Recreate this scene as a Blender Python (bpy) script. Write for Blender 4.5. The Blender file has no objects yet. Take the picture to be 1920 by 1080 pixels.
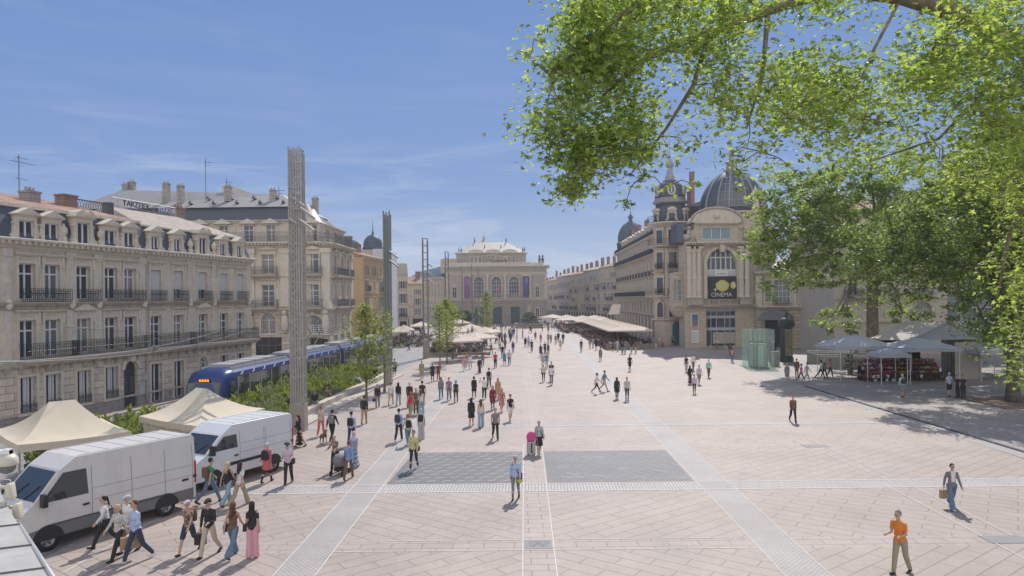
import bpy, bmesh, math, random
from mathutils import Vector, Matrix
from mathutils import noise as mnoise
R = math.radians; PI = math.pi
random.seed(7)
S = bpy.context.scene
COL = S.collection

# ---------------------------------------------------------------- camera
F = 1300.0; H = 7.6; CX = 960.0; CY = 560.0; ROLL = R(0.6)
cd = bpy.data.cameras.new('camera'); cam = bpy.data.objects.new('camera', cd); COL.objects.link(cam)
cam.matrix_world = Matrix(((math.cos(ROLL), math.sin(ROLL), 0, 0), (0, 0, -1, 0), (-math.sin(ROLL), math.cos(ROLL), 0, H), (0, 0, 0, 1)))
cd.sensor_width = 36.0; cd.lens = 36.0 * F / 1920; cd.shift_y = 20 / 1920; cd.clip_start = 0.1; cd.clip_end = 5000
S.camera = cam

# ---------------------------------------------------------------- sky, sun, exposure
SUN_EL = R(46.5); SUN_AZ = R(14.0)           # azimuth to the right of +Y
w = bpy.data.worlds.new('World'); S.world = w; w.use_nodes = True
nt = w.node_tree; nt.nodes.clear()
def N(nt, t, **k):
    n = nt.nodes.new(t)
    for a, b in k.items(): setattr(n, a, b)
    return n
wo = N(nt, 'ShaderNodeOutputWorld'); bg = N(nt, 'ShaderNodeBackground'); sky = N(nt, 'ShaderNodeTexSky')
EXPO = -0.08; SKYS = 0.12; SKYK = 1.0 / (SKYS * 2 ** EXPO)
sky.sky_type = 'NISHITA'; sky.sun_disc = False; sky.sun_elevation = SUN_EL; sky.sun_rotation = SUN_AZ
sky.air_density = 1.0; sky.dust_density = 0.6; sky.ozone_density = 2.2; sky.altitude = 50
# the physical sky, flattened towards clear mediterranean blue; an unseen bright cloud bank is added behind the viewer to fill the facades
tc = N(nt, 'ShaderNodeTexCoord'); sep = N(nt, 'ShaderNodeSeparateXYZ'); nt.links.new(tc.outputs['Generated'], sep.inputs[0])
rg = N(nt, 'ShaderNodeValToRGB'); er = rg.color_ramp
er.elements[0].position = 0.0; er.elements[0].color = (.41, .52, .69, 1); er.elements[1].position = 0.5; er.elements[1].color = (.12, .24, .55, 1)
e = er.elements.new(.06); e.color = (.33, .455, .68, 1)
e = er.elements.new(.16); e.color = (.19, .32, .625, 1)
nt.links.new(sep.outputs[2], rg.inputs[0])
sc_ = N(nt, 'ShaderNodeVectorMath', operation='SCALE'); sc_.inputs['Scale'].default_value = SKYK; nt.links.new(rg.outputs[0], sc_.inputs[0])
hsv = N(nt, 'ShaderNodeMixRGB'); hsv.inputs[0].default_value = 0.93; nt.links.new(sky.outputs[0], hsv.inputs[1]); nt.links.new(sc_.outputs[0], hsv.inputs[2])
# cirrus: stretched noise, stronger low over the horizon
mp = N(nt, 'ShaderNodeMapping'); mp.inputs['Scale'].default_value = (2.2, 2.2, 17.0); mp.inputs['Rotation'].default_value = (0, R(-7), R(20)); mp.inputs['Location'].default_value = (3.3, 1.4, 0.7)
nt.links.new(tc.outputs['Generated'], mp.inputs[0])
n1 = N(nt, 'ShaderNodeTexNoise'); n1.inputs['Scale'].default_value = 1.6; n1.inputs['Detail'].default_value = 9; n1.inputs['Roughness'].default_value = 0.62; n1.inputs['Distortion'].default_value = 0.9
nt.links.new(mp.outputs[0], n1.inputs[0])
rmp = N(nt, 'ShaderNodeMapRange'); rmp.inputs[1].default_value = 0.49; rmp.inputs[2].default_value = 0.70
nt.links.new(n1.outputs[0], rmp.inputs[0])
el = N(nt, 'ShaderNodeMapRange'); el.inputs[1].default_value = 0.26; el.inputs[2].default_value = 0.04; el.inputs[3].default_value = 0.08; el.inputs[4].default_value = 0.9
nt.links.new(sep.outputs[2], el.inputs[0])
mu = N(nt, 'ShaderNodeMath', operation='MULTIPLY'); nt.links.new(rmp.outputs[0], mu.inputs[0]); nt.links.new(el.outputs[0], mu.inputs[1])
mixc = N(nt, 'ShaderNodeMixRGB'); mixc.inputs[2].default_value = (.60*SKYK, .66*SKYK, .80*SKYK, 1)
nt.links.new(mu.outputs[0], mixc.inputs[0]); nt.links.new(hsv.outputs[0], mixc.inputs[1]); bk = N(nt, 'ShaderNodeMapRange'); bk.inputs[1].default_value = 0.05; bk.inputs[2].default_value = -0.55; nt.links.new(sep.outputs[1], bk.inputs[0])
cl = N(nt, 'ShaderNodeMixRGB'); cl.inputs[2].default_value = (1.06*SKYK, 1.06*SKYK, 1.08*SKYK, 1); nt.links.new(bk.outputs[0], cl.inputs[0]); nt.links.new(mixc.outputs[0], cl.inputs[1]); nt.links.new(cl.outputs[0], bg.inputs[0])
bg.inputs[1].default_value = SKYS
nt.links.new(bg.outputs[0], wo.inputs[0])
sd = bpy.data.lights.new('sun', 'SUN'); sd.energy = 4.6; sd.angle = R(0.53); sd.color = (1.0, 0.94, 0.86)
so = bpy.data.objects.new('sun', sd); COL.objects.link(so)
sdir = Vector((math.sin(SUN_AZ) * math.cos(SUN_EL), math.cos(SUN_AZ) * math.cos(SUN_EL), math.sin(SUN_EL)))
so.rotation_euler = sdir.to_track_quat('Z', 'Y').to_euler(); so.location = (0, 0, 60)
S.view_settings.view_transform = 'Standard'; S.view_settings.look = 'None'; S.view_settings.exposure = EXPO; S.view_settings.gamma = 1.0
S.cycles.max_bounces = 6; S.cycles.transparent_max_bounces = 8; S.cycles.caustics_reflective = False; S.cycles.caustics_refractive = False

# ---------------------------------------------------------------- pixel helpers (1920x1080 photograph space -> world, used for surveying positions)
def ray(px, py):
    u = (px - CX) / F; v = (CY - py) / F
    return Vector((u * math.cos(ROLL) + v * math.sin(ROLL), 1.0, -u * math.sin(ROLL) + v * math.cos(ROLL)))
def G(px, py, z=0.0):
    d = ray(px, py); t = (z - H) / d.z
    return Vector((d.x * t, t, z))
def P(px, py, Y):
    d = ray(px, py); return Vector((d.x * Y, Y, H + d.z * Y))
def ZY(px, py, Y): return P(px, py, Y).z

# ---------------------------------------------------------------- mesh builder
class MB:
    def __init__(s): s.v = []; s.f = []; s.m = []; s.mi = 0; s.M = None
    def add(s, vs, fs):
        b = len(s.v)
        if s.M is not None: vs = [s.M @ Vector(v) for v in vs]
        s.v += [tuple(v) for v in vs]
        for f in fs: s.f.append(tuple(b + i for i in f)); s.m.append(s.mi)
        return s
    def quad(s, a, b, c, d): return s.add([a, b, c, d], [(0, 1, 2, 3)])
    def poly(s, pts): return s.add(pts, [tuple(range(len(pts)))])
    def box(s, x0, x1, y0, y1, z0, z1):
        if x0 > x1: x0, x1 = x1, x0
        if y0 > y1: y0, y1 = y1, y0
        if z0 > z1: z0, z1 = z1, z0
        return s.add([(x0,y0,z0),(x1,y0,z0),(x1,y1,z0),(x0,y1,z0),(x0,y0,z1),(x1,y0,z1),(x1,y1,z1),(x0,y1,z1)],
                     [(0,3,2,1),(4,5,6,7),(0,1,5,4),(1,2,6,5),(2,3,7,6),(3,0,4,7)])
    def frus(s, a, b):   # a, b: lists of 4 points (bottom ring, top ring)
        n = len(a); return s.add(list(a) + list(b), [tuple(range(n))[::-1], tuple(range(n, 2*n))] + [(i, (i+1) % n, n + (i+1) % n, n + i) for i in range(n)])
    def tube(s, p0, p1, r0, r1=None, n=8, caps=True):
        r1 = r0 if r1 is None else r1
        p0 = Vector(p0); p1 = Vector(p1); d = (p1 - p0)
        if d.length < 1e-6: return s
        q = d.to_track_quat('Z', 'Y'); vs = []
        for p, r in ((p0, r0), (p1, r1)):
            for i in range(n):
                a = 2*PI*i/n; vs.append(p + q @ Vector((r*math.cos(a), r*math.sin(a), 0)))
        fs = [(i, (i+1) % n, n + (i+1) % n, n + i) for i in range(n)]
        if caps: fs += [tuple(range(n))[::-1], tuple(range(n, 2*n))]
        return s.add(vs, fs)
    def path(s, pts, r, n=6):
        pts = [Vector(p) for p in pts]; rs = r if isinstance(r, (list, tuple)) else [r]*len(pts); vs = []; fs = []
        for k, p in enumerate(pts):
            d = (pts[min(k+1, len(pts)-1)] - pts[max(k-1, 0)]).normalized(); q = d.to_track_quat('Z', 'Y')
            for i in range(n):
                a = 2*PI*i/n; vs.append(p + q @ Vector((rs[k]*math.cos(a), rs[k]*math.sin(a), 0)))
        for k in range(len(pts)-1):
            for i in range(n): fs.append((k*n+i, k*n+(i+1) % n, (k+1)*n+(i+1) % n, (k+1)*n+i))
        fs += [tuple(range(n))[::-1], tuple(range((len(pts)-1)*n, len(pts)*n))]
        return s.add(vs, fs)
    def lathe(s, c, prof, n=16, a0=0.0, a1=2*PI, sx=1, sy=1, caps=True):
        full = abs(a1 - a0 - 2*PI) < 1e-6; m = n if full else n + 1; vs = []; fs = []
        for (r, z) in prof:
            for i in range(m):
                a = a0 + (a1 - a0)*i/n; vs.append((c[0] + sx*r*math.cos(a), c[1] + sy*r*math.sin(a), c[2] + z))
        for k in range(len(prof)-1):
            for i in range(n):
                j = (i+1) % m
                fs.append((k*m+i, k*m+j, (k+1)*m+j, (k+1)*m+i))
        if full and caps:
            if prof[0][0] > 1e-4: fs.append(tuple(range(m))[::-1])
            if prof[-1][0] > 1e-4: fs.append(tuple(range((len(prof)-1)*m, len(prof)*m)))
        return s.add(vs, fs)
    def prism(s, pts, a, b, ax='y'):   # pts 2D polygon; extruded along ax between a and b
        mk = {'y': lambda p, t: (p[0], t, p[1]), 'z': lambda p, t: (p[0], p[1], t), 'x': lambda p, t: (t, p[0], p[1])}[ax]
        n = len(pts)
        return s.add([mk(p, a) for p in pts] + [mk(p, b) for p in pts],
                     [tuple(range(n))[::-1], tuple(range(n, 2*n))] + [(i, (i+1) % n, n + (i+1) % n, n + i) for i in range(n)])
    def ell(s, c, r, n=10, m=7):
        vs = []; fs = []
        for j in range(m+1):
            t = PI*j/m
            for i in range(n):
                a = 2*PI*i/n; vs.append((c[0]+r[0]*math.sin(t)*math.cos(a), c[1]+r[1]*math.sin(t)*math.sin(a), c[2]-r[2]*math.cos(t)))
        for j in range(m):
            for i in range(n): fs.append((j*n+i, j*n+(i+1) % n, (j+1)*n+(i+1) % n, (j+1)*n+i))
        return s.add(vs, fs)
    def mesh(s, name, mats, smooth=False, fix=False):
        me = bpy.data.meshes.new(name); me.from_pydata(s.v, [], s.f)
        for m in (mats if isinstance(mats, (list, tuple)) else [mats]): me.materials.append(m)
        if any(s.m): me.polygons.foreach_set('material_index', s.m)
        if smooth: me.polygons.foreach_set('use_smooth', [True]*len(me.polygons))
        if fix:
            bm = bmesh.new(); bm.from_mesh(me); bmesh.ops.recalc_face_normals(bm, faces=bm.faces); bm.to_mesh(me); bm.free()
        me.update(); return me
    def build(s, name, mats, parent=None, smooth=False, loc=(0,0,0), rz=0.0, fix=False):
        return inst(name, s.mesh(name, mats, smooth, fix), parent, loc, rz)
def inst(name, me, parent=None, loc=(0,0,0), rz=0.0):
    o = bpy.data.objects.new(name, me); COL.objects.link(o); o.location = loc; o.rotation_euler = (0, 0, rz)
    if parent: o.parent = parent
    return o
def tag(o, label=None, cat=None, group=None, kind=None):
    if label: o['label'] = label
    if cat: o['category'] = cat
    if group: o['group'] = group
    if kind: o['kind'] = kind
    return o
def thing(name, label, cat, loc=(0,0,0), rz=0.0, group=None):
    o = bpy.data.objects.new(name, None); COL.objects.link(o); o.empty_display_size = 0.3
    o.location = loc; o.rotation_euler = (0, 0, rz); return tag(o, label, cat, group)
def copy_tree(o, parent=None):
    c = o.copy(); COL.objects.link(c); c.parent = parent
    for ch in o.children: copy_tree(ch, c)
    return c
def dup(o, label, loc, rz=0.0, group=None):
    c = copy_tree(o); c.location = loc; c.rotation_euler = (0, 0, rz); c['label'] = label
    if group: c['group'] = group
    return c

# ---------------------------------------------------------------- materials
_mats = {}
def mat(name, col, rough=0.7, metal=0.0, nz=0.0, nscale=3.0, spec=0.5, bump=0.0, stain=0.0, trans=0.0, emis=0.0):
    if name in _mats: return _mats[name]
    m = bpy.data.materials.new(name); m.use_nodes = True; t = m.node_tree; b = t.nodes['Principled BSDF']
    b.inputs['Roughness'].default_value = rough; b.inputs['Metallic'].default_value = metal
    b.inputs['Specular IOR Level'].default_value = spec
    b.inputs['Base Color'].default_value = (*col, 1)
    if trans: b.inputs['Transmission Weight'].default_value = trans
    if emis: b.inputs['Emission Color'].default_value = (*col, 1); b.inputs['Emission Strength'].default_value = emis
    if nz or stain or bump:
        tc = N(t, 'ShaderNodeTexCoord')
        n = N(t, 'ShaderNodeTexNoise'); n.inputs['Scale'].default_value = nscale; n.inputs['Detail'].default_value = 8; n.inputs['Roughness'].default_value = 0.65
        t.links.new(tc.outputs['Object'], n.inputs['Vector'])
        mr = N(t, 'ShaderNodeMapRange'); mr.inputs[1].default_value = 0.3; mr.inputs[2].default_value = 0.7; mr.inputs[3].default_value = 1-nz; mr.inputs[4].default_value = 1+nz
        t.links.new(n.outputs[0], mr.inputs[0])
        mx = N(t, 'ShaderNodeVectorMath', operation='SCALE'); mx.inputs[0].default_value = col; t.links.new(mr.outputs[0], mx.inputs['Scale'])
        out = mx.outputs[0]
        if stain:
            mp = N(t, 'ShaderNodeMapping'); mp.inputs['Scale'].default_value = (1.3, 1.3, 0.18); t.links.new(tc.outputs['Object'], mp.inputs[0])
            n2 = N(t, 'ShaderNodeTexNoise'); n2.inputs['Scale'].default_value = 1.6; n2.inputs['Detail'].default_value = 6; n2.inputs['Roughness'].default_value = 0.7
            t.links.new(mp.outputs[0], n2.inputs['Vector'])
            r2 = N(t, 'ShaderNodeMapRange'); r2.inputs[1].default_value = 0.52; r2.inputs[2].default_value = 0.75; r2.inputs[3].default_value = 0; r2.inputs[4].default_value = stain
            t.links.new(n2.outputs[0], r2.inputs[0])
            mm = N(t, 'ShaderNodeMixRGB'); mm.inputs[2].default_value = (col[0]*0.45, col[1]*0.43, col[2]*0.42, 1)
            t.links.new(r2.outputs[0], mm.inputs[0]); t.links.new(out, mm.inputs[1]); out = mm.outputs[0]
        t.links.new(out, b.inputs['Base Color'])
        if bump:
            bp = N(t, 'ShaderNodeBump'); bp.inputs['Strength'].default_value = bump; bp.inputs['Distance'].default_value = 0.05
            t.links.new(n.outputs[0], bp.inputs['Height']); t.links.new(bp.outputs[0], b.inputs['Normal'])
    _mats[name] = m; return m
def stone(name, col, bw=0.9, bh=0.45, mortar=0.02, dark=0.6, var=0.12, stain=0.5, bump=0.5, rot=None):
    """ashlar: brick courses in the facade plane (object x+y, z)"""
    if name in _mats: return _mats[name]
    m = mat(name, col, 0.85, nz=0.10, nscale=2.5, stain=stain); t = m.node_tree; b = t.nodes['Principled BSDF']
    src = b.inputs['Base Color'].links[0].from_socket
    tc = N(t, 'ShaderNodeTexCoord'); sp = N(t, 'ShaderNodeSeparateXYZ'); t.links.new(tc.outputs['Object'], sp.inputs[0])
    ad = N(t, 'ShaderNodeMath', operation='ADD'); t.links.new(sp.outputs[0], ad.inputs[0]); t.links.new(sp.outputs[1], ad.inputs[1])
    cb = N(t, 'ShaderNodeCombineXYZ'); t.links.new(ad.outputs[0], cb.inputs[0]); t.links.new(sp.outputs[2], cb.inputs[1])
    br = N(t, 'ShaderNodeTexBrick'); br.inputs['Scale'].default_value = 1.0; br.inputs['Brick Width'].default_value = bw; br.inputs['Row Height'].default_value = bh
    br.inputs['Mortar Size'].default_value = mortar; br.inputs['Mortar Smooth'].default_value = 0.2; br.inputs['Bias'].default_value = 0
    br.inputs['Color1'].default_value = (1-var,)*3 + (1,); br.inputs['Color2'].default_value = (1+var, 1+var*0.9, 1+var*0.75, 1); br.inputs['Mortar'].default_value = (dark,)*3 + (1,)
    t.links.new(cb.outputs[0], br.inputs['Vector'])
    mx = N(t, 'ShaderNodeMixRGB', blend_type='MULTIPLY'); mx.inputs[0].default_value = 1
    t.links.new(src, mx.inputs[1]); t.links.new(br.outputs['Color'], mx.inputs[2]); t.links.new(mx.outputs[0], b.inputs['Base Color'])
    bp = N(t, 'ShaderNodeBump', invert=True); bp.inputs['Strength'].default_value = bump; bp.inputs['Distance'].default_value = 0.03
    t.links.new(br.outputs['Fac'], bp.inputs['Height']); t.links.new(bp.outputs[0], b.inputs['Normal'])
    return m
def glassy(name, col=(0.035, 0.045, 0.06), rough=0.06):
    return mat(name, col, rough, spec=0.9)
def tiles(name, c1, c2, sx=0.22, sy=0.35):
    if name in _mats: return _mats[name]
    m = mat(name, c1, 0.85, nz=0.35, nscale=9, stain=0.3); t = m.node_tree; b = t.nodes['Principled BSDF']
    src = b.inputs['Base Color'].links[0].from_socket
    tc = N(t, 'ShaderNodeTexCoord'); wv = N(t, 'ShaderNodeTexWave'); wv.inputs['Scale'].default_value = 0.314/ sx; wv.bands_direction = 'X'; wv.inputs['Distortion'].default_value = 0.4
    t.links.new(tc.outputs['Object'], wv.inputs[0])
    vn = N(t, 'ShaderNodeTexVoronoi'); vn.inputs['Scale'].default_value = 3.2; t.links.new(tc.outputs['Object'], vn.inputs[0])
    mx = N(t, 'ShaderNodeMixRGB', blend_type='MIX'); mx.inputs[2].default_value = (*c2, 1); t.links.new(src, mx.inputs[1])
    sp = N(t, 'ShaderNodeSeparateXYZ'); t.links.new(vn.outputs['Color'], sp.inputs[0]); 
    g = N(t, 'ShaderNodeMath', operation='POWER'); g.inputs[1].default_value = 1.6; t.links.new(sp.outputs[0], g.inputs[0]); t.links.new(g.outputs[0], mx.inputs[0])
    t.links.new(mx.outputs[0], b.inputs['Base Color'])
    bp = N(t, 'ShaderNodeBump'); bp.inputs['Strength'].default_value = 1; bp.inputs['Distance'].default_value = 0.08
    t.links.new(wv.outputs[0], bp.inputs['Height']); t.links.new(bp.outputs[0], b.inputs['Normal'])
    return m
def leafmat(name, col, tr=0.45):
    m = bpy.data.materials.new(name); m.use_nodes = True; t = m.node_tree; b = t.nodes['Principled BSDF']; o = t.nodes['Material Output']
    b.inputs['Base Color'].default_value = (*col, 1); b.inputs['Roughness'].default_value = 0.45; b.inputs['Specular IOR Level'].default_value = 0.35
    tl = N(t, 'ShaderNodeBsdfTranslucent'); tl.inputs[0].default_value = (min(1, col[0]*2.05), min(1, col[1]*1.95), col[2]*1.0, 1)
    mx = N(t, 'ShaderNodeMixShader'); mx.inputs[0].default_value = tr
    t.links.new(b.outputs[0], mx.inputs[1]); t.links.new(tl.outputs[0], mx.inputs[2]); t.links.new(mx.outputs[0], o.inputs[0])
    return m

STONE_L = stone('cream_stone_plain', (0.57, 0.51, 0.43), 3.0, 1.2, 0.012, 0.8, 0.05, 0.45, 0.2)
STONE_R = stone('cream_stone_rusticated', (0.54, 0.48, 0.40), 1.1, 0.46, 0.025, 0.55, 0.16, 0.5, 0.8)
TRIM = mat('stone_trim', (0.58, 0.525, 0.44), 0.85, nz=0.14, nscale=4, stain=0.6)
TRIM_D = mat('weathered_stone_trim', (0.42, 0.37, 0.31), 0.9, nz=0.2, nscale=4, stain=0.8)
SLATE = mat('slate_roofing', (0.075, 0.095, 0.125), 0.6, nz=0.12, nscale=6, stain=0.2)
ZINC = mat('pale_zinc_roofing', (0.29, 0.275, 0.265), 0.55, nz=0.10, nscale=2, stain=0.3)
TILE = tiles('terracotta_tiles', (0.34, 0.19, 0.14), (0.46, 0.34, 0.27))
PTILE = tiles('pale_roof_tiles', (0.44, 0.37, 0.31), (0.52, 0.46, 0.40))
IRON = mat('dark_iron', (0.035, 0.045, 0.05), 0.5, 0.3)
IRONG = mat('grey_iron', (0.11, 0.125, 0.135), 0.5, 0.3)
WHITEF = mat('white_window_frame', (0.62, 0.62, 0.64), 0.5)
GLASS = glassy('window_glass'); GLASSL = glassy('window_glass_pale', (0.12, 0.15, 0.18), 0.1)
CURT = mat('curtained_pane', (.22,.21,.20), .25, nz=.35, nscale=2.5, spec=.8); GLASSW = glassy('window_glass_warm', (.07,.06,.055), .08); WR = random.Random(3)
DARK = mat('dark_interior', (0.02, 0.022, 0.026), 0.5)
BRICKC = stone('brick_chimney', (0.30, 0.20, 0.165), 0.3, 0.1, 0.012, 0.7, 0.25, 0.6, 0.5)
SHUT = mat('pale_roller_blind', (0.50, 0.50, 0.51), 0.7, nz=0.05)
STEEL = mat('galvanised_steel', (0.34, 0.35, 0.35), 0.6, 0.4, nz=0.1, nscale=5)
WHITE = mat('white_paint', (0.72, 0.73, 0.74), 0.5)
BLACK = mat('black_plastic', (0.02, 0.02, 0.022), 0.45)
RUBBER = mat('tyre_rubber', (0.025, 0.025, 0.025), 0.85)
BARK = mat('plane_bark', (0.22, 0.18, 0.13), 0.9, nz=0.45, nscale=3, bump=0.8, stain=0.5)

# ---------------------------------------------------------------- facade kit  (local x along the facade, y inward, z up)
class Fac:
    def __init__(s, root, ox=0, oy=0, ang=0.0): s.root = root; s.o = (ox, oy); s.a = ang; s.M = Matrix.Translation((ox, oy, 0)) @ Matrix.Rotation(ang, 4, 'Z')
    def put(s, name, me, loc=(0,0,0), parent=None):
        if parent is not None: return inst(name, me, parent, loc)
        return inst(name, me, s.root, s.M @ Vector(loc), s.a)
    def build(s, name, mb, mats, smooth=False): return s.put(name, mb.mesh(name, mats, smooth))
def arc_pts(xc, zc, r, n=10, a0=PI, a1=0.0): return [(xc + r*math.cos(a0 + (a1-a0)*i/n), zc + r*math.sin(a0 + (a1-a0)*i/n)) for i in range(n+1)]
def wall(mb, x0, x1, z0, z1, holes=(), depth=0.3, thick=None):
    """front skin at y=0 with openings (a,b,c,d,arched)"""
    xs = sorted({x0, x1, *[h[0] for h in holes], *[h[1] for h in holes]}); zs = sorted({z0, z1, *[h[2] for h in holes], *[h[3] for h in holes]})
    xs = [x for x in xs if x0 <= x <= x1]; zs = [z for z in zs if z0 <= z <= z1]
    for i in range(len(xs)-1):
        k = 0
        while k < len(zs)-1:
            cx = (xs[i]+xs[i+1])/2
            def inh(k): 
                cz = (zs[k]+zs[k+1])/2; return any(h[0] < cx < h[1] and h[2] < cz < h[3] for h in holes)
            if inh(k): k += 1; continue
            k2 = k
            while k2 < len(zs)-1 and not inh(k2): k2 += 1
            mb.quad((xs[i],0,zs[k]), (xs[i+1],0,zs[k]), (xs[i+1],0,zs[k2]), (xs[i],0,zs[k2])); k = k2
    for h in holes:
        a, b, c, d = h[:4]; ar = len(h) > 4 and h[4]
        if ar:
            r = (b-a)/2; zc = d - r; pts = arc_pts((a+b)/2, zc, r, 10)
            for i in range(10):
                p, q = pts[i], pts[i+1]; cor = (a if i < 5 else b, d)
                mb.add([(p[0],0,p[1]), (q[0],0,q[1]), (cor[0],0,cor[1])], [(0,1,2)])
                mb.quad((p[0],0,p[1]), (p[0],depth,p[1]), (q[0],depth,q[1]), (q[0],0,q[1]))
            top = zc
        else:
            top = d; mb.quad((a,0,d), (a,depth,d), (b,depth,d), (b,0,d))
        mb.quad((a,0,c), (a,depth,c), (a,depth,top), (a,0,top)); mb.quad((b,0,c), (b,0,top), (b,depth,top), (b,depth,c))
        mb.quad((a,0,c), (b,0,c), (b,depth,c), (a,depth,c))
    return mb
_wc = {}
def window_mesh(wd, ht, style, sur, depth=0.3):
    """returns (frame mesh, pane mesh), origin bottom centre at wall plane; sur = stone surround style"""
    key = (round(wd,2), round(ht,2), style, sur, depth)
    if key in _wc: return _wc[key]
    mb = MB(); h = wd/2; y0, y1 = depth-0.09, depth-0.02; fw = 0.07; arch = 'arch' in style
    mb.mi = 1
    top = ht
    if arch:
        r = h; zc = ht - r; top = zc
        pts = arc_pts(0, zc, r, 12); pin = arc_pts(0, zc, r-fw*1.3, 12)
        for i in range(12): mb.frus([(pts[i][0],y0,pts[i][1]), (pts[i+1][0],y0,pts[i+1][1]), (pts[i+1][0],y1,pts[i+1][1]), (pts[i][0],y1,pts[i][1])],
                                    [(pin[i][0],y0,pin[i][1]), (pin[i+1][0],y0,pin[i+1][1]), (pin[i+1][0],y1,pin[i+1][1]), (pin[i][0],y1,pin[i][1])])
        mb.box(-h, h, y0, y1, zc-fw/2, zc+fw/2)
        for a in (PI/4, PI/2, 3*PI/4): mb.tube((0, (y0+y1)/2, zc), (r*math.cos(a), (y0+y1)/2, zc + r*math.sin(a)), 0.025, n=4)
    else: mb.box(-h, h, y0, y1, ht-fw, ht)
    mb.box(-h, -h+fw, y0, y1, 0, top-fw if not arch else top); mb.box(h-fw, h, y0, y1, 0, top-fw if not arch else top); mb.box(-h+fw, h-fw, y0, y1, 0, fw)
    if 'grid' in style:
        for i in (1, 2, 3): mb.box(-h + wd*i/4-0.03, -h + wd*i/4+0.03, y0+.01, y1, fw, top-fw)
        for i in range(1, 4): mb.box(-h+fw, h-fw, y0+.013, y1-.003, top*i/4-0.03, top*i/4+0.03)
    else:
        mb.box(-0.055, 0.055, y0-.01, y1, fw, top-fw)
        if 'tran' in style: mb.box(-h+fw, h-fw, y0-.013, y1-.003, top*0.72-0.05, top*0.72+0.05)
        if 'bars' in style:
            for i in (1, 2): mb.box(-h+fw, h-fw, y0+.02, y1-.003, top*0.72*i/3-0.02, top*0.72*i/3+0.02)
    if 'blind' in style:
        mb.mi = 2; mb.box(-h+0.02, h-0.02, y0-0.07, y0-0.03, ht*(0.35 if 'half' in style else 0.0), ht-0.02)
    if 'slat' in style:
        mb.mi = 2
        for i in range(4): x = -h + wd*(i+.5)/4; mb.box(x-0.07, x+0.07, y0-0.05, y0-0.02, 0.05, ht-0.05)
    mb.mi = 0
    if sur:
        s0 = 0.17; e = -0.06
        tp = ht
        mb.box(-h-s0, -h, e, 0.03, 0, top); mb.box(h, h+s0, e, 0.03, 0, top); mb.box(-h-s0-.05, h+s0+.05, e-.05, 0.03, -0.13, -0.002)
        if arch:
            po = arc_pts(0, zc, r+s0, 12); pn = arc_pts(0, zc, r, 12)
            for i in range(12): mb.frus([(po[i][0],e,po[i][1]), (po[i+1][0],e,po[i+1][1]), (po[i+1][0],.03,po[i+1][1]), (po[i][0],.03,po[i][1])],
                                        [(pn[i][0],e,pn[i][1]), (pn[i+1][0],e,pn[i+1][1]), (pn[i+1][0],.03,pn[i+1][1]), (pn[i][0],.03,pn[i][1])])
            mb.prism([(-.13, ht-.02), (.13, ht-.02), (.19, ht+.42), (-.19, ht+.42)], -0.16, 0.03)
        else:
            mb.box(-h-s0, h+s0, e, 0.03, ht+.001, ht+s0)
            if 'hood' in sur:
                mb.box(-h-s0, h+s0, e+.02, 0.03, ht+s0+.002, ht+s0+.26)
                for i in range(5): x = -h*.7 + h*1.4*i/4; mb.ell((x, e, ht+s0+.13), (.07, .05, .08), 6, 4)
                mb.prism([(0.03, 0), (-0.12, 0.0), (-0.26, 0.09), (-0.26, 0.14), (0.03, 0.16)], -h-s0-.14, h+s0+.14, 'x') if False else None
                mb.frus([(-h-s0-.05, -.1, ht+s0+.262), (h+s0+.05, -.1, ht+s0+.262), (h+s0+.05, .03, ht+s0+.262), (-h-s0-.05, .03, ht+s0+.262)],
                        [(-h-s0-.2, -.28, ht+s0+.38), (h+s0+.2, -.28, ht+s0+.38), (h+s0+.2, .03, ht+s0+.38), (-h-s0-.2, .03, ht+s0+.38)])
                mb.box(-h-s0-.2, h+s0+.2, -.29, .03, ht+s0+.381, ht+s0+.44)
                for sx in (-1, 1): mb.box(sx*(h+s0)-.07, sx*(h+s0)+.07, -.16, .03, ht-.25, ht+s0+.26)
            if 'ped' in sur:
                zb = ht+s0+.442 if 'hood' in sur else ht+s0+.002
                mb.prism([(-h-s0-.15, zb), (h+s0+.15, zb), (0, zb+.42)], -0.24, 0.03)
            if 'seg' in sur:
                zb = ht+s0+.442 if 'hood' in sur else ht+s0+.002
                mb.prism([(-h-s0-.15, zb)] + [((h+s0+.15)*math.cos(PI*(1-i/8)), zb+.38*math.sin(PI*i/8)) for i in range(1, 8)] + [(h+s0+.15, zb)], -0.2, 0.03)
    fr = mb.mesh('window', [TRIM, WHITEF, SHUT])
    pb = MB()
    if arch: pb.poly([(-h, depth-.04, 0), (h, depth-.04, 0)] + [(p[0], depth-.04, p[1]) for p in arc_pts(0, zc, r, 12, 0, PI)])
    else: pb.quad((-h, depth-.04, 0), (h, depth-.04, 0), (h, depth-.04, ht), (-h, depth-.04, ht))
    pm = pb.mesh('pane', GLASS)
    _wc[key] = (fr, pm); return _wc[key]
def put_window(F_, x, z, wd, ht, style='tran', sur='hood', depth=0.3, name='window', glass=None):
    fr, pm = window_mesh(wd, ht, style, sur, depth)
    o = F_.put(name, fr, (x, 0, z)); p = inst('pane', pm, o)
    if not glass:
        u = WR.random(); glass = None if u < .55 else (GLASSL if u < .75 else (CURT if u < .9 else GLASSW))
    if glass: p.material_slots[0].link = 'OBJECT'; p.material_slots[0].material = glass
    return o
_bc = {}
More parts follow.
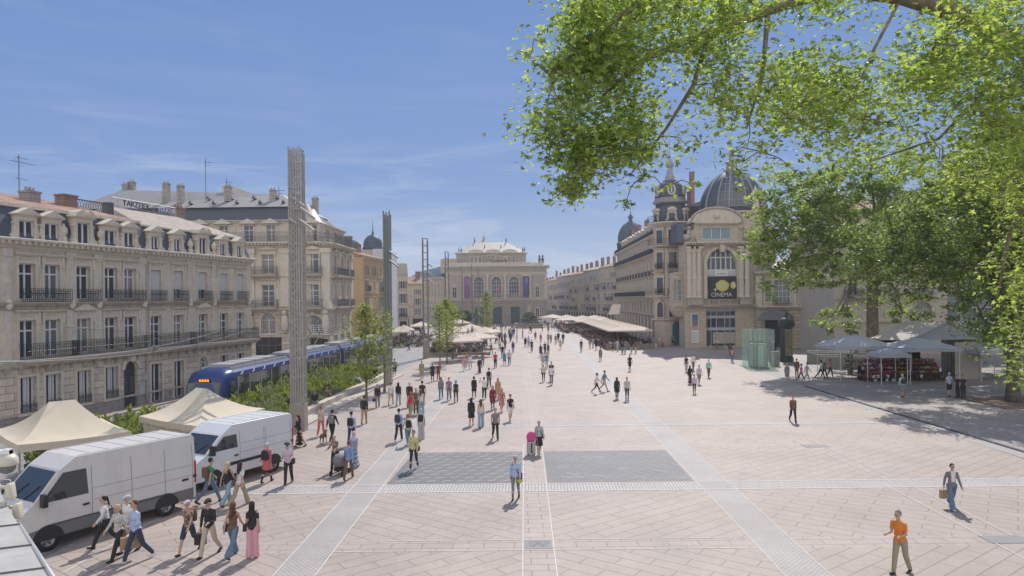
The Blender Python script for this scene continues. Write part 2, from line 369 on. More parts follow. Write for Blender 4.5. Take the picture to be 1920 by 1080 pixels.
def balcony_mesh(L, dep=0.7, style='iron', hh=0.95, slab=True, m=IRON):
    key = (round(L,2), dep, style, hh, slab, m.name)
    if key in _bc: return _bc[key]
    mb = MB(); h = L/2
    if slab:
        mb.mi = 1; mb.frus([(-h+.1, -dep*.7, -.42), (h-.1, -dep*.7, -.42), (h-.1, .03, -.42), (-h+.1, .03, -.42)], [(-h, -dep, -.2), (h, -dep, -.2), (h, .03, -.2), (-h, .03, -.2)])
        mb.box(-h-.04, h+.04, -dep-.06, .03, -.199, -.02)
    mb.mi = 0; y = -dep+.05
    if style == 'stone':
        mb.mi = 1; mb.box(-h, h, y-.08, y+.1, -.019, .12); mb.box(-h, h, y-.1, y+.12, hh-.12, hh)
        n = max(2, int(L/.32))
        for i in range(n+1):
            x = -h+.12 + (L-.24)*i/n
            if i % 5 == 0: mb.box(x-.12, x+.12, y-.07, y+.09, .121, hh-.121)
            else: mb.lathe((x, y+.01, .12), [(.05,0),(.085,.2),(.035,.4),(.05,hh-.242)], 6)
    else:
        for zz in (.02, .12, hh-.15, hh): mb.box(-h, h, y-.012, y+.012, zz-.012, zz+.012)
        n = max(2, int(L/.13))
        for i in range(n+1):
            x = -h + L*i/n; mb.box(x-.010, x+.010, y-.010, y+.010, 0, hh)
        for i in range(int(L/.26)):          # scrollwork
            x = -h + .13 + .26*i
            mb.tube((x-.1, y, .18), (x+.1, y, .45), .014, n=4); mb.tube((x+.1, y, .45), (x-.1, y, .76), .014, n=4); mb.tube((x-.09, y, .5), (x+.09, y, .5), .03, n=4)
        if slab:
            for sx in (-h, h):
                for zz in (.02, hh): mb.box(sx-.012, sx+.012, y, 0, zz-.012, zz+.012)
                for k in range(int(dep/.14)): mb.box(sx-.01, sx+.01, y+.1+.14*k, y+.12+.14*k, 0, hh)
    me = mb.mesh('balcony', [m, TRIM_D]); _bc[key] = me; return me
def put_balcony(F_, x0, x1, z, dep=0.7, style='iron', hh=0.95, slab=True, m=IRON, y=0):
    return F_.put('balcony', balcony_mesh(x1-x0, dep, style, hh, slab, m), ((x0+x1)/2, y, z))
def cornice(F_, x0, x1, z, proj=0.6, ht=0.55, name='cornice', m=None, dent=True, ends=0.0):
    mb = MB(); prof = [(.03, z), (-.08, z), (-.12, z+ht*.25), (-proj*.55, z+ht*.4), (-proj*.6, z+ht*.62), (-proj, z+ht*.75), (-proj, z+ht*.95), (-proj*.9, z+ht), (.03, z+ht)]
    mb.prism(prof, x0-ends, x1+ends, 'x')
    if dent:
        n = int((x1-x0)/.42)
        for i in range(n): x = x0+.2+.42*i; mb.box(x-.1, x+.1, -proj*.86, -.1, z+ht*.42, z+ht*.7)
    return F_.build(name, mb, m or TRIM)
_dc = {}
def dormer_mesh(wd=1.0, ht=1.6, ped='tri', big=False):
    key = (wd, ht, ped, big)
    if key in _dc: return _dc[key]
    mb = MB(); h = wd/2; s = .2
    mb.box(-h-s, -h, -.02, .3, 0, ht); mb.box(h, h+s, -.02, .3, 0, ht); mb.box(-h-s, h+s, -.02, .3, ht+.001, ht+.22)
    mb.box(-h-s+.03, -h-.05, .3, 1.6, 0, ht+.2); mb.box(h+.05, h+s-.03, .3, 1.6, 0, ht+.2); mb.box(-h-s, h+s, .3, 1.8, ht+.221, ht+.3)
    mb.frus([(-h-s, -.05, ht+.222), (h+s, -.05, ht+.222), (h+s, .3, ht+.222), (-h-s, .3, ht+.222)], [(-h-s-.15, -.24, ht+.34), (h+s+.15, -.24, ht+.34), (h+s+.15, .3, ht+.34), (-h-s-.15, .3, ht+.34)])
    if ped == 'tri': mb.prism([(-h-s-.15, ht+.342), (h+s+.15, ht+.342), (0, ht+.78)], -.24, 1.5)
    else:
        w2 = h+s+.1; mb.prism([(-w2, ht+.342)] + [(w2*math.cos(PI*(1-i/8)), ht+.342+.5*math.sin(PI*i/8)) for i in range(1, 8)] + [(w2, ht+.342)], -.24, 1.4)
        mb.ell((0, -.25, ht+.6), (.2, .1, .2), 8, 5)
    for sx in (-1, 1):   # side scrolls
        x = sx*(h+s); mb.prism([(x, 0), (x+sx*.22, 0), (x+sx*.24, .22), (x+sx*.12, .5), (x+sx*.08, ht*.8), (x, ht*.95)], .0, .22)
        mb.tube((x+sx*.2, -.04, .15), (x+sx*.2, .24, .15), .13, n=10)
        mb.tube((x+sx*.07, -.04, ht*.82), (x+sx*.07, .24, ht*.82), .08, n=8)
    if big:
        for sx in (-1, 1): mb.lathe((sx*(h+s+.75), .1, 0), [(.2,0),(.2,.35),(.1,.4),(.24,.65),(.22,.9),(.08,1.05),(.06,1.2)], 8)
    me = mb.mesh('dormer', TRIM); _dc[key] = me; return me
def put_dormer(F_, x, y, z, wd=1.0, ht=1.6, ped='tri', big=False, style='plain', rail=True):
    o = F_.put('dormer', dormer_mesh(wd, ht, ped, big), (x, y, z))
    fr, pm = window_mesh(wd, ht, style, '', .22); wn = inst('window', fr, o); 
    p = inst('pane', pm, o)
    return o
def chimney(F_, x, y, z0, z1, wx=.9, wy=.5, m=None, pots=3):
    mb = MB(); mb.box(x-wx/2, x+wx/2, y-wy/2, y+wy/2, z0, z1); mb.box(x-wx/2-.06, x+wx/2+.06, y-wy/2-.06, y+wy/2+.06, z1+.001, z1+.12)
    for i in range(pots): mb.tube((x-wx/2+wx*(i+.5)/pots, y, z1+.12), (x-wx/2+wx*(i+.5)/pots, y, z1+.4), .1, .08, 7)
    return F_.build('chimney', mb, m or BRICKC)
def mansard(F_, x0, x1, z0, z1, inset, depth, m, name='roof', capm=None, x0i=0, x1i=0):
    """steep slate slope in front, closed box behind"""
    mb = MB(); mb.frus([(x0, .05, z0), (x1, .05, z0), (x1, depth, z0), (x0, depth, z0)], [(x0+x0i, inset, z1), (x1-x1i, inset, z1), (x1-x1i, depth, z1), (x0+x0i, depth, z1)])
    return F_.build(name, mb, m)
def body(F_, x0, x1, depth, z0, z1, m=None, name='back_wall'):
    mb = MB(); mb.quad((x0,0,z0), (x0,depth,z0), (x0,depth,z1), (x0,0,z1)); mb.quad((x1,0,z0), (x1,0,z1), (x1,depth,z1), (x1,depth,z0))
    mb.quad((x0,depth,z0), (x1,depth,z0), (x1,depth,z1), (x0,depth,z1)); mb.quad((x0,0,z1), (x1,0,z1), (x1,depth,z1), (x0,depth,z1))
    mb.quad((x0,.95,z0), (x1,.95,z0), (x1,.95,z1), (x0,.95,z1))
    return F_.build(name, mb, m or STONE_L)
def text_mesh(txt, size, m, ext=0.02, font=None, name='lettering'):
    c = bpy.data.curves.new(name, 'FONT'); c.body = txt; c.size = size; c.extrude = ext; c.align_x = 'CENTER'; c.align_y = 'CENTER'; c.resolution_u = 2
    o = bpy.data.objects.new(name, c); COL.objects.link(o); dg = bpy.context.evaluated_depsgraph_get()
    me = bpy.data.meshes.new_from_object(o.evaluated_get(dg)); me.name = name; bpy.data.objects.remove(o); me.materials.clear(); me.materials.append(m)
    return me
def put_text(parent, txt, size, m, loc, rz=0.0, ext=.02, flat=False, sx=1.0):
    o = inst('lettering', text_mesh(txt, size, m, ext), parent, loc, rz)
    if not flat: o.rotation_euler = (R(90), 0, rz)
    o.scale = (sx, 1, 1); return o
# ================================================================ ground
def struct(name, mb, m): o = mb.build(name, m); o['kind'] = 'structure'; return o
def paving(name, col, ang, bw, bh, mortar=0.016, dark=0.55, var=0.03, rough=0.62):
    m = mat(name, col, rough, nz=0.13, nscale=0.35, stain=.0); t = m.node_tree; b = t.nodes['Principled BSDF']; src = b.inputs['Base Color'].links[0].from_socket
    tc = N(t, 'ShaderNodeTexCoord'); mp = N(t, 'ShaderNodeMapping'); mp.inputs['Rotation'].default_value = (0, 0, ang); t.links.new(tc.outputs['Object'], mp.inputs[0])
    br = N(t, 'ShaderNodeTexBrick'); br.inputs['Scale'].default_value = 1; br.inputs['Brick Width'].default_value = bw; br.inputs['Row Height'].default_value = bh
    br.inputs['Mortar Size'].default_value = mortar; br.inputs['Mortar Smooth'].default_value = 0.1; br.offset = 0.5
    br.inputs['Color1'].default_value = (1-var,)*3 + (1,); br.inputs['Color2'].default_value = (1+var, 1+var, 1+var, 1); br.inputs['Mortar'].default_value = (dark, dark*.98, dark*.97, 1)
    t.links.new(mp.outputs[0], br.inputs['Vector'])
    nn = N(t, 'ShaderNodeTexNoise'); nn.inputs['Scale'].default_value = 5.0; nn.inputs['Detail'].default_value = 10; nn.inputs['Roughness'].default_value = .7; t.links.new(tc.outputs['Object'], nn.inputs[0])
    r3 = N(t, 'ShaderNodeMapRange'); r3.inputs[1].default_value = .3; r3.inputs[2].default_value = .7; r3.inputs[3].default_value = .92; r3.inputs[4].default_value = 1.06; t.links.new(nn.outputs[0], r3.inputs[0])
    mx = N(t, 'ShaderNodeMixRGB', blend_type='MULTIPLY'); mx.inputs[0].default_value = 1; t.links.new(src, mx.inputs[1]); t.links.new(br.outputs['Color'], mx.inputs[2])
    sc = N(t, 'ShaderNodeVectorMath', operation='SCALE'); t.links.new(mx.outputs[0], sc.inputs[0]); t.links.new(r3.outputs[0], sc.inputs['Scale'])
    # dark spots and stains
    vn = N(t, 'ShaderNodeTexNoise'); vn.inputs['Scale'].default_value = 2.3; vn.inputs['Detail'].default_value = 4; t.links.new(tc.outputs['Object'], vn.inputs[0])
    r4 = N(t, 'ShaderNodeMapRange'); r4.inputs[1].default_value = .60; r4.inputs[2].default_value = .72; r4.inputs[4].default_value = .3; t.links.new(vn.outputs[0], r4.inputs[0])
    m2 = N(t, 'ShaderNodeMixRGB'); m2.inputs[2].default_value = (col[0]*.6, col[1]*.58, col[2]*.56, 1); t.links.new(r4.outputs[0], m2.inputs[0]); t.links.new(sc.outputs[0], m2.inputs[1])
    t.links.new(m2.outputs[0], b.inputs['Base Color'])
    b.inputs['Specular IOR Level'].default_value = 0.35
    return m
PC = (0.375, 0.312, 0.276)
PAVA = paving('limestone_slabs_diagonal', PC, R(36), 1.7, 0.52); PAVB = paving('limestone_slabs_counter_diagonal', PC, R(-36), 1.7, 0.52)
PAVS = paving('limestone_slabs_straight', (0.385, 0.323, 0.29), R(0), 0.95, 0.45)
PAVG = paving('limestone_far_slabs', (0.375, 0.315, 0.282), R(1), 1.2, 0.5)
GRIDM = paving('pale_granite_channel', (0.45, 0.425, 0.41), R(1), 0.16, 0.09, 0.022, 0.62, 0.04)
GRATE = paving('pale_granite_cross_channel', (0.45, 0.425, 0.41), R(92), 0.9, 0.13, 0.03, 0.6, 0.04)
WLINE = mat('white_stone_line', (0.62, 0.60, 0.58), 0.7, nz=.08)
DGREY = paving('dark_basalt_panel', (0.135, 0.135, 0.145), R(36), 1.2, 0.3, 0.012, 1.5, 0.1)
DGREY2 = paving('dark_basalt_mesh_panel', (0.15, 0.15, 0.16), R(-30), 0.9, 0.28, 0.014, 1.8, 0.06)
TRAMP = paving('grey_tramway_paving', (0.27, 0.265, 0.27), R(2), 0.6, 0.3, 0.014, 0.75, 0.06)
ASPH = mat('asphalt', (0.07, 0.07, 0.072), 0.9, nz=.2)
mb = MB(); mb.quad((-2500,-300,-.02), (2500,-300,-.02), (2500,3000,-.02), (-2500,3000,-.02)); struct('ground', mb, [PAVG])
AX = 23/1300.0
def xa(x, y): return x + AX*(y-25)           # offset along the tilted axis of the square
rows = [(10, 20.9), (21.85, 27.3), (28.5, 34.9), (35.5, 41.0), (41.9, 47.9), (48.4, 54.8), (55.2, 62.2)]
y = 62.7
while y < 150: rows.append((y, y+6.6)); y += 7.0
bands = []
mb = MB()
cols = [(-14.0, -6.6), (-5.42, .32), (1.27, 7.45), (8.7, 23.3)]
for ri, (ya, yb) in enumerate(rows):
    for ci, (xl, xr) in enumerate(cols):
        mb.mi = (ri + ci) % 2
        mb.quad((xa(xl,ya), ya, .002), (xa(xr,ya), ya, .002), (xa(xr,yb), yb, .002), (xa(xl,yb), yb, .002))
struct('plaza_paving', mb, [PAVA, PAVB])
mb = MB()   # centre lane and straight bands
mb.quad((xa(.32,10), 10, .002), (xa(1.27,10), 10, .002), (xa(1.27,170), 170, .002), (xa(.32,170), 170, .002))
for k in range(len(rows)-1):
    ya, yb = rows[k][1], rows[k+1][0]
    if k in (1, 3): continue
    for (xl, xr) in cols: mb.quad((xa(xl,ya), ya, .002), (xa(xr,ya), ya, .002), (xa(xr,yb), yb, .002), (xa(xl,yb), yb, .002))
struct('paving_bands', mb, PAVS)
mb = MB()   # long channels
for xl, xr in ((-6.6, -5.42), (7.45, 8.7)):
    mb.quad((xa(xl,10), 10, .003), (xa(xr,10), 10, .003), (xa(xr,170), 170, .003), (xa(xl,170), 170, .003))
struct('granite_channels', mb, GRIDM)
mb = MB()   # cross channels
for ya, yb in ((27.3, 28.5), (41.0, 41.9)):
    for (xl, xr) in ((-14, -6.6), (-5.42, 7.45), (8.7, 23.3)): mb.quad((xa(xl,ya), ya, .0045), (xa(xr,ya), ya, .0045), (xa(xr,yb), yb, .0045), (xa(xl,yb), yb, .0045))
struct('cross_channels', mb, GRATE)
mb = MB()   # white lines
def wl(x0, y0, x1, y1, wd=.05, z=.009):
    d = Vector((x1-x0, y1-y0, 0)); n = Vector((-d.y, d.x, 0)).normalized()*wd/2
    mb.quad((x0-n.x, y0-n.y, z), (x0+n.x, y0+n.y, z), (x1+n.x, y1+n.y, z), (x1-n.x, y1-n.y, z))
for x in (.32, 1.27): wl(xa(x,10), 10, xa(x,36), 36, .025)
for x in (-6.6, -5.42, 7.45, 8.7): wl(xa(x,10), 10, xa(x,60), 60, .028, .0105)
for yy in (27.33, 28.47): wl(xa(-14,yy), yy, xa(23.3,yy), yy, .07, .012)
for yy in (20.93, 21.82): wl(xa(-5.4,yy), yy, xa(7.4,yy), yy, .03, .0125)
for yy in (41.05, 41.85, 48.1, 62.4, 76.6, 90.5, 104): wl(xa(-13,yy), yy, xa(23,yy), yy, .06, .013)
wl(13.4, 34.5, 13.5, 12, .03, .014) if False else None
for (a, b) in (((1465, 815), (1672, 905)), ((1515, 822), (1668, 893)), ((1655, 907), (1925, 1050)), ((1703, 907), (1925, 1018)), ((118, 1075), (345, 945)), ((150, 1080), (210, 1048))):
    p, q = G(*a), G(*b); wl(p.x, p.y, q.x, q.y, .045, .0145)
struct('white_lines', mb, WLINE)
mb = MB()   # dark panels
y0, y1 = 28.56, 34.4
mb.quad((xa(-5.3,y0), y0, .007), (xa(.26,y0), y0, .007), (xa(.26,y1), y1, .007), (xa(-5.1,y1), y1, .007)); mb.mi = 1
mb.quad((xa(1.33,y0), y0, .007), (xa(7.35,y0), y0, .007), (xa(7.35,y1), y1, .007), (xa(1.33,y1), y1, .007))
struct('dark_paving_panels', mb, [DGREY, DGREY2])
mb = MB()
for r in range(10):
    for k in range(9):
        x = -5.0 + k*.64 + (r % 2)*.3; yy = 28.9 + r*.56
        wl(xa(x,yy), yy, xa(x+.36,yy), yy+.20, .035, .011)
for k in range(14): x = 1.6+random.random()*5.2; yy = 29+random.random()*5; wl(xa(x,yy), yy, xa(x+.5,yy), yy-.22, .03, .0112)
struct('panel_dashes', mb, WLINE)
# metal plaque with the W-like emblem, and two service covers
PLQ = mat('grey_metal_cover', (0.23, 0.23, 0.235), .7, .1, nz=.12)
c = thing('metal_cover', 'pale metal floor cover with an angular M-shaped emblem in the centre lane', 'floor cover', (xa(.795,21.4), 21.4, 0))
mb = MB(); mb.box(-.42, .42, -.38, .38, -.01, .010); mb.build('cover_plate', PLQ, c)
mb = MB()
E = [(-.30,.2), (-.22,-.2), (-.02,.12), (.10,-.2), (.26,.2)]
for off in (0, .07):
    for i in range(4): (ax_, ay_), (bx_, by_) = E[i], E[i+1]; wl(ax_+off, ay_, bx_+off, by_, .02, .016+off*.02)
wl(-.3, .22, .34, .22, .02, .019)
mb.build('emblem', IRONG, c)
for i, (px, py) in enumerate(((1528, 836), (1885, 1012))):
    p = G(px, py); q = MB(); q.box(-.62, .62, -.33, .33, -.01, .016)
    o = q.build('service_cover', PLQ, None, loc=(p.x, p.y, 0)); tag(o, ('small grey service cover between the two white diagonal lines', 'larger grey service cover at the right edge below the walking woman')[i], 'floor cover')
# right border: drain and tree-side paving
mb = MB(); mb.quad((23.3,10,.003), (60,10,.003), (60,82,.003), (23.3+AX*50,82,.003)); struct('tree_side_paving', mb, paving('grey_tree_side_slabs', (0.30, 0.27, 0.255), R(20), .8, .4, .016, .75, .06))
mb = MB(); mb.quad((23.35,10,.008), (24.25,10,.008), (24.6,78,.008), (23.7,78,.008)); struct('border_strip', mb, GRIDM)
mb = MB(); mb.box(24.3, 24.5, 10, 58, -.02, .05); struct('drain_kerb', mb, ASPH)
# tramway
mb = MB(); mb.poly([(-23.5,20,.004), (-14.1,20,.004), (-13.9,45,.004), (-12.6,64,.004), (-11.1,90,.004), (-11.2,105,.004), (-14,160,.004), (-19,203,.004), (-27,203,.004), (-24,120,.004), (-23,84,.004), (-27,70,.004), (-30,40,.004), (-34,20,.004)])
struct('tramway', mb, TRAMP)
mb = MB()
tr = [(-27.5, 22), (-23.0, 34), (-19.1, 44), (-16.9, 80), (-14.9, 100), (-15.5, 130), (-19, 165), (-23, 205)]
for off in (-.72, .72, -3.9, -2.46):
    for (ax_, ay_), (bx_, by_) in zip(tr, tr[1:]): wl(ax_+off, ay_, bx_+off, by_, .07, .010)
struct('tram_rails', mb, mat('worn_rail_steel', (.2,.2,.2), .35, .8))
# pavement with kerb along the left houses
mb = MB(); mb.prism([(-33.5,20), (-30.8,20), (-23.6,66), (-22.4,83.6), (-33,83.6)], -.02, .12, 'z'); struct('left_pavement', mb, PAVG)
# ================================================================ left houses
ua = Vector((.2460, .9693)); rzA = math.atan2(.9693, .246)
def tA(px):
    k = (px-960)/1300.0; return (-29.8 - 40.7*k)/(.9693*k - .246)
def tAd(px, d):
    k = (px-960)/1300.0; return (-29.8-.969*d - k*(40.7+.246*d))/(.9693*k-.246)
gs = stone('grey_plinth_stone', (0.33, 0.31, 0.29), 1.2, .5, .02, .65, .1, .6, .5)
def house(x0, x1, centres, label, spec):
    root = thing('town_house', label, 'town house', (-29.8, 40.7, 0), rzA); f = Fac(root)
    holes = []; 
    for i, c in enumerate(centres):
        holes += [(c-.55, c+.55, 7.85, 10.05), (c-.55, c+.55, 4.3, 6.6)]
        g = spec['ground'][i]
        if g == 'win': holes.append((c-.55, c+.55, .95, 3.15))
        elif g == 'door': holes.append((c-.62, c+.62, .12, 3.45, True))
        elif g == 'arch': holes.append((c-.5, c+.5, .7, 3.1, True))
        elif g == 'shop': holes.append((c-.55, c+.55, .12, 3.0))
    mb = MB(); mb.mi = 0; wall(mb, x0, x1, 3.9, 11.2, [h for h in holes if h[3] > 3.9]); mb.mi = 1; wall(mb, x0, x1, .9, 3.9, [h if h[2] >= .9 else (h[0], h[1], .9, *h[3:]) for h in holes if h[3] < 3.9])
    mb.mi = 2; wall(mb, x0, x1, 0, .9, [(h[0], h[1], h[2], .9) for h in holes if h[2] < .9])
    mb.mi = 1
    for k in range(6): zz = .95+.49*k; 
    f.build('wall', mb, [STONE_L, STONE_R, gs])
    body(f, x0+.01, x1-.01, 11, 0, 11.2)
    for c, w_ in spec['pil']: 
        mb = MB(); mb.box(c-w_, c+w_, -.09, .03, 4.25, 7.2); mb.box(c-w_, c+w_, -.09, .03, 7.72, 10.7); mb.box(c-w_-.05, c+w_+.05, -.16, .03, 10.42, 10.9); mb.box(c-w_-.04, c+w_+.04, -.14, .03, 7.7, 7.95)
        mb.ell((c, -.2, 7.55), (.22, .2, .34), 8, 6); f.build('pilaster', mb, TRIM)
    mb = MB(); mb.box(x0, x1, -.1, .03, 3.78, 3.98); mb.box(x0, x1, -.07, .03, 7.25, 7.4); mb.frus([(x0,-.1,7.42),(x1,-.1,7.42),(x1,.03,7.42),(x0,.03,7.42)], [(x0,-.35,7.62),(x1,-.35,7.62),(x1,.03,7.62),(x0,.03,7.62)]); mb.box(x0, x1, -.38, .03, 7.625, 7.69)
    for i in range(int((x1-x0)/.9)):
        x = x0+.5+.9*i; mb.prism([(.03,3.4), (-.12,3.42), (-.5,3.95), (-.5,4.05), (.03,4.05)], x-.09, x+.09, 'x')
    mb.box(x0, x1, -.09, .03, .86, 1.0)
    f.build('string_course', mb, TRIM_D)
    cornice(f, x0, x1, 10.92, .62, .6)
    for i, c in enumerate(centres):
        put_window(f, c, 7.85, 1.1, 2.2, spec['top'][i], 'hood')
        put_window(f, c, 4.3, 1.1, 2.3, spec['mid'], 'hoodped' if i == 2 else 'hood')
        g = spec['ground'][i]
        if g == 'win':
            put_window(f, c, .95, 1.1, 2.2, 'slat', 'plain'); put_balcony(f, c-.55, c+.55, .93, .12, 'iron', .6, False, IRONG)
        elif g == 'door':
            m_ = MB(); m_.poly([(c-.62,.25,.12), (c+.62,.25,.12)] + [(p[0], .25, p[1]) for p in arc_pts(c, 3.45-.62, .62, 12, 0, PI)]); d = f.build('door', m_, mat('dark_door_paint', (.045,.055,.06), .4))
            m_ = MB()
            for sx in (-.33, .33):
                for za, zb in ((.3,1.0), (1.1,2.3)): m_.box(c+sx-.2, c+sx+.2, .22, .249, za, zb)
            m_.box(c-.6, c+.6, .215, .249, 2.6, 2.7)
            inst('door_panel', m_.mesh('door_panel', mat('door_panel', (.07,.08,.085), .4)), d, (0,0,0))
            m_ = MB(); m_.ell((c+.08, .2, 1.15), (.04,.04,.04), 6, 5); inst('handle', m_.mesh('handle', mat('brass', (.5,.38,.15), .3, .9)), d)
            m_ = MB(); r = .62; zc = 3.45-r
            for i2 in range(12):
                po = arc_pts(c, zc, r+.3, 12); pn = arc_pts(c, zc, r, 12)
                m_.frus([(po[i2][0],-.12,po[i2][1]), (po[i2+1][0],-.12,po[i2+1][1]), (po[i2+1][0],.03,po[i2+1][1]), (po[i2][0],.03,po[i2][1])], [(pn[i2][0],-.12,pn[i2][1]), (pn[i2+1][0],-.12,pn[i2+1][1]), (pn[i2+1][0],.03,pn[i2+1][1]), (pn[i2][0],.03,pn[i2][1])])
            m_.ell((c, -.2, 3.62), (.3,.2,.3), 8, 6); f.build('door_surround', m_, TRIM)
        elif g == 'arch': put_window(f, c, .7, 1.0, 2.4, 'arch', 'plain', glass=GLASSL)
        elif g == 'shop': put_window(f, c, .12, 1.1, 2.88, 'plain', 'plain', glass=spec.get('gm', GLASS))
    # balconies
    for a, b in spec['bal_mid']: put_balcony(f, a, b, 4.24, .75)
    for a, b in spec['bal_top']: put_balcony(f, a, b, 7.72, .42, 'iron', .8, False, IRON, -.0)
    return root, f
cA = [tA(p) for p in (51, 98, 156, 208, 244)]; cB = [tA(p) for p in (292, 334, 380, 419, 450)]
xe = tA(275); xE = tA(471)
rA, fA = house(-3.2, xe-.02, cA, 'cream stone house with terracotta roof and five big pedimented dormers at the far left', dict(
    ground=['win', 'win', 'win', 'win', 'door'], pil=[(tA(131), .32), (tA(182), .32), (tA(267), .3), (tA(12), .25)], top=['tran']*5, mid='tran',
    bal_mid=[(tA(33), tA(131)), (tA(132.5), tA(267))], bal_top=[(tA(31), tA(127)), (tA(141), tA(183)), (tA(194), tA(267))]))
rB, fB = house(xe+.02, xE, cB, 'narrow-windowed cream stone house with pale tiled roof left of the large grey mast', dict(
    ground=['shop', 'shop', 'arch', 'shop', 'shop'], pil=[(tA(353), .14), (tA(398), .14), (tA(463), .2)], top=['blind', 'blindhalf', 'blindhalf', 'blind', 'blind'], mid='tranbars',
    bal_mid=[(tA(280), tA(353)), (tA(354.5), tA(473))], bal_top=[(c-.85, c+.85) for c in cB]))
# roofs
def roofA():
    f = fA; x0, x1 = -3.2, xe-.02
    mansard(f, x0, x1, 11.5, 13.451, .55, 10, SLATE)
    mb = MB(); mb.box(x0, x1, .42, .75, 13.452, 13.64); f.build('roof_edge', mb, WHITE if False else TRIM)
    mb = MB(); zr = 15.0; mb.frus([(x0,.5,13.64),(x1,.5,13.64),(x1,10,13.64),(x0,10,13.64)], [(x0,5.0,zr),(x1-3,5.0,zr-.1),(x1-3,5.2,zr-.1),(x0,5.2,zr)]); f.build('tiled_roof', mb, TILE)
    for i, c in enumerate(cA): put_dormer(f, c, -.12 if i == 2 else -.02, 11.52, 1.0, 1.42 if i == 2 else 1.14, 'seg' if i == 2 else 'tri', i == 2)
    chimney(f, tAd(58,3.2), 3.2, 13.6, 14.9, .8, .9, gs); chimney(f, tAd(126,3.4), 3.4, 13.8, 15.1, 1.1, .8, pots=0)
    mb = MB()  # roof terrace balustrade
    xs0, xs1 = tAd(142,3), tAd(203,3)
    mb.box(xs0, xs1, 3.0, 3.1, 14.95, 15.02); mb.box(xs0, xs1, 3.0, 3.1, 14.25, 14.32)
    n = int((xs1-xs0)/.22)
    for i in range(n): x = xs0+.22*i; mb.tube((x,3.05,14.3),(x+.2,3.05,14.96),.02,n=4); mb.tube((x+.2,3.05,14.3),(x,3.05,14.96),.02,n=4)
    mb.box(xs1-.1, xs1+.4, 2.8, 3.4, 13.6, 15.1)
    f.build('roof_railing', mb, IRONG)
    mb = MB(); mb.tube((0,0,14),(0,0,17.5),.03,n=5); 
    for zz, L in ((17.3,.9), (17.0,-1.6), (15.9,.7)):
        mb.tube((-L*.3,0,zz),(L*.7,0,zz),.018,n=4)
        for k in range(4): mb.tube((-L*.2+k*.25,-.2,zz),(-L*.2+k*.25,.2,zz),.01,n=4)
    f.put('antenna', mb.mesh('antenna', IRONG), (tAd(38,4), 4, 0))
    mb = MB(); mb.tube((xe-.15,-.12,.3),(xe-.15,-.12,11.0),.06,n=8); f.build('drainpipe', mb, mat('painted_pipe', (.35,.33,.3), .5))
def roofB():
    f = fB; x0, x1 = xe+.02, xE
    mansard(f, x0, x1, 11.5, 13.3, .55, 9, SLATE, x1i=.5)
    mb = MB(); mb.box(x0, x1-.4, .45, .7, 13.302, 13.42); f.build('roof_edge', mb, TRIM)
    mb = MB(); mb.frus([(x0,.5,13.42),(x1-.5,.5,13.42),(x1-.5,9,13.42),(x0,9,13.42)], [(x0+1.2,4.6,15.1),(x1-4,4.6,15.1),(x1-4,4.8,15.1),(x0+1.2,4.8,15.1)]); f.build('tiled_roof', mb, PTILE)
    for i, c in enumerate(cB): put_dormer(f, c, -.12 if i == 2 else -.02, 11.52, .8 if i != 2 else .95, 1.38 if i == 2 else 1.08, 'seg' if i == 2 else 'tri', i == 2)
    chimney(f, tAd(336,5.6), 5.6, 14.2, 16.0, 1.1, .6)
    # lettering frame on the ridge
    a, b = x0+1.5, x1-4.2
    mb = MB()
    for zz in (15.2, 15.85): mb.tube((a,4.55,zz),(b,4.55,zz),.03,n=4)
    for i in range(12): x = a+(b-a)*i/11; mb.tube((x,4.55,15.0),(x,4.55,15.85),.03,n=4)
    sg = f.build('roof_sign', mb, STEEL)
    t1 = put_text(sg, 'TARZEIEK', .62, BLACK, ((a*.64+b*.36), 4.5, 15.52), 0); t1.scale = (1.05, 1, 1)
    t2 = put_text(sg, 'NAKUR', .6, mat('pale_blue_letters', (.5,.55,.72), .5), (a*.15+b*.85, 4.5, 15.48), 0)
    for t in (t1, t2): t.location = t.location
roofA(); roofB()
# plaques and letter box by the door
mb = MB(); mb.box(tA(257), tA(257)+.5, -.14, .02, .9, 1.6); mb.box(tA(265), tA(265)+.35, -.12, .02, 1.9, 2.3); fA.build('meter_boxes', mb, mat('grey_box', (.42,.42,.42), .5))

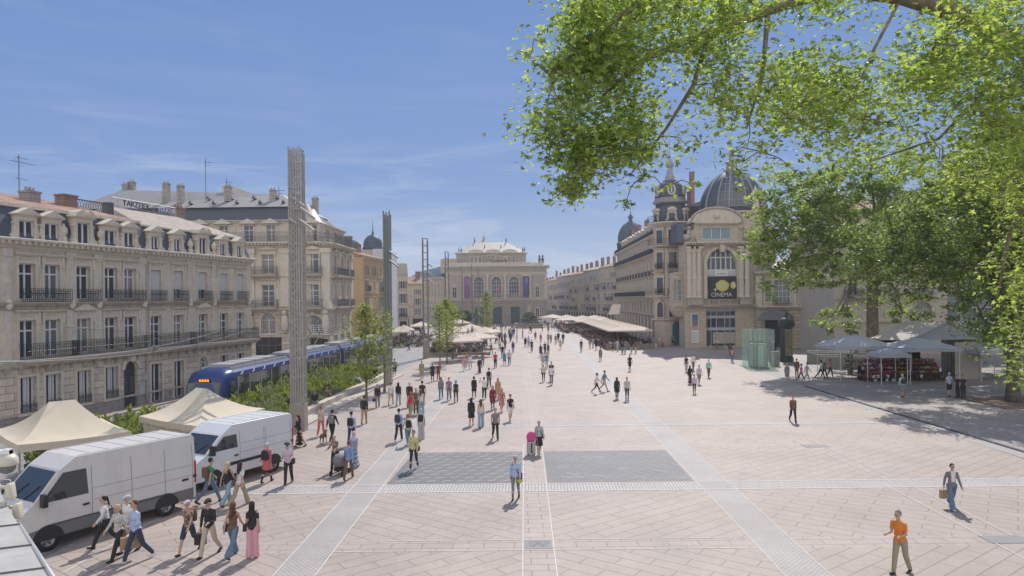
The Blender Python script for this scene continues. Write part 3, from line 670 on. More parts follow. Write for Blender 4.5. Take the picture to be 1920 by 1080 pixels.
# ================================================================ rounded corner building behind the mast
def cornerblock():
    root = thing('corner_building', 'large cream stone corner building with long slate roof, curved balconies and many chimneys', 'apartment building', (0, 0, 0))
    segs = [(-60, 84.8, -24.9, 84.0), (-24.9, 84.0, -23.4, 84.7), (-23.4, 84.7, -22.7, 86.4), (-22.7, 86.4, -22.6, 97.5)]
    dark = mat('dark_shopfront', (.02,.022,.03), .15)
    for si, (x0, y0, x1, y1) in enumerate(segs):
        L = math.hypot(x1-x0, y1-y0); f = Fac(root, x0, y0, math.atan2(y1-y0, x1-x0))
        if si == 0: k = [ (p-960)/1300.0*84.1 - x0 for p in (415, 503, 587)]; hw = .75
        elif si == 3: k = [2.6, 6.0, 9.2]; hw = .55
        else: k = [L/2] if si == 1 else []; hw = .3; k = []
        holes = []
        for c in k:
            holes += [(c-hw, c+hw, 10.95, 13.3), (c-hw, c+hw, 6.95, 9.6)]
        if si == 0: holes += [(k[1]-.9, k[1]+.9, 3.6, 6.2, True), (k[2]-1.3, k[2]+1.3, 3.6, 5.9, True), (k[1]-1.6, k[1]+1.6, .1, 3.2), (k[2]-1.6, k[2]+1.8, .1, 3.0)]
        if si == 3: holes += [(c-.5, c+.5, 3.7, 5.9) for c in k] + [(c-.9, c+.9, .1, 3.2) for c in k]
        mb = MB(); mb.mi = 0; wall(mb, 0, L, 6.6, 14.6, [h for h in holes if h[2] > 6.5]); mb.mi = 1; wall(mb, 0, L, 0, 6.6, [h for h in holes if h[2] < 6.5], .35)
        f.build('wall', mb, [STONE_L, STONE_R])
        for c in k:
            put_window(f, c, 10.95, hw*2, 2.35, 'tran', 'hoodped'); put_window(f, c, 6.95, hw*2, 2.65, 'tranbars', 'hoodseg', glass=GLASSL if c == k[-1] else None)
        if si == 0:
            put_window(f, k[1], 3.6, 1.8, 2.6, 'arch', 'plain'); put_window(f, k[2], 3.6, 2.6, 2.3, 'archgrid', 'plain', glass=GLASSL)
            for a, b, h_ in ((k[1]-1.6, k[1]+1.6, 3.2), (k[2]-1.6, k[2]+1.8, 3.0)):
                m_ = MB(); m_.box(a, b, .2, .34, .1, h_-.02); o = f.build('shopfront', m_, dark)
                m_ = MB()
                for i in range(5): x = a+(b-a)*i/4; m_.box(x-.04, x+.04, .14, .199, .1, h_)
                m_.box(a, b, .13, .198, 2.2, 2.3); inst('shopfront_frame', m_.mesh('shopfront_frame', IRONG), root, f.M @ Vector((0,0,0)), f.a)
        if si == 3:
            for c in k: put_window(f, c, 3.7, 1.0, 2.2, 'tran', 'plain'); put_window(f, c, .1, 1.8, 3.1, 'grid', 'plain')
        # pilasters
        px = [((p-960)/1300.0*84.1 - x0) for p in (470, 535, 612)] if si == 0 else ([4.3, 7.7, 10.9] if si == 3 else [])
        for c in px:
            mb = MB(); mb.box(c-.5, c+.5, -.2, .03, 6.95, 13.6); mb.box(c-.62, c+.62, -.32, .03, 13.4, 13.95); mb.box(c-.62, c+.62, -.3, .03, 6.9, 7.5)
            if si == 0: mb.ell((c, -.3, 4.9), (.45,.35,1.2), 8, 7); mb.ell((c, -.4, 6.2), (.3,.3,.3), 7, 5)
            f.build('pilaster', mb, TRIM)
        for z, pr, ht in ((6.3, .5, .4), (10.35, .35, .3), (14.15, .9, .6)): cornice(f, 0, L, z, pr, ht, dent=(ht > .5))
        if si == 0:
            for p0, p1 in ((380,450), (470, 522), (568, 606)): 
                a, b = [(p-960)/1300.0*84.1 - x0 for p in (p0, p1)]; put_balcony(f, a, b, 10.85, .8, m=IRONG); put_balcony(f, a, b, 6.85, .8, m=IRONG)
            put_balcony(f, 17, L, 14.78, .95, m=IRONG, hh=1.15, slab=False)
            m_ = MB(); a, b = k[2]-2.0, k[2]+2.0; m_.frus([(a+.4,-.7,3.2),(b-.4,-.7,3.2),(b-.4,0,3.2),(a+.4,0,3.2)], [(a,-1.0,3.55),(b,-1.0,3.55),(b,0,3.55),(a,0,3.55)]); f.build('canopy', m_, TRIM)
        elif si == 3:
            for a, b in ((1.2, 7.2), (8.2, 10.4)): put_balcony(f, a, b, 10.85, .7, m=IRONG); put_balcony(f, a, b, 6.85, .7, m=IRONG)
            put_balcony(f, 0, L, 14.78, .9, m=IRONG, hh=1.1, slab=False)
        else: put_balcony(f, -.35, L+.35, 14.78, .95, m=IRONG, hh=1.12, slab=False)
        # attic storey set back
        mb = MB(); dz = 17.6 if si == 0 else 17.2
        if si == 0:
            ak = [(p-960)/1300.0*84.1 - x0 for p in (370, 414, 462, 505, 584)]
            f2 = Fac(root, x0, y0+.9, f.a)
            wall(mb, 0, L-.6, 14.6, dz, [(c-.55, c+.55, 14.9, 16.9) for c in ak]); f2.build('attic_wall', mb, [STONE_L])
            for c in ak: put_window(f2, c, 14.9, 1.1, 2.0, 'tranbars', 'plain'); m_ = MB(); m_.prism([(c-1.2,17.1),(c+1.2,17.1),(c,17.75)], -.45, .05); f2.build('pediment', m_, TRIM)
            cornice(f2, 0, L-.6, 17.2, .4, .35, dent=False)
        elif si == 3:
            f2 = Fac(root, x0-.9, y0, f.a); wall(mb, 0, L, 14.6, dz, [(c-.45, c+.45, 15, 16.7) for c in k]); f2.build('attic_wall', mb, [STONE_L])
            for c in k: put_window(f2, c, 15, .9, 1.7, 'tran', 'plain')
            cornice(f2, 0, L, 16.95, .35, .3, dent=False)
        else:
            q = MB(); q.box(-.3, L+.2, .9, 2.5, 14.6, dz); f.build('attic_wall', q, [STONE_L])
    root_f = Fac(root)
    mb = MB(); mb.prism([(-60,85.1), (-25,84.3), (-23.2,86), (-23.0,97.2), (-27,101), (-60,101)], 0.1, 14.7, 'z'); root_f.build('back_wall', mb, [STONE_L])
    # roofs
    mb = MB(); mb.frus([(-55,85.8,17.55),(-26.5,85.2,17.55),(-26.5,100,17.55),(-55,100,17.55)], [(-55,86.1,19.2),(-26.5,85.5,19.2),(-26.5,100,19.2),(-55,100,19.2)]); root_f.build('slate_band', mb, SLATE)
    mb = MB(); mb.frus([(-54.5,85.6,19.21),(-26.3,85.1,19.21),(-26.3,100,19.21),(-54.5,100,19.21)], [(-51,91,22.4),(-30,91,21.6),(-30,92,21.6),(-51,92,22.4)]); root_f.build('roof', mb, ZINC)
    mb = MB(); mb.mi = 0; mb.frus([(-26.5,84.9,17.55),(-24.4,84.9,17.55),(-23.5,86.4,17.3),(-23.4,98,17.0)] , [(-27,88,20.2),(-26,88,20.0),(-25.6,89.5,19.8),(-26.5,97,18.8)]); 
    mb.poly([(-26.5,84.9,17.55), (-27,88,20.2), (-26.5,97,18.8), (-26.5,99,17)]); root_f.build('corner_roof', mb, [ZINC])
    for px, y, z1, z0 in ((238, 92, 23.2, 20), (250, 92.5, 23.6, 21), (314, 88, 22.6, 20.2), (341, 87.5, 22.2, 20), (430, 88, 22.1, 20.3), (514, 88, 21.6, 20), (593, 90, 20.8, 18.6)):
        x = (px-960)/1300.0*y; chimney(root_f, x, y, z0, z1, .75, .6, gs, 2)
    mb = MB(); x = (435-960)/1300.0*92; mb.prism([(x-1, 20.5), (x+6.5, 20.5), (x+.2, 22.9), (x-1, 23.0)], 91.6, 93); root_f.build('stair_housing', mb, STONE_L)
    mb = MB()
    for px, y, z1 in ((388, 89, 26), (427, 90, 23.6), (525, 89, 22.3)):
        x = (px-960)/1300.0*y; mb.tube((x,y,20),(x,y,z1),.04,n=4); mb.tube((x-.2,y,z1-.5),(x+.8,y,z1-.5),.03,n=4); mb.tube((x-.2,y,z1-.9),(x+.6,y,z1-.9),.02,n=4)
    root_f.build('antenna', mb, IRONG)
    # small dark roof vents
    for i in range(10):
        mb = MB(); x = -40+1.45*i; yy = 86.6+(i % 2)*1.8; z = 19.25+(yy-85.3)*.47; mb.prism([(x-.22,z), (x+.22,z), (x,z+.4)], yy-.3, yy+.5); root_f.build('roof_vent', mb, SLATE)
    return root
cornerblock()
# ================================================================ middle left houses
OCHRE = mat('ochre_render', (0.52, 0.38, 0.22), .9, nz=.08, stain=.4)
CREAM = mat('cream_render', (0.55, 0.48, 0.38), .9, nz=.08, stain=.4)
BEIGE = mat('beige_render', (0.52, 0.44, 0.34), .9, nz=.08, stain=.4)
GREYR = mat('grey_render', (0.44, 0.41, 0.37), .9, nz=.08, stain=.4)
SHC = mat('grey_blue_shutter', (.20,.22,.25), .6)
_sm = {}
def shutters(wd, ht, m):
    k = (round(wd,2), round(ht,2), m.name)
    if k not in _sm:
        mb = MB()
        mb.box(0, wd*.48, -.07, -.02, 0, ht)
        _sm[k] = mb.mesh('shutter', m)
    return _sm[k]
def row_house(label, x0, y0, x1, y1, depth, floors, ztop, wallm, roofm, nb, wd=1.0, seed=0, roof='gable', chim=2, sh=True, base=3.6, name='row_house'):
    L = math.hypot(x1-x0, y1-y0); rnd = random.Random(seed)
    root = thing(name, label, 'house', (x0, y0, 0), math.atan2(y1-y0, x1-x0)); f = Fac(root)
    fh = (ztop-base-.4)/floors; holes = []; ws = []
    for i in range(nb):
        c = L*(i+.5)/nb
        for k in range(floors):
            h = min(fh*.66, 2.3) * (1 if k < floors-1 else .8); z = base + fh*k + .15; holes.append((c-wd/2, c+wd/2, z, z+h)); ws.append((c, z, h, k))
        holes.append((c-L/nb*.36, c+L/nb*.36, .1, base-.7))
    mb = MB(); wall(mb, 0, L, 0, ztop, holes, .25); f.build('wall', mb, wallm); body(f, .01, L-.01, depth, 0, ztop, wallm)
    for c, z, h, k in ws:
        o = put_window(f, c, z, wd, h, 'plain', 'plain' if k < floors-1 else '', .25)
        if sh and rnd.random() < .75: inst('shutter', shutters(wd, h, SHC), o, (wd/2,0,0)); inst('shutter', shutters(wd, h, SHC), o, (-wd*.98,0,0))
        if rnd.random() < .45 and k < floors-1: put_balcony(f, c-wd*.9, c+wd*.9, z-.02, .5)
    mb = MB()
    for k in range(floors): mb.box(0, L, -.1, .03, base+fh*k-.28, base+fh*k-.1)
    f.build('string_course', mb, TRIM_D)
    cornice(f, 0, L, ztop-.4, .5, .4, dent=False)
    m_ = MB()
    for i in range(nb):
        c = L*(i+.5)/nb; w_ = L/nb*.36; m_.box(c-w_, c+w_, .18, .24, .1, base-.7)
    f.build('shopfront', m_, DARK)
    mb = MB()
    if roof == 'gable': mb.frus([(-.2,-.55,ztop+.02),(L+.2,-.55,ztop+.02),(L+.2,depth,ztop+.02),(-.2,depth,ztop+.02)], [(.2,depth*.45,ztop+depth*.16),(L-.2,depth*.45,ztop+depth*.16),(L-.2,depth*.5,ztop+depth*.16),(.2,depth*.5,ztop+depth*.16)])
    else: mb.frus([(0,.1,ztop+.02),(L,.1,ztop+.02),(L,depth,ztop+.02),(0,depth,ztop+.02)], [(0,.8,ztop+2.2),(L,.8,ztop+2.2),(L,depth-.5,ztop+2.2),(0,depth-.5,ztop+2.2)])
    f.build('roof', mb, roofm)
    for i in range(chim): chimney(f, L*(i+.5)/max(1, chim)+rnd.uniform(-.5, .5), depth*.3, ztop+.5, ztop+depth*.16+rnd.uniform(.8, 2.0), rnd.uniform(.8, 1.6), .7)
    return root
# ochre house: blank ochre flank towards us, windows on the street side
r = row_house('ochre rendered house with pantiled roof and blank flank behind the corner block', -23.6, 110, -22.4, 122, 9, 4, 14.6, OCHRE, TILE, 3, 1.0, 3, chim=1)
f = Fac(r); mb = MB(); mb.box(-.03, -.005, -.1, 8.9, 3.9, 4.05); mb.box(-.04, -.005, -.1, 8.9, 11.0, 11.25); mb.box(-.04, -.005, -.1, 8.9, 7.4, 7.6); mb.tube((-.06,4,0),(-.06,4,14.4),.06,n=6); f.build('flank_bands', mb, TRIM_D)
# tall party wall under pale sheeting, with domed house behind
r = thing('domed_house', 'pale house with small slate dome and white sheeted flank behind the second mast', 'house', (-23.2, 126, 0)); f = Fac(r)
mb = MB(); mb.box(-9.5, 0, 0, 14, 0, 16.8); f.build('wall', mb, GREYR)
mb = MB(); mb.box(-2.0, .12, -.14, 13.5, 2, 16.9); f.build('scaffold_sheet', mb, mat('pale_scaffold_sheet', (.55,.56,.60), .8, nz=.06))
mb = MB(); mb.lathe((-2.5, 2.6, 16.8), [(1.9,0),(1.95,.5),(1.75,.7),(1.8,1.1),(1.6,1.9),(1.05,2.6),(.3,2.95),(.2,3.3),(.08,3.8),(.03,5.6)], 16); f.build('dome', mb, SLATE, True)
mb = MB(); mb.box(-7.6, -6.2, 1, 2.2, 16.81, 19.2); mb.box(-7.7, -6.1, .9, 2.3, 19.21, 19.4); f.build('chimney', mb, BRICKC)
for i, z in enumerate((4.5, 8.2, 12.0)):
    put_window(f, -6.6, z, .9, 1.9, 'plain', 'plain')
row_house('small cream house with stone balcony left of the third mast', -29.0, 150, -22.8, 152, 12, 3, 13.4, CREAM, TRIM_D, 3, .95, 5, 'mansard', 1)
row_house('yellowish house with curved corner between two masts', -28.5, 172, -21.9, 173, 12, 3, 11.6, BEIGE, TILE, 2, .9, 6, chim=2)
row_house('narrow grey house at the far end of the left row', -34, 190, -29.4, 190, 12, 3, 11.0, GREYR, TILE, 2, .9, 8, chim=1, sh=False)

# ================================================================ opera house
def opera():
    WHO = mat('bright_white_frame', (.75,.75,.76), .5)
    root = thing('opera_house', 'symmetrical stone opera house with three tall arched windows closing the square', 'opera house', (-19.6, 206, 0), R(.3)); f = Fac(root); W = 30.0
    OP = stone('opera_stone', (0.40, 0.355, 0.32), 1.2, .5, .03, .75, .06, .5, .3); OPR = stone('opera_rusticated', (0.35, 0.315, 0.285), 1.6, .62, .07, .5, .08, .5, 1)
    X = lambda px: (px-838.0)/190.0*W
    arcs = [X(899.8), X(933), X(966)]; doors = [X(900), X(934), X(968)]
    h2 = [(c-1.5, c+1.5, 7.95, 14.3, True) for c in arcs] + [(X(854)-.6, X(854)+.6, 8.0, 11.0), (X(1010)-.6, X(1010)+.6, 8.0, 11.0)]
    h1 = [(c-1.35, c+1.35, .1, 5.2) for c in doors] + [(X(p)-.5, X(p)+.5, 2.2, 4.8) for p in (854, 1010)]
    mb = MB(); mb.mi = 0; wall(mb, 0, W, 7.2, 17.2, h2, .6); mb.mi = 1; wall(mb, 0, W, 0, 7.2, h1, .5); f.build('wall', mb, [OP, OPR]); body(f, .01, W-.01, 42, 0, 17.2, OP)
    for c in arcs:
        o = put_window(f, c, 7.95, 3.0, 6.35, 'archgrid', 'plain', .6, glass=GLASS); o.material_slots[1].link = 'OBJECT'; o.material_slots[1].material = WHO
    for p in (854, 1010): put_window(f, X(p), 8.0, 1.2, 3.0, 'tran', 'hoodped', .6); put_window(f, X(p), 2.2, 1.0, 2.6, 'plain', 'plain', .5)
    GD = mat('green_blue_doors', (.055,.10,.115), .45)
    for c in doors:
        m_ = MB(); m_.box(c-1.35, c+1.35, .4, .48, .1, 5.2); d = f.build('door', m_, GD)
        m_ = MB(); [m_.box(c-.03+k, c+.03+k, .35, .399, .1, 5.2) for k in (-.7, 0, .7)]; m_.box(c-1.3, c+1.3, .34, .398, 3.2, 3.3); f.build('door_frame', m_, IRONG)
    # columns flanking the arches
    for p in (872.5, 882.0, 916.5, 949.5, 983.5, 990, 996.5):
        c = X(p); mb = MB(); mb.mi = 0; mb.box(c-.42, c+.42, -.5, .03, 7.7, 8.6); mb.lathe((c, -.3, 8.6), [(.40,0),(.34,.15),(.32,5.2),(.42,5.35),(.5,5.8)], 10); mb.box(c-.5, c+.5, -.75, .03, 14.4, 14.75)
        f.build('column', mb, TRIM)
    for p, col, nm in ((878, (.20,.10,.25), 'purple_banner'), (988, (.10,.09,.22), 'indigo_banner')):
        c = X(p); w_ = .9; mb = MB(); mb.box(c-w_, c+w_, -.95, -.92, 8.0, 14.2); b = f.build('banner', mb, mat(nm, col, .8)); b['label'] = nm.replace('_', ' ')
        m_ = MB()
        if p == 878:
            for k in range(4): m_.path([(c-.7+.2*k*0, -.97, 13.8-k*.5), (c-.1, -.97, 13.2-k*.5), (c+.5, -.97, 13.6-k*.5), (c+.7, -.97, 12.8-k*.55)], .07, 4)
        else:
            for zz in (13.5, 12.9, 12.3): m_.lathe((c-.3, -.96, zz), [(.2,-.02),(.2,.02)], 8); m_.box(c+.05, c+.5, -.97, -.951, zz-.2, zz+.2)
        inst('emblem', m_.mesh('emblem', mat(nm+'_mark', (.5,.35,.6) if p == 878 else (.3,.33,.6), .8)), b)
    for a, z0, z1, pr in ((0, 7.0, 7.7, .45), (0, 14.8, 15.4, .3), (0, 16.5, 17.5, 1.0)): cornice(f, 0, W, z0, pr, z1-z0, dent=(pr > .9), ends=pr*.8)
    for c in arcs: put_balcony(f, c-1.9, c+1.9, 7.75, .55, 'stone', 1.0, False)
    # balustrade and terrace
    mb = MB(); mb.box(X(845), X(1000), .8, 1.1, 17.5, 18.5); mb.box(X(1001), X(1022), .8, 2.0, 17.5, 18.3); mb.box(X(842), X(858), .8, 2.0, 17.5, 18.3); f.build('parapet', mb, TRIM)
    # quoins
    mb = MB()
    for k in range(12): 
        z = 7.8+.55*k*1.1
        if z > 14.5: break
        wq = .9 if k % 2 else .6; mb.box(-.06, wq, -.12, .04, z, z+.45); mb.box(W-wq, W+.06, -.12, .04, z, z+.45)
    f.build('quoins', mb, TRIM)
    # attic
    a, b = X(856), X(990); f2 = Fac(root, 0, 4)
    wins = [X(p) for p in (885.5, 893.5, 901.5, 951, 958, 966)]
    mb = MB(); wall(mb, a, b, 17.0, 21.4, [(c-.36, c+.36, 18.6, 20.4) for c in wins]); f2.build('attic_wall', mb, OP); body(f2, a+.01, b-.01, 25, 17, 21.4, OP)
    for c in wins: put_window(f2, c, 18.6, .72, 1.8, 'plain', 'plain')
    cornice(f2, a, b, 21.1, .6, .5, dent=False, ends=.4)
    for p in (894, 927, 959):
        m_ = MB(); c = X(p); m_.prism([(c-2.4, 21.62)] + [(c+2.4*math.cos(PI*(1-i/8)), 21.62+1.0*math.sin(PI*i/8)) for i in range(1, 8)] + [(c+2.4, 21.62)], -.5, .6); f2.build('pediment', m_, TRIM)
    # sculpted clock group
    mb = MB(); c = X(933.5)
    mb.tube((c,-.6,19.6),(c,.3,19.6),1.15,n=16); mb.tube((c,-.75,19.6),(c,-.6,19.6),.8,n=16)
    rnd = random.Random(4)
    for k in range(34):
        a_ = rnd.uniform(0, PI*2); q = rnd.uniform(1.0, 3.1); x = c+q*math.cos(a_)*1.15; z = 19.2+abs(q*math.sin(a_))*.62-(.6 if math.sin(a_) < 0 else 0)
        mb.ell((x, -.5, z), (rnd.uniform(.2,.5), .35, rnd.uniform(.2,.55)), 6, 5)
    Fac(root, 0, 1.6).build('sculpture_group', mb, TRIM_D, True)
    # roofs
    mb = MB(); mb.frus([(a-.2,3.7,21.62),(b+.2,3.7,21.62),(b+.2,28,21.62),(a-.2,28,21.62)], [(X(889),10,25.2),(X(953),10,25.2),(X(953),22,25.2),(X(889),22,25.2)]); f.build('roof', mb, ZINC)
    mb = MB(); mb.frus([(X(895),12,25.2),(X(920),12,25.2),(X(920),16,25.2),(X(895),16,25.2)], [(X(907.4),14,26.6),(X(907.6),14,26.6),(X(907.6),14.2,26.6),(X(907.4),14.2,26.6)]); mb.lathe((X(907.5),14,26.4), [(.5,0),(.15,.4),(.3,.7),(.05,1.2),(.03,3.2)], 8); f.build('roof_lantern', mb, ZINC)
    mb = MB()
    for p, y, z0 in ((861, 5, 21.6), (866, 4.5, 21.6), (878, 7, 22), (910, 7, 22.6), (942, 7, 22.6), (973, 7, 22), (984, 4.5, 21.6), (987.5, 5, 21.6), (889.5, 10, 25), (952, 10, 25)):
        mb.lathe((X(p), y, z0), [(.3,0),(.12,.4),(.25,.8),(.1,1.3),(.03,1.9)], 7)
    for p in (1015, 1021): mb.lathe((X(p), 1.5, 18.3), [(.4,0),(.3,.5),(.5,1.0),(.2,1.5),(.35,1.9),(.03,2.4)], 7)
    f.build('roof_finials', mb, IRONG)
    mb = MB(); mb.lathe((c, -1.4, 8.4), [(.03,0),(.03,2.6)], 5); mb.box(c+.02, c+.7, -1.41, -1.39, 10.2, 10.9); f.build('flag', mb, mat('pale_red_flag', (.5,.15,.15), .7))
    return root
opera()
# side wing of the opera, its long flank angled towards us
r = thing('opera_wing', 'lower warm stone wing with tall pilasters left of the opera house', 'building', (-38.5, 249, 0), math.atan2(206-249, -20.3+38.5)); f = Fac(r); L = math.hypot(18.2, 43)
OP2 = stone('wing_stone', (0.54, 0.45, 0.34), 1.2, .5, .03, .75, .06, .4, .3); wl_ = [2.2+3.35*i for i in range(13)]
mb = MB(); wall(mb, 0, L, 0, 14.2, [(c-.6, c+.6, 8.6, 12.4) for c in wl_] + [(c-.6, c+.6, 2.2, 5.4) for c in wl_], .4); f.build('wall', mb, OP2); body(f, .01, L-.3, 12, 0, 14.2, OP2)
for c in wl_:
    put_window(f, c, 8.6, 1.2, 3.8, 'tran', 'plain', .4); put_window(f, c, 2.2, 1.2, 3.2, 'plain', 'plain', .4)
    q = MB(); q.box(c+1.3, c+2.05, -.35, .03, 7.2, 13.2); f.build('pilaster', q, TRIM)
cornice(f, 0, L, 6.7, .4, .5, dent=False); cornice(f, 0, L, 13.5, .8, .8)
mb = MB(); mb.frus([(0,-.4,14.32),(L-1,-.4,14.32),(L-1,12,14.32),(0,12,14.32)], [(1,5,17.6),(L-2,5,18.8),(L-2,7,18.8),(1,7,17.6)]); f.build('roof', mb, SLATE)
mb = MB(); mb.box(L-6, L-1.5, 1, 5, 15, 19.8); f.build('roof_turret', mb, OP2)
# far right row: six houses stepping towards the opera
pts = [(29.4, 193), (26.6, 209), (23.4, 226), (20.4, 243), (17.2, 262), (14.0, 284), (11.6, 305)]
hs = [(16.6, BEIGE, 4), (16.3, GREYR, 4), (15.6, CREAM, 4), (15.6, GREYR, 3), (14.6, BEIGE, 3), (13.4, BEIGE, 3)]
lb = ['beige row house directly beside the long domed block', 'grey row house second from the long domed block', 'cream row house with brick chimneys in the middle of the far right row',
      'grey shuttered row house left of the cream one in the far right row', 'beige row house next to last before the opera', 'lowest beige row house partly hidden by the opera']
for i in range(6):
    (x1, y1), (x0, y0) = pts[i], pts[i+1]; z, m_, fl = hs[i]
    row_house(lb[i], x0, y0, x1, y1, 12, fl, z, m_, PTILE if i % 2 else TILE, 5, 1.1, 20+i, 'gable', 3)
# ================================================================ long block with corner tower
def longblock():
    A = Vector((28.9, 190)); B = Vector((27.0, 113.6)); d = B-A; L = d.length
    root = thing('domed_apartment_block', 'long ornate stone apartment block with slate corner tower and tiers of balconies', 'apartment building', (A.x, A.y, 0), math.atan2(d.y, d.x)); f = Fac(root)
    ST = stone('block_stone', (0.53, 0.455, 0.36), 1.2, .5, .02, .75, .06, .5, .3)
    nb = 18; cs = [L*(i+.5)/nb for i in range(nb)]
    holes = [(c-.6, c+.6, z, z+h) for c in cs for z, h in ((7.9, 2.7), (11.9, 2.6), (15.9, 2.1))] + [(c-1.0, c+1.0, 4.3, 7.0, True) for c in cs] + [(c-1.35, c+1.35, .1, 3.9) for c in cs]
    mb = MB(); wall(mb, 0, L, 0, 19.2, holes, .4); f.build('wall', mb, ST); body(f, .01, L-.01, 16, 0, 19.2, ST)
    for i, c in enumerate(cs):
        put_window(f, c, 7.9, 1.2, 2.7, 'tran', 'hood', .4); put_window(f, c, 11.9, 1.2, 2.6, 'tran', 'hood', .4); put_window(f, c, 15.9, 1.2, 2.1, 'plain', 'plain', .4)
        put_window(f, c, 4.3, 2.0, 2.7, 'arch', 'plain', .4)
        put_balcony(f, c-.95, c+.95, 11.85, .5)
        put_dormer(f, c, .3, 19.65, 1.0, 1.9, 'seg' if i % 3 == 1 else 'tri')
    mb = MB(); mb.lathe((0, -.35, 0), [(.34,0),(.28,.2),(.26,3.4),(.4,3.8)], 10); cm_ = mb.mesh('column', TRIM)
    for i in range(nb+1): f.put('column', cm_, (L*i/nb, 0, 0))
    mb = MB(); x = 0; mb.box(x-.35, x+.35, -.22, .03, 7.9, 15.4); mb.prism([(.03,6.4), (-.2,6.5), (-.9,7.3), (-.9,7.5), (.03,7.5)], x-.2, x+.2, 'x'); mb.prism([(.03,14.6), (-.3,14.7), (-1.0,15.35), (-1.0,15.5), (.03,15.5)], x-.2, x+.2, 'x'); pm_ = mb.mesh('pilaster', TRIM)
    for i in range(nb+1): f.put('pilaster', pm_, (L*i/nb, 0, 0))
    mb = MB(); mb.box(-1.3, 1.3, .3, .36, .1, 3.9); sm_ = mb.mesh('shopfront', DARK)
    for c in cs: f.put('shopfront', sm_, (c, 0, 0))
    cornice(f, 0, L, 3.9, .4, .35, dent=False); cornice(f, 0, L, 7.4, 1.0, .4); cornice(f, 0, L, 11.4, .3, .3, dent=False); cornice(f, 0, L, 15.4, 1.1, .42); cornice(f, 0, L, 18.8, .9, .7)
    for k in range(3): put_balcony(f, L*k/3+.1, L*(k+1)/3-.1, 7.82, .95, 'stone' if k == 2 else 'iron', 1.0, False); put_balcony(f, L*k/3+.1, L*(k+1)/3-.1, 15.84, 1.05, 'iron', 1.0, False)
    put_balcony(f, .1, L-.1, 19.52, .8, 'iron', .7, False)
    mansard(f, 0, L, 19.5, 22.4, 1.0, 15, SLATE)
    mb = MB(); mb.frus([(0,1.0,22.41),(L,1.0,22.41),(L,15,22.41),(0,15,22.41)], [(0,7,24),(L,7,24),(L,8,24),(0,8,24)]); f.build('upper_roof', mb, ZINC)
    for i in range(7): chimney(f, L*(i+.7)/7, 3.2, 22.4, 25.2, 2.0, .8)
    # far small dome
    mb = MB(); mb.lathe((4.0, 3.2, 19), [(3.6,0),(3.7,2.8),(3.9,3.1),(3.4,3.4),(3.5,4.8),(3.1,6.4),(2.2,7.9),(1.0,8.8),(.5,9.1),(.5,9.8),(.8,10.1),(.2,10.8),(.06,11.6),(.04,14.2)], 14); f.build('small_dome', mb, SLATE, True)
    # corner tower
    ft = Fac(root); c0 = root.matrix_basis.inverted() if False else None
    M = Matrix.Translation((A.x, A.y, 0)) @ Matrix.Rotation(math.atan2(d.y, d.x), 4, 'Z'); loc = M.inverted() @ Vector((25.7, 112.0, 0))
    cx, cy = loc.x, loc.y
    mb = MB(); mb.mi = 0; r = 2.75
    mb.lathe((cx, cy, 0), [(r,0),(r,19.2)], 20); f.build('tower_wall', mb, ST)
    for z, rr, h in ((3.7,.35,.4), (7.4,.9,.42), (11.4,.3,.3), (15.4,.95,.42), (18.7,.9,.8)): mb = MB(); mb.lathe((cx, cy, z), [(r-.05,0),(r+rr*.5,h*.4),(r+rr,h*.75),(r+rr,h),(r-.05,h)], 24); f.build('tower_cornice', mb, TRIM)
    toCam = math.atan2(-112, -26) - math.atan2(d.y, d.x)
    for z, h, s in ((4.4, 2.4, 'arch'), (8.2, 2.5, 'tran'), (12.2, 2.5, 'tran'), (16.1, 2.1, 'plain')):
        for da in (-.62, .1, .82):
            a_ = toCam + da; fr, pm = window_mesh(1.2, h, s, 'hood' if 'arch' not in s else 'plain', .3)
            o = inst('window', fr, root, (cx+(r+.14)*math.cos(a_), cy+(r+.14)*math.sin(a_), z), a_+PI/2); inst('pane', pm, o, (0,-.2,0))
    for da in (-.62, .1, .82):
        for z in (8.0, 12.0):
            a_ = toCam+da; inst('balcony', balcony_mesh(1.7, .5, 'iron', .95, True, IRON), root, (cx+(r-.05)*math.cos(a_), cy+(r-.05)*math.sin(a_), z), a_+PI/2)
        a_ = toCam+da+.36; mb = MB(); mb.box(cx+(r+.05)*math.cos(a_)-.22, cx+(r+.05)*math.cos(a_)+.22, cy+(r+.05)*math.sin(a_)-.22, cy+(r+.05)*math.sin(a_)+.22, 7.9, 15.4); f.build('pilaster', mb, TRIM)
    # ring balconies
    for z in (15.85, 19.55):
        mb = MB(); rr = r+.85
        for i in range(72): a_ = 2*PI*i/72; x, y = cx+rr*math.cos(a_), cy+rr*math.sin(a_); mb.box(x-.012, x+.012, y-.012, y+.012, z, z+.95)
        for zz in (z+.05, z+.95): mb.path([(cx+rr*math.cos(2*PI*i/36), cy+rr*math.sin(2*PI*i/36), zz) for i in range(37)], .025, 4)
        f.build('tower_railing', mb, IRON)
    # teal arched door with surround
    a_ = toCam+.31; TEAL = mat('teal_door', (.03,.16,.20), .5); mb = MB(); w2 = .74
    mb.prism([(-w2,0), (w2,0)] + [(p[0], p[1]) for p in arc_pts(0, 2.9, w2, 10, 0, PI)], -.1, 0); mb.mi = 1; mb.box(-w2, w2, -.12, -.101, 2.82, 2.95); mb.box(-.03, .03, -.12, -.1011, 0, 2.82)
    inst('door', mb.mesh('door', [TEAL, IRONG]), root, (cx+(r+.05)*math.cos(a_), cy+(r+.05)*math.sin(a_), .1), a_+PI/2)
    mb = MB(); mb.lathe((cx, cy, 19.5), [(2.9,0),(2.75,.9),(2.35,2.3),(2.3,3.0)], 24); f.build('tower_mansard', mb, SLATE, True)
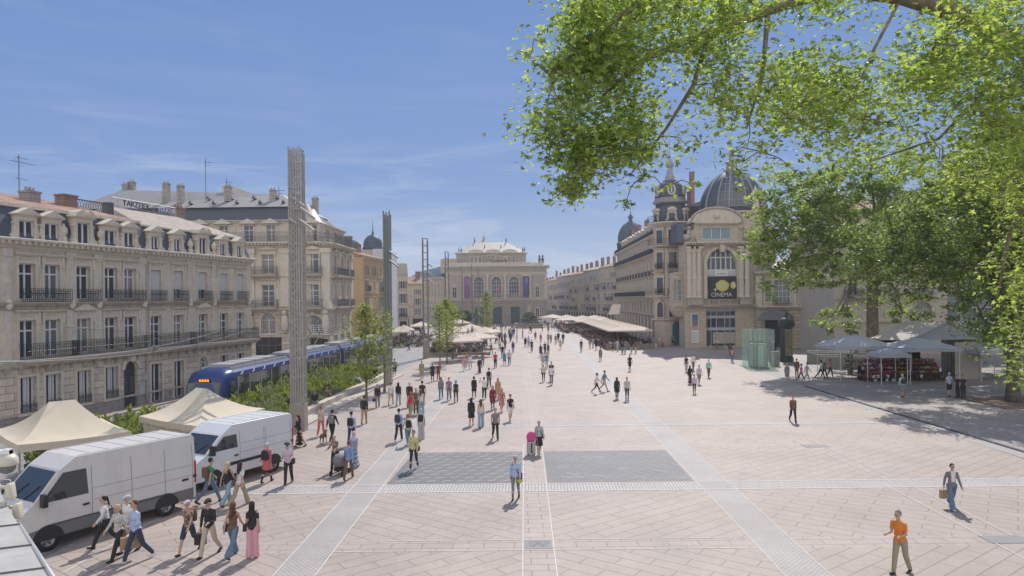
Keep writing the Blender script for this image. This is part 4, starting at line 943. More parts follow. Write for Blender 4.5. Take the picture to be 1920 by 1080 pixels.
    mb = MB(); mb.lathe((cx, cy, 22.5), [(2.35,0),(2.75,.2),(2.8,.5),(2.45,.6),(2.5,.95),(2.4,1.0)], 24); mb.lathe((cx, cy, 26.4), [(1.05,-.25),(1.15,.0),(.8,.25),(.75,.6),(.5,1.0),(.42,2.0),(.62,2.3),(.6,2.8),(.3,3.2),(.15,3.6),(.22,3.9),(.08,4.2),(.03,6.6)], 14); f.build('tower_lantern', mb, mat('pale_lead', (.30,.30,.31), .5))
    mb = MB(); mb.lathe((cx, cy, 23.4), [(2.35,0),(2.45,.6),(2.35,1.4),(2.0,2.1),(1.35,2.7),(.95,2.95)], 20); f.build('tower_dome', mb, SLATE, True)
    for da in (-1.0, .1, 1.15):
        a_ = toCam+da; mb = MB()
        for i in range(14):
            t0, t1 = 2*PI*i/14, 2*PI*(i+1)/14; mb.tube((.55*math.cos(t0), 0, .75*math.sin(t0)), (.55*math.cos(t1), 0, .75*math.sin(t1)), .16, n=6)
        mb.box(-.12, .12, -.05, .05, -.4, .4); o = inst('oculus', mb.mesh('oculus', TRIM), root, (cx+2.45*math.cos(a_), cy+2.45*math.sin(a_), 24.6), a_+PI/2)
        mb = MB(); mb.box(-.4, .4, -.02, .1, -.55, .55); inst('pane', mb.mesh('pane', GLASS), o)
        o = inst('dormer', dormer_mesh(.9, 1.4, 'seg', False), root, (cx+2.75*math.cos(a_), cy+2.75*math.sin(a_), 19.6), a_+PI/2)
        fr, pm = window_mesh(.9, 1.4, 'plain', '', .22); inst('window', fr, o); inst('pane', pm, o)
    mb = MB(); mb.box(cx+2.6, cx+3.6, cy+2.5, cy+3.1, 22, 27.2); mb.box(cx-6, cx-5, cy+2.2, cy+3.0, 22, 26.0); f.build('tall_chimney', mb, BRICKC)
    return root
longblock()

# ================================================================ cinema
def cinema():
    X0 = 25.65; Y = 103.0; s = 12.62
    root = thing('cinema_building', 'stone cinema with great arched window, black poster and large slate dome', 'cinema', (X0, Y, 0)); f = Fac(root)
    X = lambda px: (px-960)/1300.0*Y - X0
    ST = stone('cinema_stone', (0.52, 0.445, 0.35), 1.1, .45, .02, .72, .07, .5, .4)
    W = X(1418)
    c = X(1353.5); hw = X(1381)-c
    holes = [(c-hw, c+hw, 7.3, 14.7, True), (X(1324), X(1379), .1, 5.7)]
    mb = MB(); wall(mb, 0, W, 0, 15.4, holes, .6); f.build('wall', mb, ST); body(f, .01, 3.4, 3.6, 0, 15.4, ST); body(f, 3.0, W-.01, 16, 0, 15.39, ST)
    cornice(f, 0, W, 15.0, 1.0, .7); cornice(f, 0, W, 5.85, .7, .5)
    # arch ring and key stone
    r = hw; zc = 14.7-r; mb = MB(); po = arc_pts(c, zc, r+.5, 18); pn = arc_pts(c, zc, r, 18)
    for i in range(18): mb.frus([(po[i][0],-.2,po[i][1]), (po[i+1][0],-.2,po[i+1][1]), (po[i+1][0],.03,po[i+1][1]), (po[i][0],.03,po[i][1])], [(pn[i][0],-.2,pn[i][1]), (pn[i+1][0],-.2,pn[i+1][1]), (pn[i+1][0],.03,pn[i+1][1]), (pn[i][0],.03,pn[i][1])])
    mb.box(c-hw-.5, c-hw, -.2, .03, 7.3, zc); mb.box(c+hw, c+hw+.5, -.2, .03, 7.3, zc); mb.prism([(c-.3,14.2), (c+.3,14.2), (c+.42,15.3), (c-.42,15.3)], -.7, .03); f.build('arch_surround', mb, TRIM)
    # glazing
    mb = MB(); mb.poly([(c-hw,.5,11.5), (c+hw,.5,11.5)] + [(p[0],.5,p[1]) for p in arc_pts(c, zc, r, 16, 0, PI)]); w_ = f.build('window', mb, mat('arch_glass', (.16,.18,.22), .1, spec=.9))
    mb = MB()
    for k in range(-2, 3):
        x = c+hw*.36*k*.95; top = zc+math.sqrt(max(0, r*r-(x-c)**2)); mb.box(x-.09, x+.09, .38, .49, 11.5, top)
    for z in (11.55, 13.4): q = math.sqrt(max(0, r*r-(z-zc)**2)) if z > zc else hw; mb.box(c-q, c+q, .36, .48, z-.1, z+.1)
    inst('window_frame', mb.mesh('window_frame', WHITEF), w_)
    mb = MB(); mb.box(c-hw, c+hw, .1, .5, 10.5, 11.44); f.build('transom_panel', mb, mat('pale_grey_panel', (.50,.52,.55), .6))
    mb = MB(); mb.box(c-.95, c+.95, .02, .09, 10.6, 11.35); o = f.build('sign_board', mb, WHITE); put_text(o, 'GAUMONT', .26, mat('indigo_ink', (.08,.08,.25), .5), (c, .01, 10.98))
    mb = MB(); mb.box(c-hw+.1, c+hw-.1, -.3, -.2, 7.2, 10.6); o = f.build('poster', mb, mat('black_poster', (.035,.037,.042), .6)); o['label'] = 'black cinema poster with yellow projector-like shapes'
    YE = mat('poster_yellow', (.58,.52,.12), .7); PW = mat('poster_cream', (.62,.60,.50), .7); WH = mat('poster_white', (.65,.65,.65), .7)
    mb = MB(); rnd = random.Random(2)
    blob = [(c-.0+1.0*math.cos(t)*(1+.06*math.sin(5*t)), 9.2+.82*math.sin(t)*(1+.06*math.cos(4*t))) for t in [2*PI*i/20 for i in range(20)]]
    mb.prism(blob, -.34, -.301); mb.prism([(c+1.6+.42*math.cos(t), 9.25+.55*math.sin(t)) for t in [2*PI*i/14 for i in range(14)]], -.34, -.301)
    mb.mi = 1
    for k in range(7): mb.box(c-.55+.17*k, c-.48+.17*k, -.36, -.341, 8.75+.05*(k % 2), 9.7-.06*(k % 3))
    mb.prism([(c+1.6+.2*math.cos(t), 9.25+.28*math.sin(t)) for t in [2*PI*i/10 for i in range(10)]], -.36, -.341)
    mb.mi = 2; mb.prism([(c-1.35,8.75), (c-1.1,8.7), (c-.95,8.95), (c-.85,8.7), (c-1.0,8.45), (c-1.05,8.25), (c-1.15,8.47)], -.34, -.301)
    inst('poster_picture', mb.mesh('poster_picture', [YE, PW, WH]), o)
    put_text(o, 'CINÉMA', .85, WH, (c-.15, -.31, 7.84))
    put_balcony(f, c-hw-.1, c+hw+.1, 6.36, .75, 'stone', .85, False)
    # paired columns
    for p in (1292, 1301, 1310, 1389, 1399.5):
        x = X(p); mb = MB(); mb.lathe((x, -.35, 7.5), [(.52,0),(.42,.25),(.40,2.6),(.44,2.65),(.44,2.8),(.38,2.9),(.36,6.6),(.46,6.7),(.55,7.2)], 12); mb.box(x-.55, x+.55, -.9, .03, 14.72, 15.0); f.build('column', mb, TRIM)
    for pa_, pb_ in ((1287,1315), (1384,1405)): mb = MB(); mb.box(X(pa_), X(pb_), -1.0, .03, 6.36, 7.349); mb.box(X(pa_)-.1, X(pb_)+.1, -1.1, .03, 7.35, 7.52); f.build('pedestal', mb, TRIM_D)
    # attic with low window, segment pediment
    a, b = X(1307), X(1391); f2 = Fac(root, 0, 1.2)
    ha, hb = X(1323), X(1375)
    mb = MB(); wall(mb, a, b, 15.2, 18.6, [(ha, hb, 16.2, 17.9)], .35); f2.build('attic_wall', mb, ST); body(f2, a+.01, b-.01, 4, 15.2, 18.6, ST)
    mb = MB(); mb.box(ha, hb, .25, .3, 16.2, 17.9); w_ = f2.build('window', mb, mat('pale_blue_glass', (.22,.34,.42), .12, spec=.9))
    mb = MB(); 
    for t in (0, .33, .66, 1): x = ha+(hb-ha)*t; mb.box(x-.06, x+.06, .12, .249, 16.2, 17.9)
    mb.box(ha, hb, .13, .248, 16.2, 16.3); mb.box(ha, hb, .13, .248, 17.8, 17.9); inst('window_frame', mb.mesh('window_frame', WHITEF), w_)
    cornice(f2, a, b, 18.3, .5, .4)
    wp = (b-a)/2+.4; xc = (a+b)/2; mb = MB(); mb.prism([(xc-wp,18.72)] + [(xc+wp*math.cos(PI*(1-i/16)), 18.72+2.0*math.sin(PI*i/16)) for i in range(1, 16)] + [(xc+wp,18.72)], -.3, 3.0); mb.ell((xc,-.35,19.7), (.5,.3,.45), 8, 6); f2.build('pediment', mb, TRIM)
    mb = MB(); wp2 = wp+.25
    for i in range(16):
        t0, t1 = PI*i/16, PI*(i+1)/16; mb.tube((xc+wp2*math.cos(t0), -.3, 18.72+2.2*math.sin(t0)), (xc+wp2*math.cos(t1), -.3, 18.72+2.2*math.sin(t1)), .2, n=6)
    f2.build('pediment_rim', mb, TRIM_D)
    # scroll figures on both sides
    for sx, x in ((-1, a-1.2), (1, b+1.2)):
        mb = MB(); mb.prism([(x-1.5,15.75), (x+1.5,15.75), (x-sx*1.2,17.9), (x-sx*.4,17.2), (x+sx*.4,16.5)], -.1, .5)
        mb.ell((x+sx*.2,-.2,16.5), (.9,.5,.55), 9, 6); mb.ell((x-sx*.3,-.2,17.2), (.35,.35,.5), 8, 6); mb.ell((x-sx*.35,-.2,17.9), (.24,.26,.28), 8, 6); f2.build('roof_statue', mb, TRIM_D, True)
    mb = MB(); mb.frus([(X(1283),.3,15.7),(a-2.8,.3,15.7),(a-2.8,6,15.7),(X(1283),6,15.7)], [(X(1288),1,18.6),(a-2.6,1,18.6),(a-2.6,5,18.6),(X(1288),5,18.6)]); f.build('side_roof', mb, SLATE)
    # dome
    cx, cy = 34.9-X0, 6.4; n = 24; prof = [(5.0,0),(5.05,.8),(4.95,1.8),(4.6,3.1),(3.95,4.4),(3.1,5.5),(2.1,6.35),(1.2,6.8),(1.0,6.9)]
    mb = MB(); mb.lathe((cx,cy,15.4), [(5.2,0),(5.2,4.6),(5.5,4.8),(5.5,5.1),(5.05,5.15)], n); f.build('dome_drum', mb, ST)
    mb = MB(); mb.lathe((cx,cy,20.4), prof, n); f.build('dome', mb, SLATE, True)
    for k in range(8):
        a_ = -PI/2 + PI/8 + k*PI/4
        mb = MB(); mb.path([(cx+(r_+.03)*math.cos(a_), cy+(r_+.03)*math.sin(a_), 20.4+z) for r_, z in prof[:-1]], .13, 6); f.build('dome_rib', mb, mat('pale_lead', (.30,.30,.31), .5))
    def shell(a0, a1, k0, k1, off, nn=6):
        m_ = MB(); vs = []; pr = prof[k0:k1+1]
        for r_, z in pr:
            for i in range(nn+1): t = a0+(a1-a0)*i/nn; vs.append((cx+(r_+off)*math.cos(t), cy+(r_+off)*math.sin(t), 20.4+z))
        fs = [(j*(nn+1)+i, j*(nn+1)+i+1, (j+1)*(nn+1)+i+1, (j+1)*(nn+1)+i) for j in range(len(pr)-1) for i in range(nn)]; m_.add(vs, fs); return m_
    for k in (-1, 1, 3):
        ac = -PI/2 - .32 + (k+1)*PI/4*1.0
        o = f.build('dome_glazing', shell(ac-.42, ac+.42, 1, 5, .07), mat('dome_glass', (.06,.075,.10), .15, spec=.9))
        m_ = MB()
        for t in (-.42, -.21, 0, .21, .42): m_.path([(cx+(r_+.1)*math.cos(ac+t), cy+(r_+.1)*math.sin(ac+t), 20.4+z) for r_, z in prof[1:6]], .05 if abs(t) < .4 else .1, 4)
        for r_, z in prof[1:6]: m_.path([(cx+(r_+.1)*math.cos(ac+t), cy+(r_+.1)*math.sin(ac+t), 20.4+z) for t in (-.42, -.21, 0, .21, .42)], .06, 4)
        inst('glazing_bars', m_.mesh('glazing_bars', mat('pale_lead', (.30,.30,.31), .5)), o)
    a_ = -PI/2+.42; ox, oy = cx+5.05*math.cos(a_), cy+5.05*math.sin(a_); mb = MB()
    for i in range(12): t0, t1 = 2*PI*i/12, 2*PI*(i+1)/12; mb.tube((.6*math.cos(t0),0,.6*math.sin(t0)), (.6*math.cos(t1),0,.6*math.sin(t1)), .24, n=6)
    mb.prism([(-.35,-.7), (.35,-.7), (.75,-2.2), (-.75,-2.2)], -.2, .3); mb.lathe((0,0,.7), [(.35,0),(.2,.4),(.05,.8)], 7); mb.mi = 1; mb.box(-.45,.45,.05,.1,-.45,.45); inst('oculus', mb.mesh('oculus', [TRIM, DARK]), root, (ox, oy, 22.8), a_+PI/2)
    mb = MB(); mb.lathe((cx,cy,27.2), [(1.3,0),(1.35,.3),(.9,.5),(.85,1.3),(1.1,1.5),(.6,1.9),(.35,2.3),(.5,2.7),(.2,3.2),(.05,4.2),(.03,7.5)], 12); f.build('dome_lantern', mb, mat('pale_lead', (.30,.30,.31), .5))
    # side bay left
    fb_ = Fac(root, -1.5, .9)
    mb = MB(); wall(mb, 0, 1.49, 5.6, 11.2, [(.12,.55,7.0,10.2), (.7,1.4,7.0,10.2)], .3); mb.frus([(.6,.3,4.6),(1.49,.3,4.6),(1.49,2.5,4.6),(.6,2.5,4.6)], [(0,0,5.6),(1.49,0,5.6),(1.49,2.5,5.6),(0,2.5,5.6)]); fb_.build('bay_wall', mb, ST); body(fb_, .01, 1.48, 2.5, 5.6, 11.2, ST)
    put_window(fb_, .335, 7.0, .43, 3.2, 'plain', '', .3); put_window(fb_, 1.05, 7.0, .7, 3.2, 'grid', '', .3); cornice(fb_, 0, 1.49, 10.9, .3, .4, dent=False); cornice(fb_, 0, 1.49, 6.0, .3, .4, dent=False)
    # ground floor glazing
    sh = MB(); x0, x1 = X(1324), X(1379); PG = mat('pale_violet_frame', (.42,.44,.50), .5)
    for z0, z1 in ((.1, .25), (2.55, 3.0), (4.35, 4.75), (5.4, 5.7)): sh.box(x0, x1, .2, .4, z0, z1)
    for t in (0, .17, .36, .64, .82, 1): x = x0+(x1-x0)*t; sh.box(x-.05, x+.05, .22, .38, .25, 5.4)
    o = f.build('shopfront_frame', sh, PG); g = MB(); g.box(x0, x1, .41, .45, .1, 5.7); inst('pane', g.mesh('pane', GLASS), o)
    g = MB(); g.box(x0+.8, x0+1.9, .5, .55, .3, 2.3) if False else g.box(x0+1.05, x1-.05, .385, .405, .6, 2.3); inst('paper_screens', g.mesh('paper_screens', mat('cream_paper', (.45,.43,.33), .8, nz=.1)), o)
    # posters
    for z0, z1, nm in ((3.1, 5.1, 'upper'), (.75, 2.6, 'lower')):
        xa_, xb_ = X(1295.5), X(1309); mb = MB(); mb.box(xa_, xb_, -.14, .02, z0, z1); o = f.build('poster_case', mb, WHITE); m_ = MB()
        if nm == 'upper': 
            m_.mi = 0; m_.box(xa_+.1, xb_-.1, -.16, -.141, z0+.9, z1-.1); m_.mi = 1; m_.box(xa_+.1, xb_-.1, -.16, -.141, z0+.1, z0+.89)
            for k in range(7): m_.mi = 2; m_.ell((xa_+.22+.11*k, -.15, z0+.7+.1*(k % 3)), (.08,.02,.16), 6, 4)
        else:
            m_.mi = 2
            for i in range(3):
                for k in range(4): m_.box(xa_+.15+.3*i, xa_+.27+.3*i, -.16, -.141, z0+.2+.38*k, z0+.42+.38*k)
        inst('poster_picture', m_.mesh('poster_picture', [mat('poster_blue', (.10,.16,.32), .6), mat('poster_brown', (.32,.16,.14), .6), mat('poster_grey', (.2,.2,.24), .6)]), o)
    mb = MB(); mb.tube((X(1413), -.1, 0), (X(1413), -.1, 15), .09, n=7); f.build('drainpipe', mb, mat('painted_pipe', (.35,.33,.3), .5))
    # wing, turned slightly towards us
    wx0, wy0 = W+.01, 0.0; wx1, wy1 = 44.9-X0, 97.2-Y; Lw = math.hypot(wx1-wx0, wy1-wy0); fw = Fac(root, wx0, wy0, math.atan2(wy1-wy0, wx1-wx0))
    def XW(px):   # pixel column -> position along the wing
        k = (px-960)/1300.0; ux, uy = (wx1-wx0)/Lw, (wy1-wy0)/Lw; return (k*Y - (X0+wx0)) / (ux - k*uy)
    WS = stone('wing_rusticated', (0.50, 0.425, 0.33), 1.3, .5, .05, .55, .07, .5, 1.0)
    hl = [(XW(1434), XW(1446.5), 6.7, 9.9), (XW(1452), XW(1481), 6.7, 9.9), (XW(1519), XW(1540), 7.2, 9.6), (XW(1434), XW(1482), .1, 4.9, False), (XW(1519), XW(1545), .6, 4.0)]
    mb = MB(); mb.mi = 0; wall(mb, 0, Lw, 5.8, 11.2, [h for h in hl if h[2] > 5.5], .4); mb.mi = 1; wall(mb, 0, Lw, 0, 5.8, [h for h in hl if h[2] < 5.5], .4); fw.build('wing_wall', mb, [ST, WS]); body(fw, .01, Lw-.01, 10, 0, 11.2, ST)
    cornice(fw, 0, Lw, 5.6, .6, .5, dent=False); cornice(fw, 0, Lw, 10.6, .8, .6)
    for h in hl[:3]: put_window(fw, (h[0]+h[1])/2, h[2], h[1]-h[0], h[3]-h[2], 'grid', 'plain', .4)
    put_window(fw, (hl[4][0]+hl[4][1])/2, .6, hl[4][1]-hl[4][0], 3.4, 'grid', 'plain', .4)
    mb = MB(); mb.box(0, XW(1430), -.3, .03, 6.1, 10.6); fw.build('pilaster', mb, TRIM); mb = MB(); mb.box(XW(1490), XW(1494), -.2, .03, 6.1, 10.6); fw.build('pilaster', mb, TRIM)
    mb = MB(); a, b = XW(1430), XW(1484); mb.prism([(a-.3,4.1), (b+.3,4.1)] + [((a+b)/2+(b-a+.6)/2*math.cos(t), 4.1+1.5*math.sin(t)) for t in [PI*i/10 for i in range(1, 10)]], -1.8, -.2); fw.build('awning', mb, mat('grey_awning', (.16,.18,.19), .7))
    mb = MB(); mb.box(a, b, .25, .35, .1, 4.9); fw.build('shopfront', mb, DARK)
    put_balcony(fw, XW(1450), XW(1483), 6.2, .5, 'iron', .5, False)
    mb = MB(); mb.frus([(0,.2,11.21),(Lw,.2,11.21),(Lw,10,11.21),(0,10,11.21)], [(1,3,12.6),(Lw-1,3,12.6),(Lw-1,6,12.6),(1,6,12.6)]); fw.build('wing_roof', mb, ZINC)
cinema()

# ================================================================ buildings behind the plane trees
def treeblock():
    root = thing('plastered_building', 'cream plastered building with arched ground floor opening behind the flower stall', 'building', (41.4, 89, 0)); f = Fac(root); X = lambda px: (px-960)/1300.0*89 - 41.4; W = X(1776)
    WPL = mat('cream_plaster', (0.48, 0.44, 0.37), .9, nz=.08, stain=.5)
    c = X(1731); cs = [X(p) for p in (1600, 1665, 1729)]
    holes = [(c-1.1, c+1.1, 4.4, 6.7, True)] + [(q-.6, q+.6, z, z+2.5) for q in cs for z in (7.5, 11.4, 15.3)] + [(X(1600)-.6, X(1600)+.6, .1, 3), (X(1735), X(1739), 2.9, 3.5)]
    mb = MB(); wall(mb, 0, W, 0, 18.5, holes, .3); f.build('wall', mb, WPL); body(f, .01, W-.01, 14, 0, 18.5, WPL)
    put_window(f, c, 4.4, 2.2, 2.3, 'arch', 'plain')
    for q in cs:
        for z in (7.5, 11.4, 15.3): put_window(f, q, z, 1.2, 2.5, 'tran', 'hood'); put_balcony(f, q-1.2, q+1.2, z-.05, .6)
    for z in (4.0, 7.0, 10.9, 14.8): cornice(f, 0, W, z, .25, .25, dent=False)
    cornice(f, 0, W, 18, .7, .6); mb = MB(); mb.frus([(0,0,18.61),(W,0,18.61),(W,14,18.61),(0,14,18.61)], [(1,6,20.5),(W-1,6,20.5),(W-1,7,20.5),(1,7,20.5)]); f.build('roof', mb, TILE)
    put_window(f, X(1600), .1, 1.2, 2.9, 'plain', 'plain')
    root = thing('glazed_building', 'tall grey glazed office building at the right edge behind the trees', 'office building', (57.5, 92, 0), R(-4)); f = Fac(root)
    mb = MB(); mb.box(0, 40, .3, 18, 0, 22); f.build('glass_wall', mb, mat('office_glass', (.10,.14,.18), .1, spec=.9))
    mb = MB()
    for i in range(21): mb.box(2*i-.08, 2*i+.08, .1, .299, 0, 22)
    for k in range(12): mb.box(0, 40, .05, .298, 1.9*k, 1.9*k+.2)
    mb.box(-.2, 40, -.1, 18.2, 22.01, 22.6); f.build('facade_grid', mb, mat('grey_cladding', (.36,.36,.36), .6))
treeblock()
# ================================================================ light masts
def glassmix(name, tint, k=.35, gl=(.6,.8,.75)):
    m = bpy.data.materials.new(name); m.use_nodes = True; t = m.node_tree; b = t.nodes['Principled BSDF']; o = t.nodes['Material Output']
    b.inputs['Base Color'].default_value = (*gl, 1); b.inputs['Roughness'].default_value = .12
    tr = N(t, 'ShaderNodeBsdfTransparent'); tr.inputs[0].default_value = (*tint, 1); mx = N(t, 'ShaderNodeMixShader'); mx.inputs[0].default_value = k
    t.links.new(tr.outputs[0], mx.inputs[1]); t.links.new(b.outputs[0], mx.inputs[2]); t.links.new(mx.outputs[0], o.inputs[0]); return m
MASTG = mat('mast_green_grey', (.20,.22,.205), .5, .3, nz=.1)
def mast(label, x, y, h, wd, m, arms, base=1.6, rows=3, cols=4, rungs=1.1, two=None):
    r = thing('light_mast', label, 'light mast', (x, y, 0), 0, 'tall light masts along the tramway')
    mb = MB(); mb.box(-wd/2-.06, wd/2+.06, -.35, .35, -.02, base); mb.build('base', mat('mast_base_stone', (.30,.27,.25), .8, nz=.1), r)
    mb = MB(); tr_ = .045 if rows > 2 else .075
    for i in range(cols):
        for j in range(rows):
            if 0 < i < cols-1 and 0 < j < rows-1: continue
            px, py = -wd/2 + wd*i/(cols-1), -.3+.6*j/max(1, rows-1); mb.tube((px,py,base*.6), (px,py,h-(.25 if j else 0)-.1*(i % 2)), tr_, n=7)
    mb.build('tubes', m, r)
    mb = MB(); z = base+.5
    while z < h:
        for yy in (-.3, .3): mb.box(-wd/2, wd/2, yy-.03, yy+.03, z-.03, z+.03)
        for xx in (-wd/2, wd/2): mb.box(xx-.028, xx+.028, -.3, .3, z-.028, z+.028)
        z += rungs
    if rows > 2:
        z = base+.3                         # perforated bracing on the left half
        while z < h-.5: mb.tube((-wd/2,-.32,z), (-.02,-.32,z+.35), .03, n=4); mb.tube((-.02,-.32,z), (-wd/2,-.32,z+.35), .03, n=4); mb.tube((-wd/2,.32,z), (-.02,.32,z+.35), .03, n=4); z += .35
        for k in range(4): mb.box(-.02, wd/2+.02, -.36, -.29, h-1.0-.9*k, h-.88-.9*k)
    mb.build('cross_bars', m, r)
    for (z, dx, L) in arms:
        q = MB(); q.tube((dx, -.45, z), (dx+L*.8, -.6, z-L*.6), .075, n=8); q.build('spotlight', m, r)
    return r
mast('tallest grey lattice light mast, nearest one, beside the two white vans', -12.55, 40.6, 16.6, .74, mat('weathered_galvanised', (.36,.345,.33), .65, .3, nz=.2), [(13.6,-.1,.9), (12.3,.3,1.1), (13.0,.35,1.1), (12.4,-.3,.6)], cols=6)
mast('second light mast with narrow ladder top, right of the ochre house', (727-960)/1300*62.5, 62.5, 15.6, .52, MASTG, [(12.0,.2,1.1), (11.2,.2,1.1)], 1.6, 2, 3, .9)
mast('third light mast beside the grey tramway left of the young trees', (798-960)/1300*90, 90, 15.6, .62, MASTG, [(12.4,.2,1), (11.3,.2,1), (10.4,.2,1)], 2.4, 2, 2, .9)
mast('fourth and farthest light mast standing before the left end of the opera', (838.5-960)/1300*127, 127, 16.4, .55, MASTG, [(12.6,.2,.9)], 1.4, 2, 2, 1.2)
pm = MB(); pm.lathe((0,0,0), [(.16,0),(.13,.4),(.11,12),(.07,14.5)], 8)
pm2 = MB(); pm2.box(-.45,.1,-.1,.1,13.6,13.9)
pole_me = pm.mesh('pole', MASTG); head_me = pm2.mesh('lamp_head', MASTG)
for px, Y, lab in ((867, 142, 'slim lamp pole left of the purple banner'), (885, 138, 'slim lamp pole in front of the left opera arch'), (897.5, 150, 'slim lamp pole nearest the narrow green tree')):
    r = thing('lamp_pole', lab, 'lamp pole', ((px-960)/1300*Y, Y, 0), 0, 'slim lamp poles before the opera'); inst('pole', pole_me, r); inst('lamp_head', head_me, r)
# overhead wires
mb = MB()
def wire(a, b, sag=.5, n=10): mb.path([Vector(a).lerp(Vector(b), i/n) - Vector((0,0,sag*4*(i/n)*(1-i/n))) for i in range(n+1)], .010, 4)
wire((-19.8, 24, 5.6), (-19.0, 45, 5.7)); wire((-19.0, 45, 5.7), (-16.8, 80, 5.7)); wire((-16.8, 80, 5.7), (-14.9, 100, 5.7)); wire((-17.3, 45, 5.7), (-15.2, 80, 5.7)); wire((-18.2,24,5.6), (-17.3,45,5.7))
wire((-12.6, 40.6, 5.9), (-28.9, 44.5, 6.1), .3)
o = mb.build('overhead_wires', IRONG); tag(o, 'thin overhead tram wires running above the blue tram', 'wires')

# ================================================================ tram
def tram():
    p0 = Vector((-19.35, 43.2)); p1 = Vector((-16.2, 84)); d = (p1-p0).normalized(); rz = math.atan2(d.y, d.x)
    r = thing('tram', 'long dark blue tram with white swallows and dark window bands behind the hedge', 'tram', (p0.x, p0.y, 0), rz)
    BL = mat('tram_blue', (.022,.045,.155), .3, nz=.04); WG = glassy('tram_glass', (.03,.04,.045)); GR = mat('tram_grey', (.33,.34,.36), .5); RB = mat('tram_bellows', (.03,.03,.035), .8); WB = mat('swallow_white', (.7,.72,.78), .5)
    sec = [(-1.3,.35), (-1.32,1.0), (-1.32,2.75), (-1.25,3.02), (-1.0,3.2), (-.6,3.3), (.6,3.3), (1.0,3.2), (1.25,3.02), (1.32,2.75), (1.32,1.0), (1.3,.35)]
    mods = [(1.6, 10.9), (11.5, 22.8), (23.4, 28.0), (28.6, 40.5)]
    for a, b in mods:
        m_ = MB(); m_.prism(sec, a, b, 'x'); bd = m_.build('car_body', BL, r)
        for sy in (-1, 1):
            m_ = MB(); m_.box(a+.3, b-.3, sy*1.325, sy*1.345, 1.15, 2.74); g = m_.build('window_band', WG, bd)
            m_ = MB(); n = int((b-a-.6)/1.5)
            for i in range(n+1): x = a+.35+(b-a-.7)*i/n; m_.box(x-.05, x+.05, sy*1.346, sy*1.36, 1.1, 2.76)
            m_.box(a+.2, b-.2, sy*1.33, sy*1.365, 1.05, 1.14); m_.build('window_posts', GR, bd)
            m_ = MB(); m_.box(a, b, sy*1.326, sy*1.34, .3, .98); m_.build('skirt', BL, bd)
            m_ = MB(); n = int((b-a)/1.7)
            for i in range(n):
                x = a+1.0+1.7*i; z = 2.90
                m_.poly([(x-.28,sy*1.315,z-.1),(x,sy*1.30,z+.04),(x+.3,sy*1.29,z+.16),(x+.06,sy*1.315,z-.06)]); m_.poly([(x-.05,sy*1.31,z+.0),(x+.05,sy*1.285,z+.22),(x+.1,sy*1.31,z-.02)])
            m_.build('swallows', WB, bd)
        m_ = MB(); x = a+.6
        while x < b-1.8: m_.box(x, x+1.5, -.75, .75, 3.29, 3.5); x += 1.9
        m_.box(a+.2, b-.2, -1.02, -.9, 3.2, 3.34); m_.box(a+.2, b-.2, .9, 1.02, 3.2, 3.34); m_.build('roof_boxes', GR, bd)
    for x in (10.9, 22.8, 28.0):
        m_ = MB()
        for k in range(5): s_ = .94 if k % 2 else .99; m_.prism([(y*s_, .4+(z-.4)*s_) for y, z in sec], x+.12*k, x+.12*k+.119, 'x')
        m_.build('bellows', RB, r)
    # cab
    front = [(y*.80, .45+(z-.35)*.55) for y, z in sec]
    m_ = MB(); n = len(sec); xs = [(1.6, sec), (.9, [(y*.985, z*.985) for y, z in sec]), (.25, [(y*.9, .35+(z-.35)*.80) for y, z in sec]), (0, [(y*.78, .4+(z-.35)*.45) for y, z in sec])]
    vs = [(x, p[0], p[1]) for x, s_ in xs for p in s_]; fs = [(k*n+i, k*n+(i+1) % n, (k+1)*n+(i+1) % n, (k+1)*n+i) for k in range(3) for i in range(n)] + [tuple(range(3*n, 4*n))]
    m_.add(vs, fs); cb = m_.build('cab', BL, r, True)
    m_ = MB(); m_.add([(.02,-.98,1.35),(.02,.98,1.35),(.30,1.12,2.5),(.30,-1.12,2.5),(-.06,-.95,1.35),(-.06,.95,1.35),(.2,1.08,2.52),(.2,-1.08,2.52)], [(4,5,6,7),(0,1,5,4),(3,2,6,7),(0,3,7,4),(1,2,6,5)]); m_.build('windscreen', glassy('tram_windscreen', (.03,.07,.07)), cb)
    m_ = MB(); m_.box(.9, 1.55, -1.345, -1.325, 1.2, 2.5); m_.box(.9, 1.55, 1.325, 1.345, 1.2, 2.5); m_.build('cab_side_glass', WG, cb)
    m_ = MB(); m_.box(.16, .24, -.4, .4, 2.56, 2.78); o = m_.build('destination_display', mat('display_black', (.02,.015,.01), .4), cb); o.rotation_euler = (0, 0, 0)
    m_ = MB(); [m_.box(.135, .155, -.34+.17*i, -.22+.17*i, 2.6, 2.74) for i in range(4)]; m_.build('display_text', mat('orange_led', (1.0,.30,.03), .5, emis=1.2), o)
    for sy in (-.75, .75): m_ = MB(); m_.ell((-.0,sy,.85), (.06,.16,.1), 8, 5); m_.build('headlight', WHITE, cb)
    # pantograph
    m_ = MB(); m_.path([(18,-.4,3.5),(19.6,-.4,4.6),(18.2,-.4,5.6)], .04, 4); m_.path([(18,.4,3.5),(19.6,.4,4.6),(18.2,.4,5.6)], .04, 4); m_.tube((18.2,-.8,5.62),(18.2,.8,5.62),.03,n=4); m_.build('pantograph', IRONG, r)
tram()
